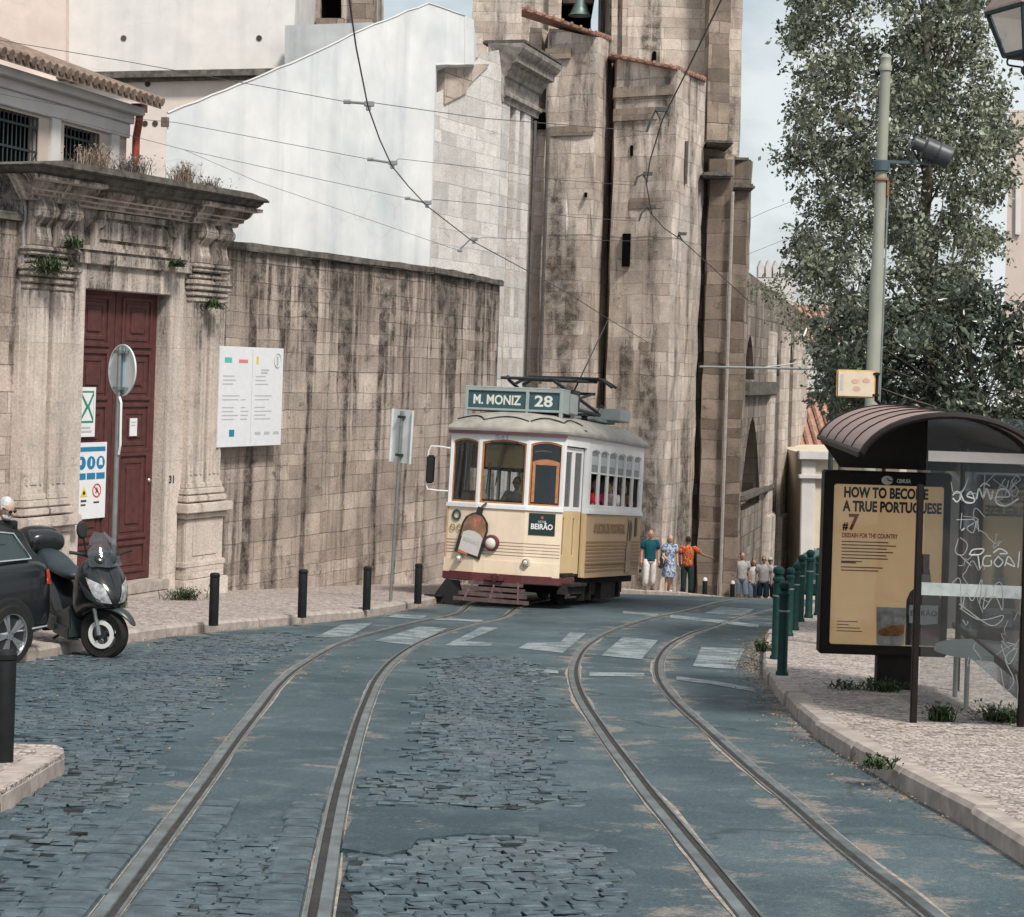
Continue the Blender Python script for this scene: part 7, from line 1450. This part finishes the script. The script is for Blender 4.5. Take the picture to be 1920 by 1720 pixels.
# old man bending beyond the car
OY = 19.9; p = P(26, 1000, OY)
person('white-haired bearded man in sunglasses and black jacket looking down beyond the dark car', (p.x - .26, OY, g(OY) + .08), (0, 0, R(62)), 1.64, ('pale_skin', (.50, .34, .27)), cloth('black_jacket', (.016, .018, .02)), DK, DK, HWH, lean=(0, -.18, -.03), head=(0, R(26)), beard=HWH, glasses=True, sleeve='long', arms={'r': ((.04, .02, -.27), (.0, -.06, -.25)), 'l': ((.04, .02, -.27), (.0, -.06, -.25))})
# tram driver and passengers
bpy.context.view_layer.update(); TM = tram.matrix_world
def aboard(label, x, y, z, yaw, **k):
    w_ = TM @ Vector((x, y, z)); return person(label, tuple(w_), (0, 0, YAW + yaw), group='people aboard the tram', **k)
aboard('tram driver in a pale shirt behind the middle front window', .10, .62, .66, 0, h=1.62, top=cloth('driver_shirt', (.55, .50, .44)), bottom=DK, shoes=DK, hair=HBK, arms={'r': ((.06, -.16, -.22), (-.02, -.22, .02)), 'l': ((.06, -.16, -.22), (-.02, -.22, .02))}, glasses=True)
for i, (y, tp_, lab, fem) in enumerate(((2.15, cloth('scarlet_top', (.55, .03, .035)), 'passenger in a scarlet top at the first side window of the tram', True), (2.75, cloth('hot_pink_top', (.60, .05, .20)), 'passenger in a hot pink top at the second side window of the tram', True),
                                        (3.7, W1, 'passenger in white at the fourth side window of the tram', False), (4.55, cloth('peach_top', (.55, .33, .22)), 'passenger in a peach top leaning on the last side window of the tram', True))):
    aboard(lab, .93, y, .72, R(-12 if i % 2 else -30), h=1.62, top=tp_, bottom=DK, shoes=DK, hair=(HBR, HBK, HBR, HBL)[i], sit=False if False else True, female=fem, arms={'l': ((.08, -.10, -.22), (.0, -.2, .04)), 'r': ((.05, -.05, -.26), (.02, -.15, -.1))})
# ================================================================== TREES AND PLANTS
def leaf_mat(name, dark, light, trans=.25, rough=.5, spec=.35, odd=None):
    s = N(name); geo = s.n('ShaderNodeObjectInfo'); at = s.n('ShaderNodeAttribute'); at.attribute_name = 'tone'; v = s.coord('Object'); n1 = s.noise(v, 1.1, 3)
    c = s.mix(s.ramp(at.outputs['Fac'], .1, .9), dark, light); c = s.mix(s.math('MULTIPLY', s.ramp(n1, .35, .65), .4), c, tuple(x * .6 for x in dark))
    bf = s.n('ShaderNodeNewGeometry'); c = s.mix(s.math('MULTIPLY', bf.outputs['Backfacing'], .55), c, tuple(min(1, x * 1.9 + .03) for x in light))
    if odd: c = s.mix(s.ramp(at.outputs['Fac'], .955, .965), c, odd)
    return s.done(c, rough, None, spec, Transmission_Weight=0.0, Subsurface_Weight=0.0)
def leaves(name, centers, n_per, spread, size, mat, parent, seed=1, aspect=.55, droop=.3, fold=.25):
    r_ = np.random.default_rng(seed); cen = np.array(centers); per = 11; tw = max(3, n_per // per)          # leaves sit along short twigs that fan out of each clump
    C = np.repeat(cen, tw, 0); td = r_.normal(0, 1, (len(C), 3)); td[:, 2] = td[:, 2] * .7 - .15; td /= np.linalg.norm(td, axis=1)[:, None]; tl = spread * r_.uniform(.7, 1.7, len(C))
    C, td, tl = np.repeat(C, per, 0), np.repeat(td, per, 0), np.repeat(tl, per); m_ = len(C); k_ = r_.uniform(.1, 1, m_) ** .7
    Pp = C + td * (tl * k_)[:, None] + r_.normal(0, size * .55, (m_, 3)); Pp[:, 2] -= (k_ * tl) ** 2 * .25
    d = td * .9 + r_.normal(0, .75, (m_, 3)); d[:, 2] -= droop; d /= np.linalg.norm(d, axis=1)[:, None]
    nn = r_.normal(0, 1, (m_, 3)); nn[:, 2] += .7; s_ = np.cross(d, nn); s_ /= np.maximum(1e-6, np.linalg.norm(s_, axis=1))[:, None]; up = np.cross(s_, d)
    L = size * r_.uniform(.45, 1.4, m_)[:, None]; Wd = L * aspect
    V = np.stack([Pp - d * L * .5, Pp + s_ * Wd * .5 + up * L * fold * .3, Pp + d * L * .5, Pp - s_ * Wd * .5 + up * L * fold * .3], 1).reshape(-1, 3)
    me = bpy.data.meshes.new(name); F4 = np.arange(m_ * 4).reshape(-1, 4); F3 = np.concatenate([F4[:, [0, 1, 2]], F4[:, [0, 2, 3]]], 1).reshape(-1, 3)
    me.vertices.add(m_ * 4); me.vertices.foreach_set('co', V.ravel()); me.loops.add(m_ * 6); me.loops.foreach_set('vertex_index', F3.ravel().astype(np.int32)); me.polygons.add(m_ * 2)
    me.polygons.foreach_set('loop_start', np.arange(0, m_ * 6, 3, dtype=np.int32)); me.polygons.foreach_set('loop_total', np.full(m_ * 2, 3, dtype=np.int32)); me.update(calc_edges=True)
    a = me.attributes.new('tone', 'FLOAT', 'POINT'); a.data.foreach_set('value', np.repeat(np.clip(r_.random(m_) * .6 + np.repeat(r_.random(m_ // per), per) * .4, 0, 1), 4).astype(np.float32)); me.materials.append(mat)
    return link(bpy.data.objects.new(name, me), parent)
M_BARK = plain('grey_bark', (.14, .12, .10), .95, .1, var=.4, scale=9, bump=.6)
def tree(name, label, cat, px_poly, Y, depth, n_cl, n_per, spread, lsize, mat, trunk_px, seed, trunk_r=.16, aspect=.55, density=None, group=None, ztrunk=None):
    r_ = np.random.default_rng(seed); pa = np.array(px_poly, float); lo, hi = pa.min(0), pa.max(0); cs = []
    while len(cs) < n_cl:
        x, y = r_.uniform(lo[0], hi[0]), r_.uniform(lo[1], hi[1])
        if inside(np.array([x]), np.array([y]), px_poly)[0] and (density is None or r_.random() < density(x, y)): yy = Y + r_.normal(0, depth); cs.append(P(x, y, yy))
    bp = P(*trunk_px, Y); base = Vector((bp.x, Y, g(Y) + .1)); cv = [Vector(c) for c in cs]; zs = sorted(c.z for c in cv); ztop = zs[int(len(zs) * .9)] if ztrunk is None else ztrunk
    tx = sum(c.x for c in cv) / len(cv); t = thing(name, label, cat, base, (0, 0, 0), group); T = -base
    b = B(); tip = Vector((tx * .6 + base.x * .4, Y, ztop)); rr = random.Random(seed); k = 9
    axis = [base.lerp(tip, i / k) + Vector((rr.uniform(-.08, .08), rr.uniform(-.1, .1), 0)) * (1 if 0 < i else 0) for i in range(k + 1)]
    b.tube([p + T for p in axis], [trunk_r * (1.25 if i == 0 else 1) * (1 - .82 * i / k) for i in range(k + 1)], 10)
    for c in rr.sample(cv, min(len(cv), 46)):
        f_ = max(.12, min(.95, (c.z - base.z) / (tip.z - base.z) - rr.uniform(.1, .28))); a = axis[int(f_ * k)].lerp(axis[min(k, int(f_ * k) + 1)], f_ * k - int(f_ * k)); m_ = a.lerp(c, .5) + Vector((0, 0, rr.uniform(-.05, .2)))
        b.tube([a + T, m_ + T, c + T], [trunk_r * .20 * (1 - f_ * .6), trunk_r * .10 * (1 - f_ * .5), .004], 5)
    b.build('trunk', M_BARK, t, smooth='all'); leaves('crown', [tuple(c + T) for c in cv], n_per, spread, lsize, mat, t, seed, aspect); return t
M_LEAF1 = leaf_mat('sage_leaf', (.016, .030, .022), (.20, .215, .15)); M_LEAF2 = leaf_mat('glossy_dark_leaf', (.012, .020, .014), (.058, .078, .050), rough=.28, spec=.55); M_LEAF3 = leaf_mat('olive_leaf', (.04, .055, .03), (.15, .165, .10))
PA = [(1500, -220), (1490, 0), (1488, 60), (1482, 95), (1510, 110), (1482, 150), (1515, 165), (1478, 222), (1505, 245), (1462, 262), (1466, 300), (1500, 330), (1478, 352), (1515, 385), (1500, 415), (1472, 425), (1490, 470), (1482, 500), (1530, 540), (1580, 580), (1700, 610), (1830, 600), (1850, 540), (1835, 500), (1875, 470), (1860, 430), (1880, 400), (1862, 370), (1905, 330), (1895, 290), (1905, 250), (1870, 200), (1880, 150), (1850, 120), (1862, 60), (1850, 0), (1840, -220)]
def dA(x, y): return .38 + .62 * (.5 + .5 * math.sin(x * .021 + 1.3) * math.cos(y * .024 + .4) + .25 * math.sin((x + y) * .05))
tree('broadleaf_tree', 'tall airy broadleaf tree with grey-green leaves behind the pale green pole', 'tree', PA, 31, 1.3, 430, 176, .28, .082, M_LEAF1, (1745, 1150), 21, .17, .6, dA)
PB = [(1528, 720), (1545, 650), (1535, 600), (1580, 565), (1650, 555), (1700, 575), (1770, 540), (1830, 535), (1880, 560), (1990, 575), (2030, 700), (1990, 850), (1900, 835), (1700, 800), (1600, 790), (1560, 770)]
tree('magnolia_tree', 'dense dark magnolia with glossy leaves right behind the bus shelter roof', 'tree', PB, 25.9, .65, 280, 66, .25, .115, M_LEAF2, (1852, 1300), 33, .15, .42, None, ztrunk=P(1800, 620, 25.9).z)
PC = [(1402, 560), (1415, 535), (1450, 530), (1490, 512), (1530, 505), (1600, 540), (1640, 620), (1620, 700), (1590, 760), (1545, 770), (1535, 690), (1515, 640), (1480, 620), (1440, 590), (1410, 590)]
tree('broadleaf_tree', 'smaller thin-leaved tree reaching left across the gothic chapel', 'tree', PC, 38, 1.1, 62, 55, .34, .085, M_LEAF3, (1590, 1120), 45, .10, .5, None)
# tufts and weeds
def tuft(name, label, cat, p, n_, hgt, spr, mat, seed, droop=0.0, parent=None, wd=.006, group=None):
    r_ = random.Random(seed); t = thing(name, label, cat, tuple(p), group=group); b = B()
    for _ in range(n_):
        a = r_.uniform(0, 6.28); k = r_.uniform(.2, 1) * spr; h_ = hgt * r_.uniform(.5, 1.1); x, y = r_.gauss(0, spr * .35), r_.gauss(0, spr * .35); q = Vector((x, y, 0)); e = Vector((x + k * math.cos(a), y + k * math.sin(a), h_ - droop * k * 2)); m_ = q.lerp(e, .5) + Vector((0, 0, h_ * .18)); s_ = Vector((-math.sin(a), math.cos(a), 0)) * wd
        b.add([q - s_, q + s_, m_ + s_, m_ - s_, e], [(0, 1, 2, 3), (3, 2, 4)])
        if r_.random() < .6: f = e + Vector((0, 0, .012)); b.add([e + Vector((r_.gauss(0, .014), r_.gauss(0, .014), r_.gauss(0, .014))) for _ in range(4)], [(0, 1, 2, 3)])
    b.build('stems', mat, t); return t
M_DRY = plain('dry_grass', (.30, .235, .185), .9, .1, var=.4, scale=30, bump=0); M_DRY2 = plain('grey_dry_twigs', (.20, .175, .16), .9, .1, var=.4, scale=30, bump=0); M_WEED = plain('weed_green', (.045, .07, .03), .8, .2, var=.5, scale=25, bump=0)
for x, y, n_, hg, sp, mt, lab in ((175, 338, 260, .42, .34, M_DRY, 'sandy dry shrub on the left part of the gate cornice'), (245, 345, 300, .38, .36, M_DRY2, 'grey dry shrub in the middle of the gate cornice'), (345, 362, 260, .42, .26, M_DRY, 'bushy dry grass clump near the right end of the gate cornice'), (392, 370, 140, .26, .3, M_DRY2, 'thin sparse dry tuft at the right tip of the gate cornice')):
    u = W.u(x, y, .1); tuft('dry_shrub', lab, 'shrub', W.pt(u, .12, 4.52), n_, hg, sp, mt, int(x), group='dry shrubs on the gate cornice')
for x, y, n_, hg, sp, lab, vz in ((92, 505, 260, .30, .34, 'large dark fern hanging from the left pilaster capital', .5), (140, 465, 90, .2, .18, 'small green tuft on the left frieze ledge', .2), (335, 500, 120, .16, .2, 'green tuft on the lintel ledge near the right corbel', .3), (402, 575, 150, .18, .22, 'dark weed under the right pilaster capital', .45)):
    u, z = W.uz(x, y, -.2); tuft('wall_fern', lab, 'plant', W.pt(u, -.16, z), n_, hg, sp, M_WEED, int(x), vz, wd=.012, group='ferns growing on the gate')
def gt(x, y): p = G(x, y, .125); return (p.x, p.y, g(p.y) + .125)
for x, y, n_, hg, sp, lab in ((1762, 1352, 150, .12, .12, 'leafy weed just right of the front shelter post'), (1885, 1352, 260, .10, .28, 'grassy weed patch beside the rear shelter post'), (1655, 1296, 120, .10, .2, 'low weeds at the foot of the advertising panel pedestal'), (1590, 1292, 60, .07, .2, 'sparse weeds left of the advertising panel pedestal'), (345, 1125, 180, .18, .35, 'weeds at the foot of the right gate pedestal'), (1650, 1440, 70, .07, .14, 'weed tuft in the gap of the right kerb'), (1432, 1222, 90, .12, .12, 'weeds at the kerb bend beside the green posts'), (232, 1140, 40, .2, .06, 'single upright weed by the gate steps')):
    tuft('weed', lab, 'weed', gt(x, y), n_, hg, sp, M_WEED, int(x), group='weeds along the pavements')
# ================================================================== OVERHEAD WIRES
M_WIRE = plain('dark_wire', (.07, .073, .077), .6, .3, .3, var=.1, bump=0); M_INS = plain('grey_insulator', (.22, .23, .24), .5, .4, var=.2, bump=0)
HW = 5.5
LW = [(640, -160), (655, 0), (668, 90), (690, 200), (712, 262), (735, 312), (766, 350), (800, 386), (885, 452), (985, 506), (1062, 548), (1140, 598), (1225, 648)]
RW = [(1420, -160), (1352, 0), (1300, 108), (1242, 225), (1219, 300), (1212, 345), (1222, 402), (1245, 428), (1280, 452), (1340, 506), (1405, 566)]
for pts, lab in ((LW, 'overhead trolley wire sweeping down the left of the view to the tram'), (RW, 'overhead trolley wire curving in front of the cathedral bay over the empty track')):
    w3 = [Hh(x, y, HW) for x, y in pts]; b = B(); b.tube(w3, .0075, 5); o = tag(b.build('trolley_wire', M_WIRE, None, uv=False), lab, 'wire', 'trolley wires above the tracks')
def wire(pts, r_=.0042): b = B(); b.tube(pts, r_, 4); return b
SPANS = [([(-60, 62), (0, 76), (240, 116), (648, 191)], (690, 200), (1240, 225), [(700, 193), (905, 222), (1130, 240), (1213, 247)], 'uppermost span wire holding both trolley wires'),
         ([(-60, 165), (240, 222), (330, 230), (692, 299)], (735, 310), (1215, 342), [(748, 298), (900, 315), (1050, 338), (1190, 348)], 'second span wire from the top, crossing the white annex wall'),
         ([(-40, 190), (150, 230), (345, 281), (762, 372)], (800, 384), (1222, 402), [(812, 374), (900, 382), (1080, 408), (1198, 415)], 'third span wire from the top, knotted at the annex edge'),
         ([(345, 281), (480, 340), (642, 395), (860, 470)], (888, 452), (1280, 452), [(905, 446), (1060, 450), (1180, 452), (1270, 448)], 'lowest span wire running down from the knot to the chapel end')]
for i, (left, ha, hb_, right, lab) in enumerate(SPANS):
    A = Hh(*ha, HW + .05); C = Hh(*hb_, HW + .05); t = thing('span_wire', lab, 'wire', tuple(A), group='span wires across the street'); T = -A
    far = 8 if i < 3 else 2
    pl_ = [P(x, y, A.y + (k - len(left) + 1) * -.35 * 0) + T for k, (x, y) in enumerate(left)]; pr_ = [P(x, y, A.y + (C.y - A.y) * (k + 1) / len(right)) + T for k, (x, y) in enumerate(right)]
    wire(pl_).build('wire_run', M_WIRE, t, uv=False); wire([Vector((0, 0, .02))] + pr_).build('wire_run', M_WIRE, t, uv=False)
    k = A.y / 18.7
    b = B(); b.tube([pl_[-1], Vector((-.04, 0, .03))], .014, 6); b.tube([pl_[-1] + Vector((-.02, 0, 0)), pl_[-1] + Vector((.05, 0, 0))], .022, 6); b.build('insulator', M_INS, t)
    b = B(); b.box(-.04, .06, -.02, .02, .0, .05); b.box(-.02, .03, -.015, .015, -.04, .0); b.build('hanger', M_INS, t, bevel=.006)
    q = C + T; b = B(); b.tube([pr_[-1], pr_[-1] + Vector((.03, 0, .10)), q + Vector((-.06, 0, .09)), q + Vector((0, 0, .0))], .013, 5); b.box(q.x - .06, q.x + .05, q.y - .03, q.y + .03, q.z + .08, q.z + .12); b.build('hanger', M_WIRE, t)
# side stays to the right
for pts, Y, lab in (([(1385, 420), (1440, 395), (1492, 375), (1600, 330)], 30, 'short stay wire entering the tree from the left'), ([(1400, 478), (1480, 446), (1560, 415)], 33, 'lower stay wire entering the tree below the short stay'), ([(1880, 212), (1930, 210)], 26, 'wire end at the right edge below the lantern')):
    b = wire([P(x, y, Y) for x, y in pts]); tag(b.build('stay_wire', M_WIRE, None, uv=False), lab, 'wire')
# bracket arm further down
AY = 45.0; p = P(1563, 690, AY); t = thing('bracket_pole', 'slim pole with a long horizontal wire bracket beyond the shelter', 'pole', (p.x, AY, g(AY)), (0, 0, 0)); T = -Vector(t.location)
b = B(); b.tube([Vector((0, 0, 0)), p + T + Vector((0, 0, .3))], .06, 8); b.build('pole', M_IRON, t)
b = B(); b.tube([P(1312, 688, AY) + T, P(1562, 693, AY) + T], .028, 6); b.tube([P(1420, 691, AY) + T, P(1563, 672, AY) + T], .012, 5); b.build('arm', M_GALV, t)
# trolley pole of the tram, raised to the wire
top = Hh(1140, 600, HW); q = tram.matrix_world.inverted() @ top; b = B(); b.tube([Vector((.05, 3.2, 3.6)), q], [.02, .011], 6); b.build('trolley_pole', M_WIRE, tram)
# cable running down the left edge of the gate
b = B(); b.tube([W.pt(W.u(x, y, .1), .08, W.z(x, y, .1)) for x, y in ((43, 372), (46, 400), (41, 430), (42, 560), (38, 720))], .022, 6); tag(b.build('cable', M_INS, None, uv=False), 'grey cable running down the wall at the left edge of the gate', 'cable')
bpy.context.view_layer.update()
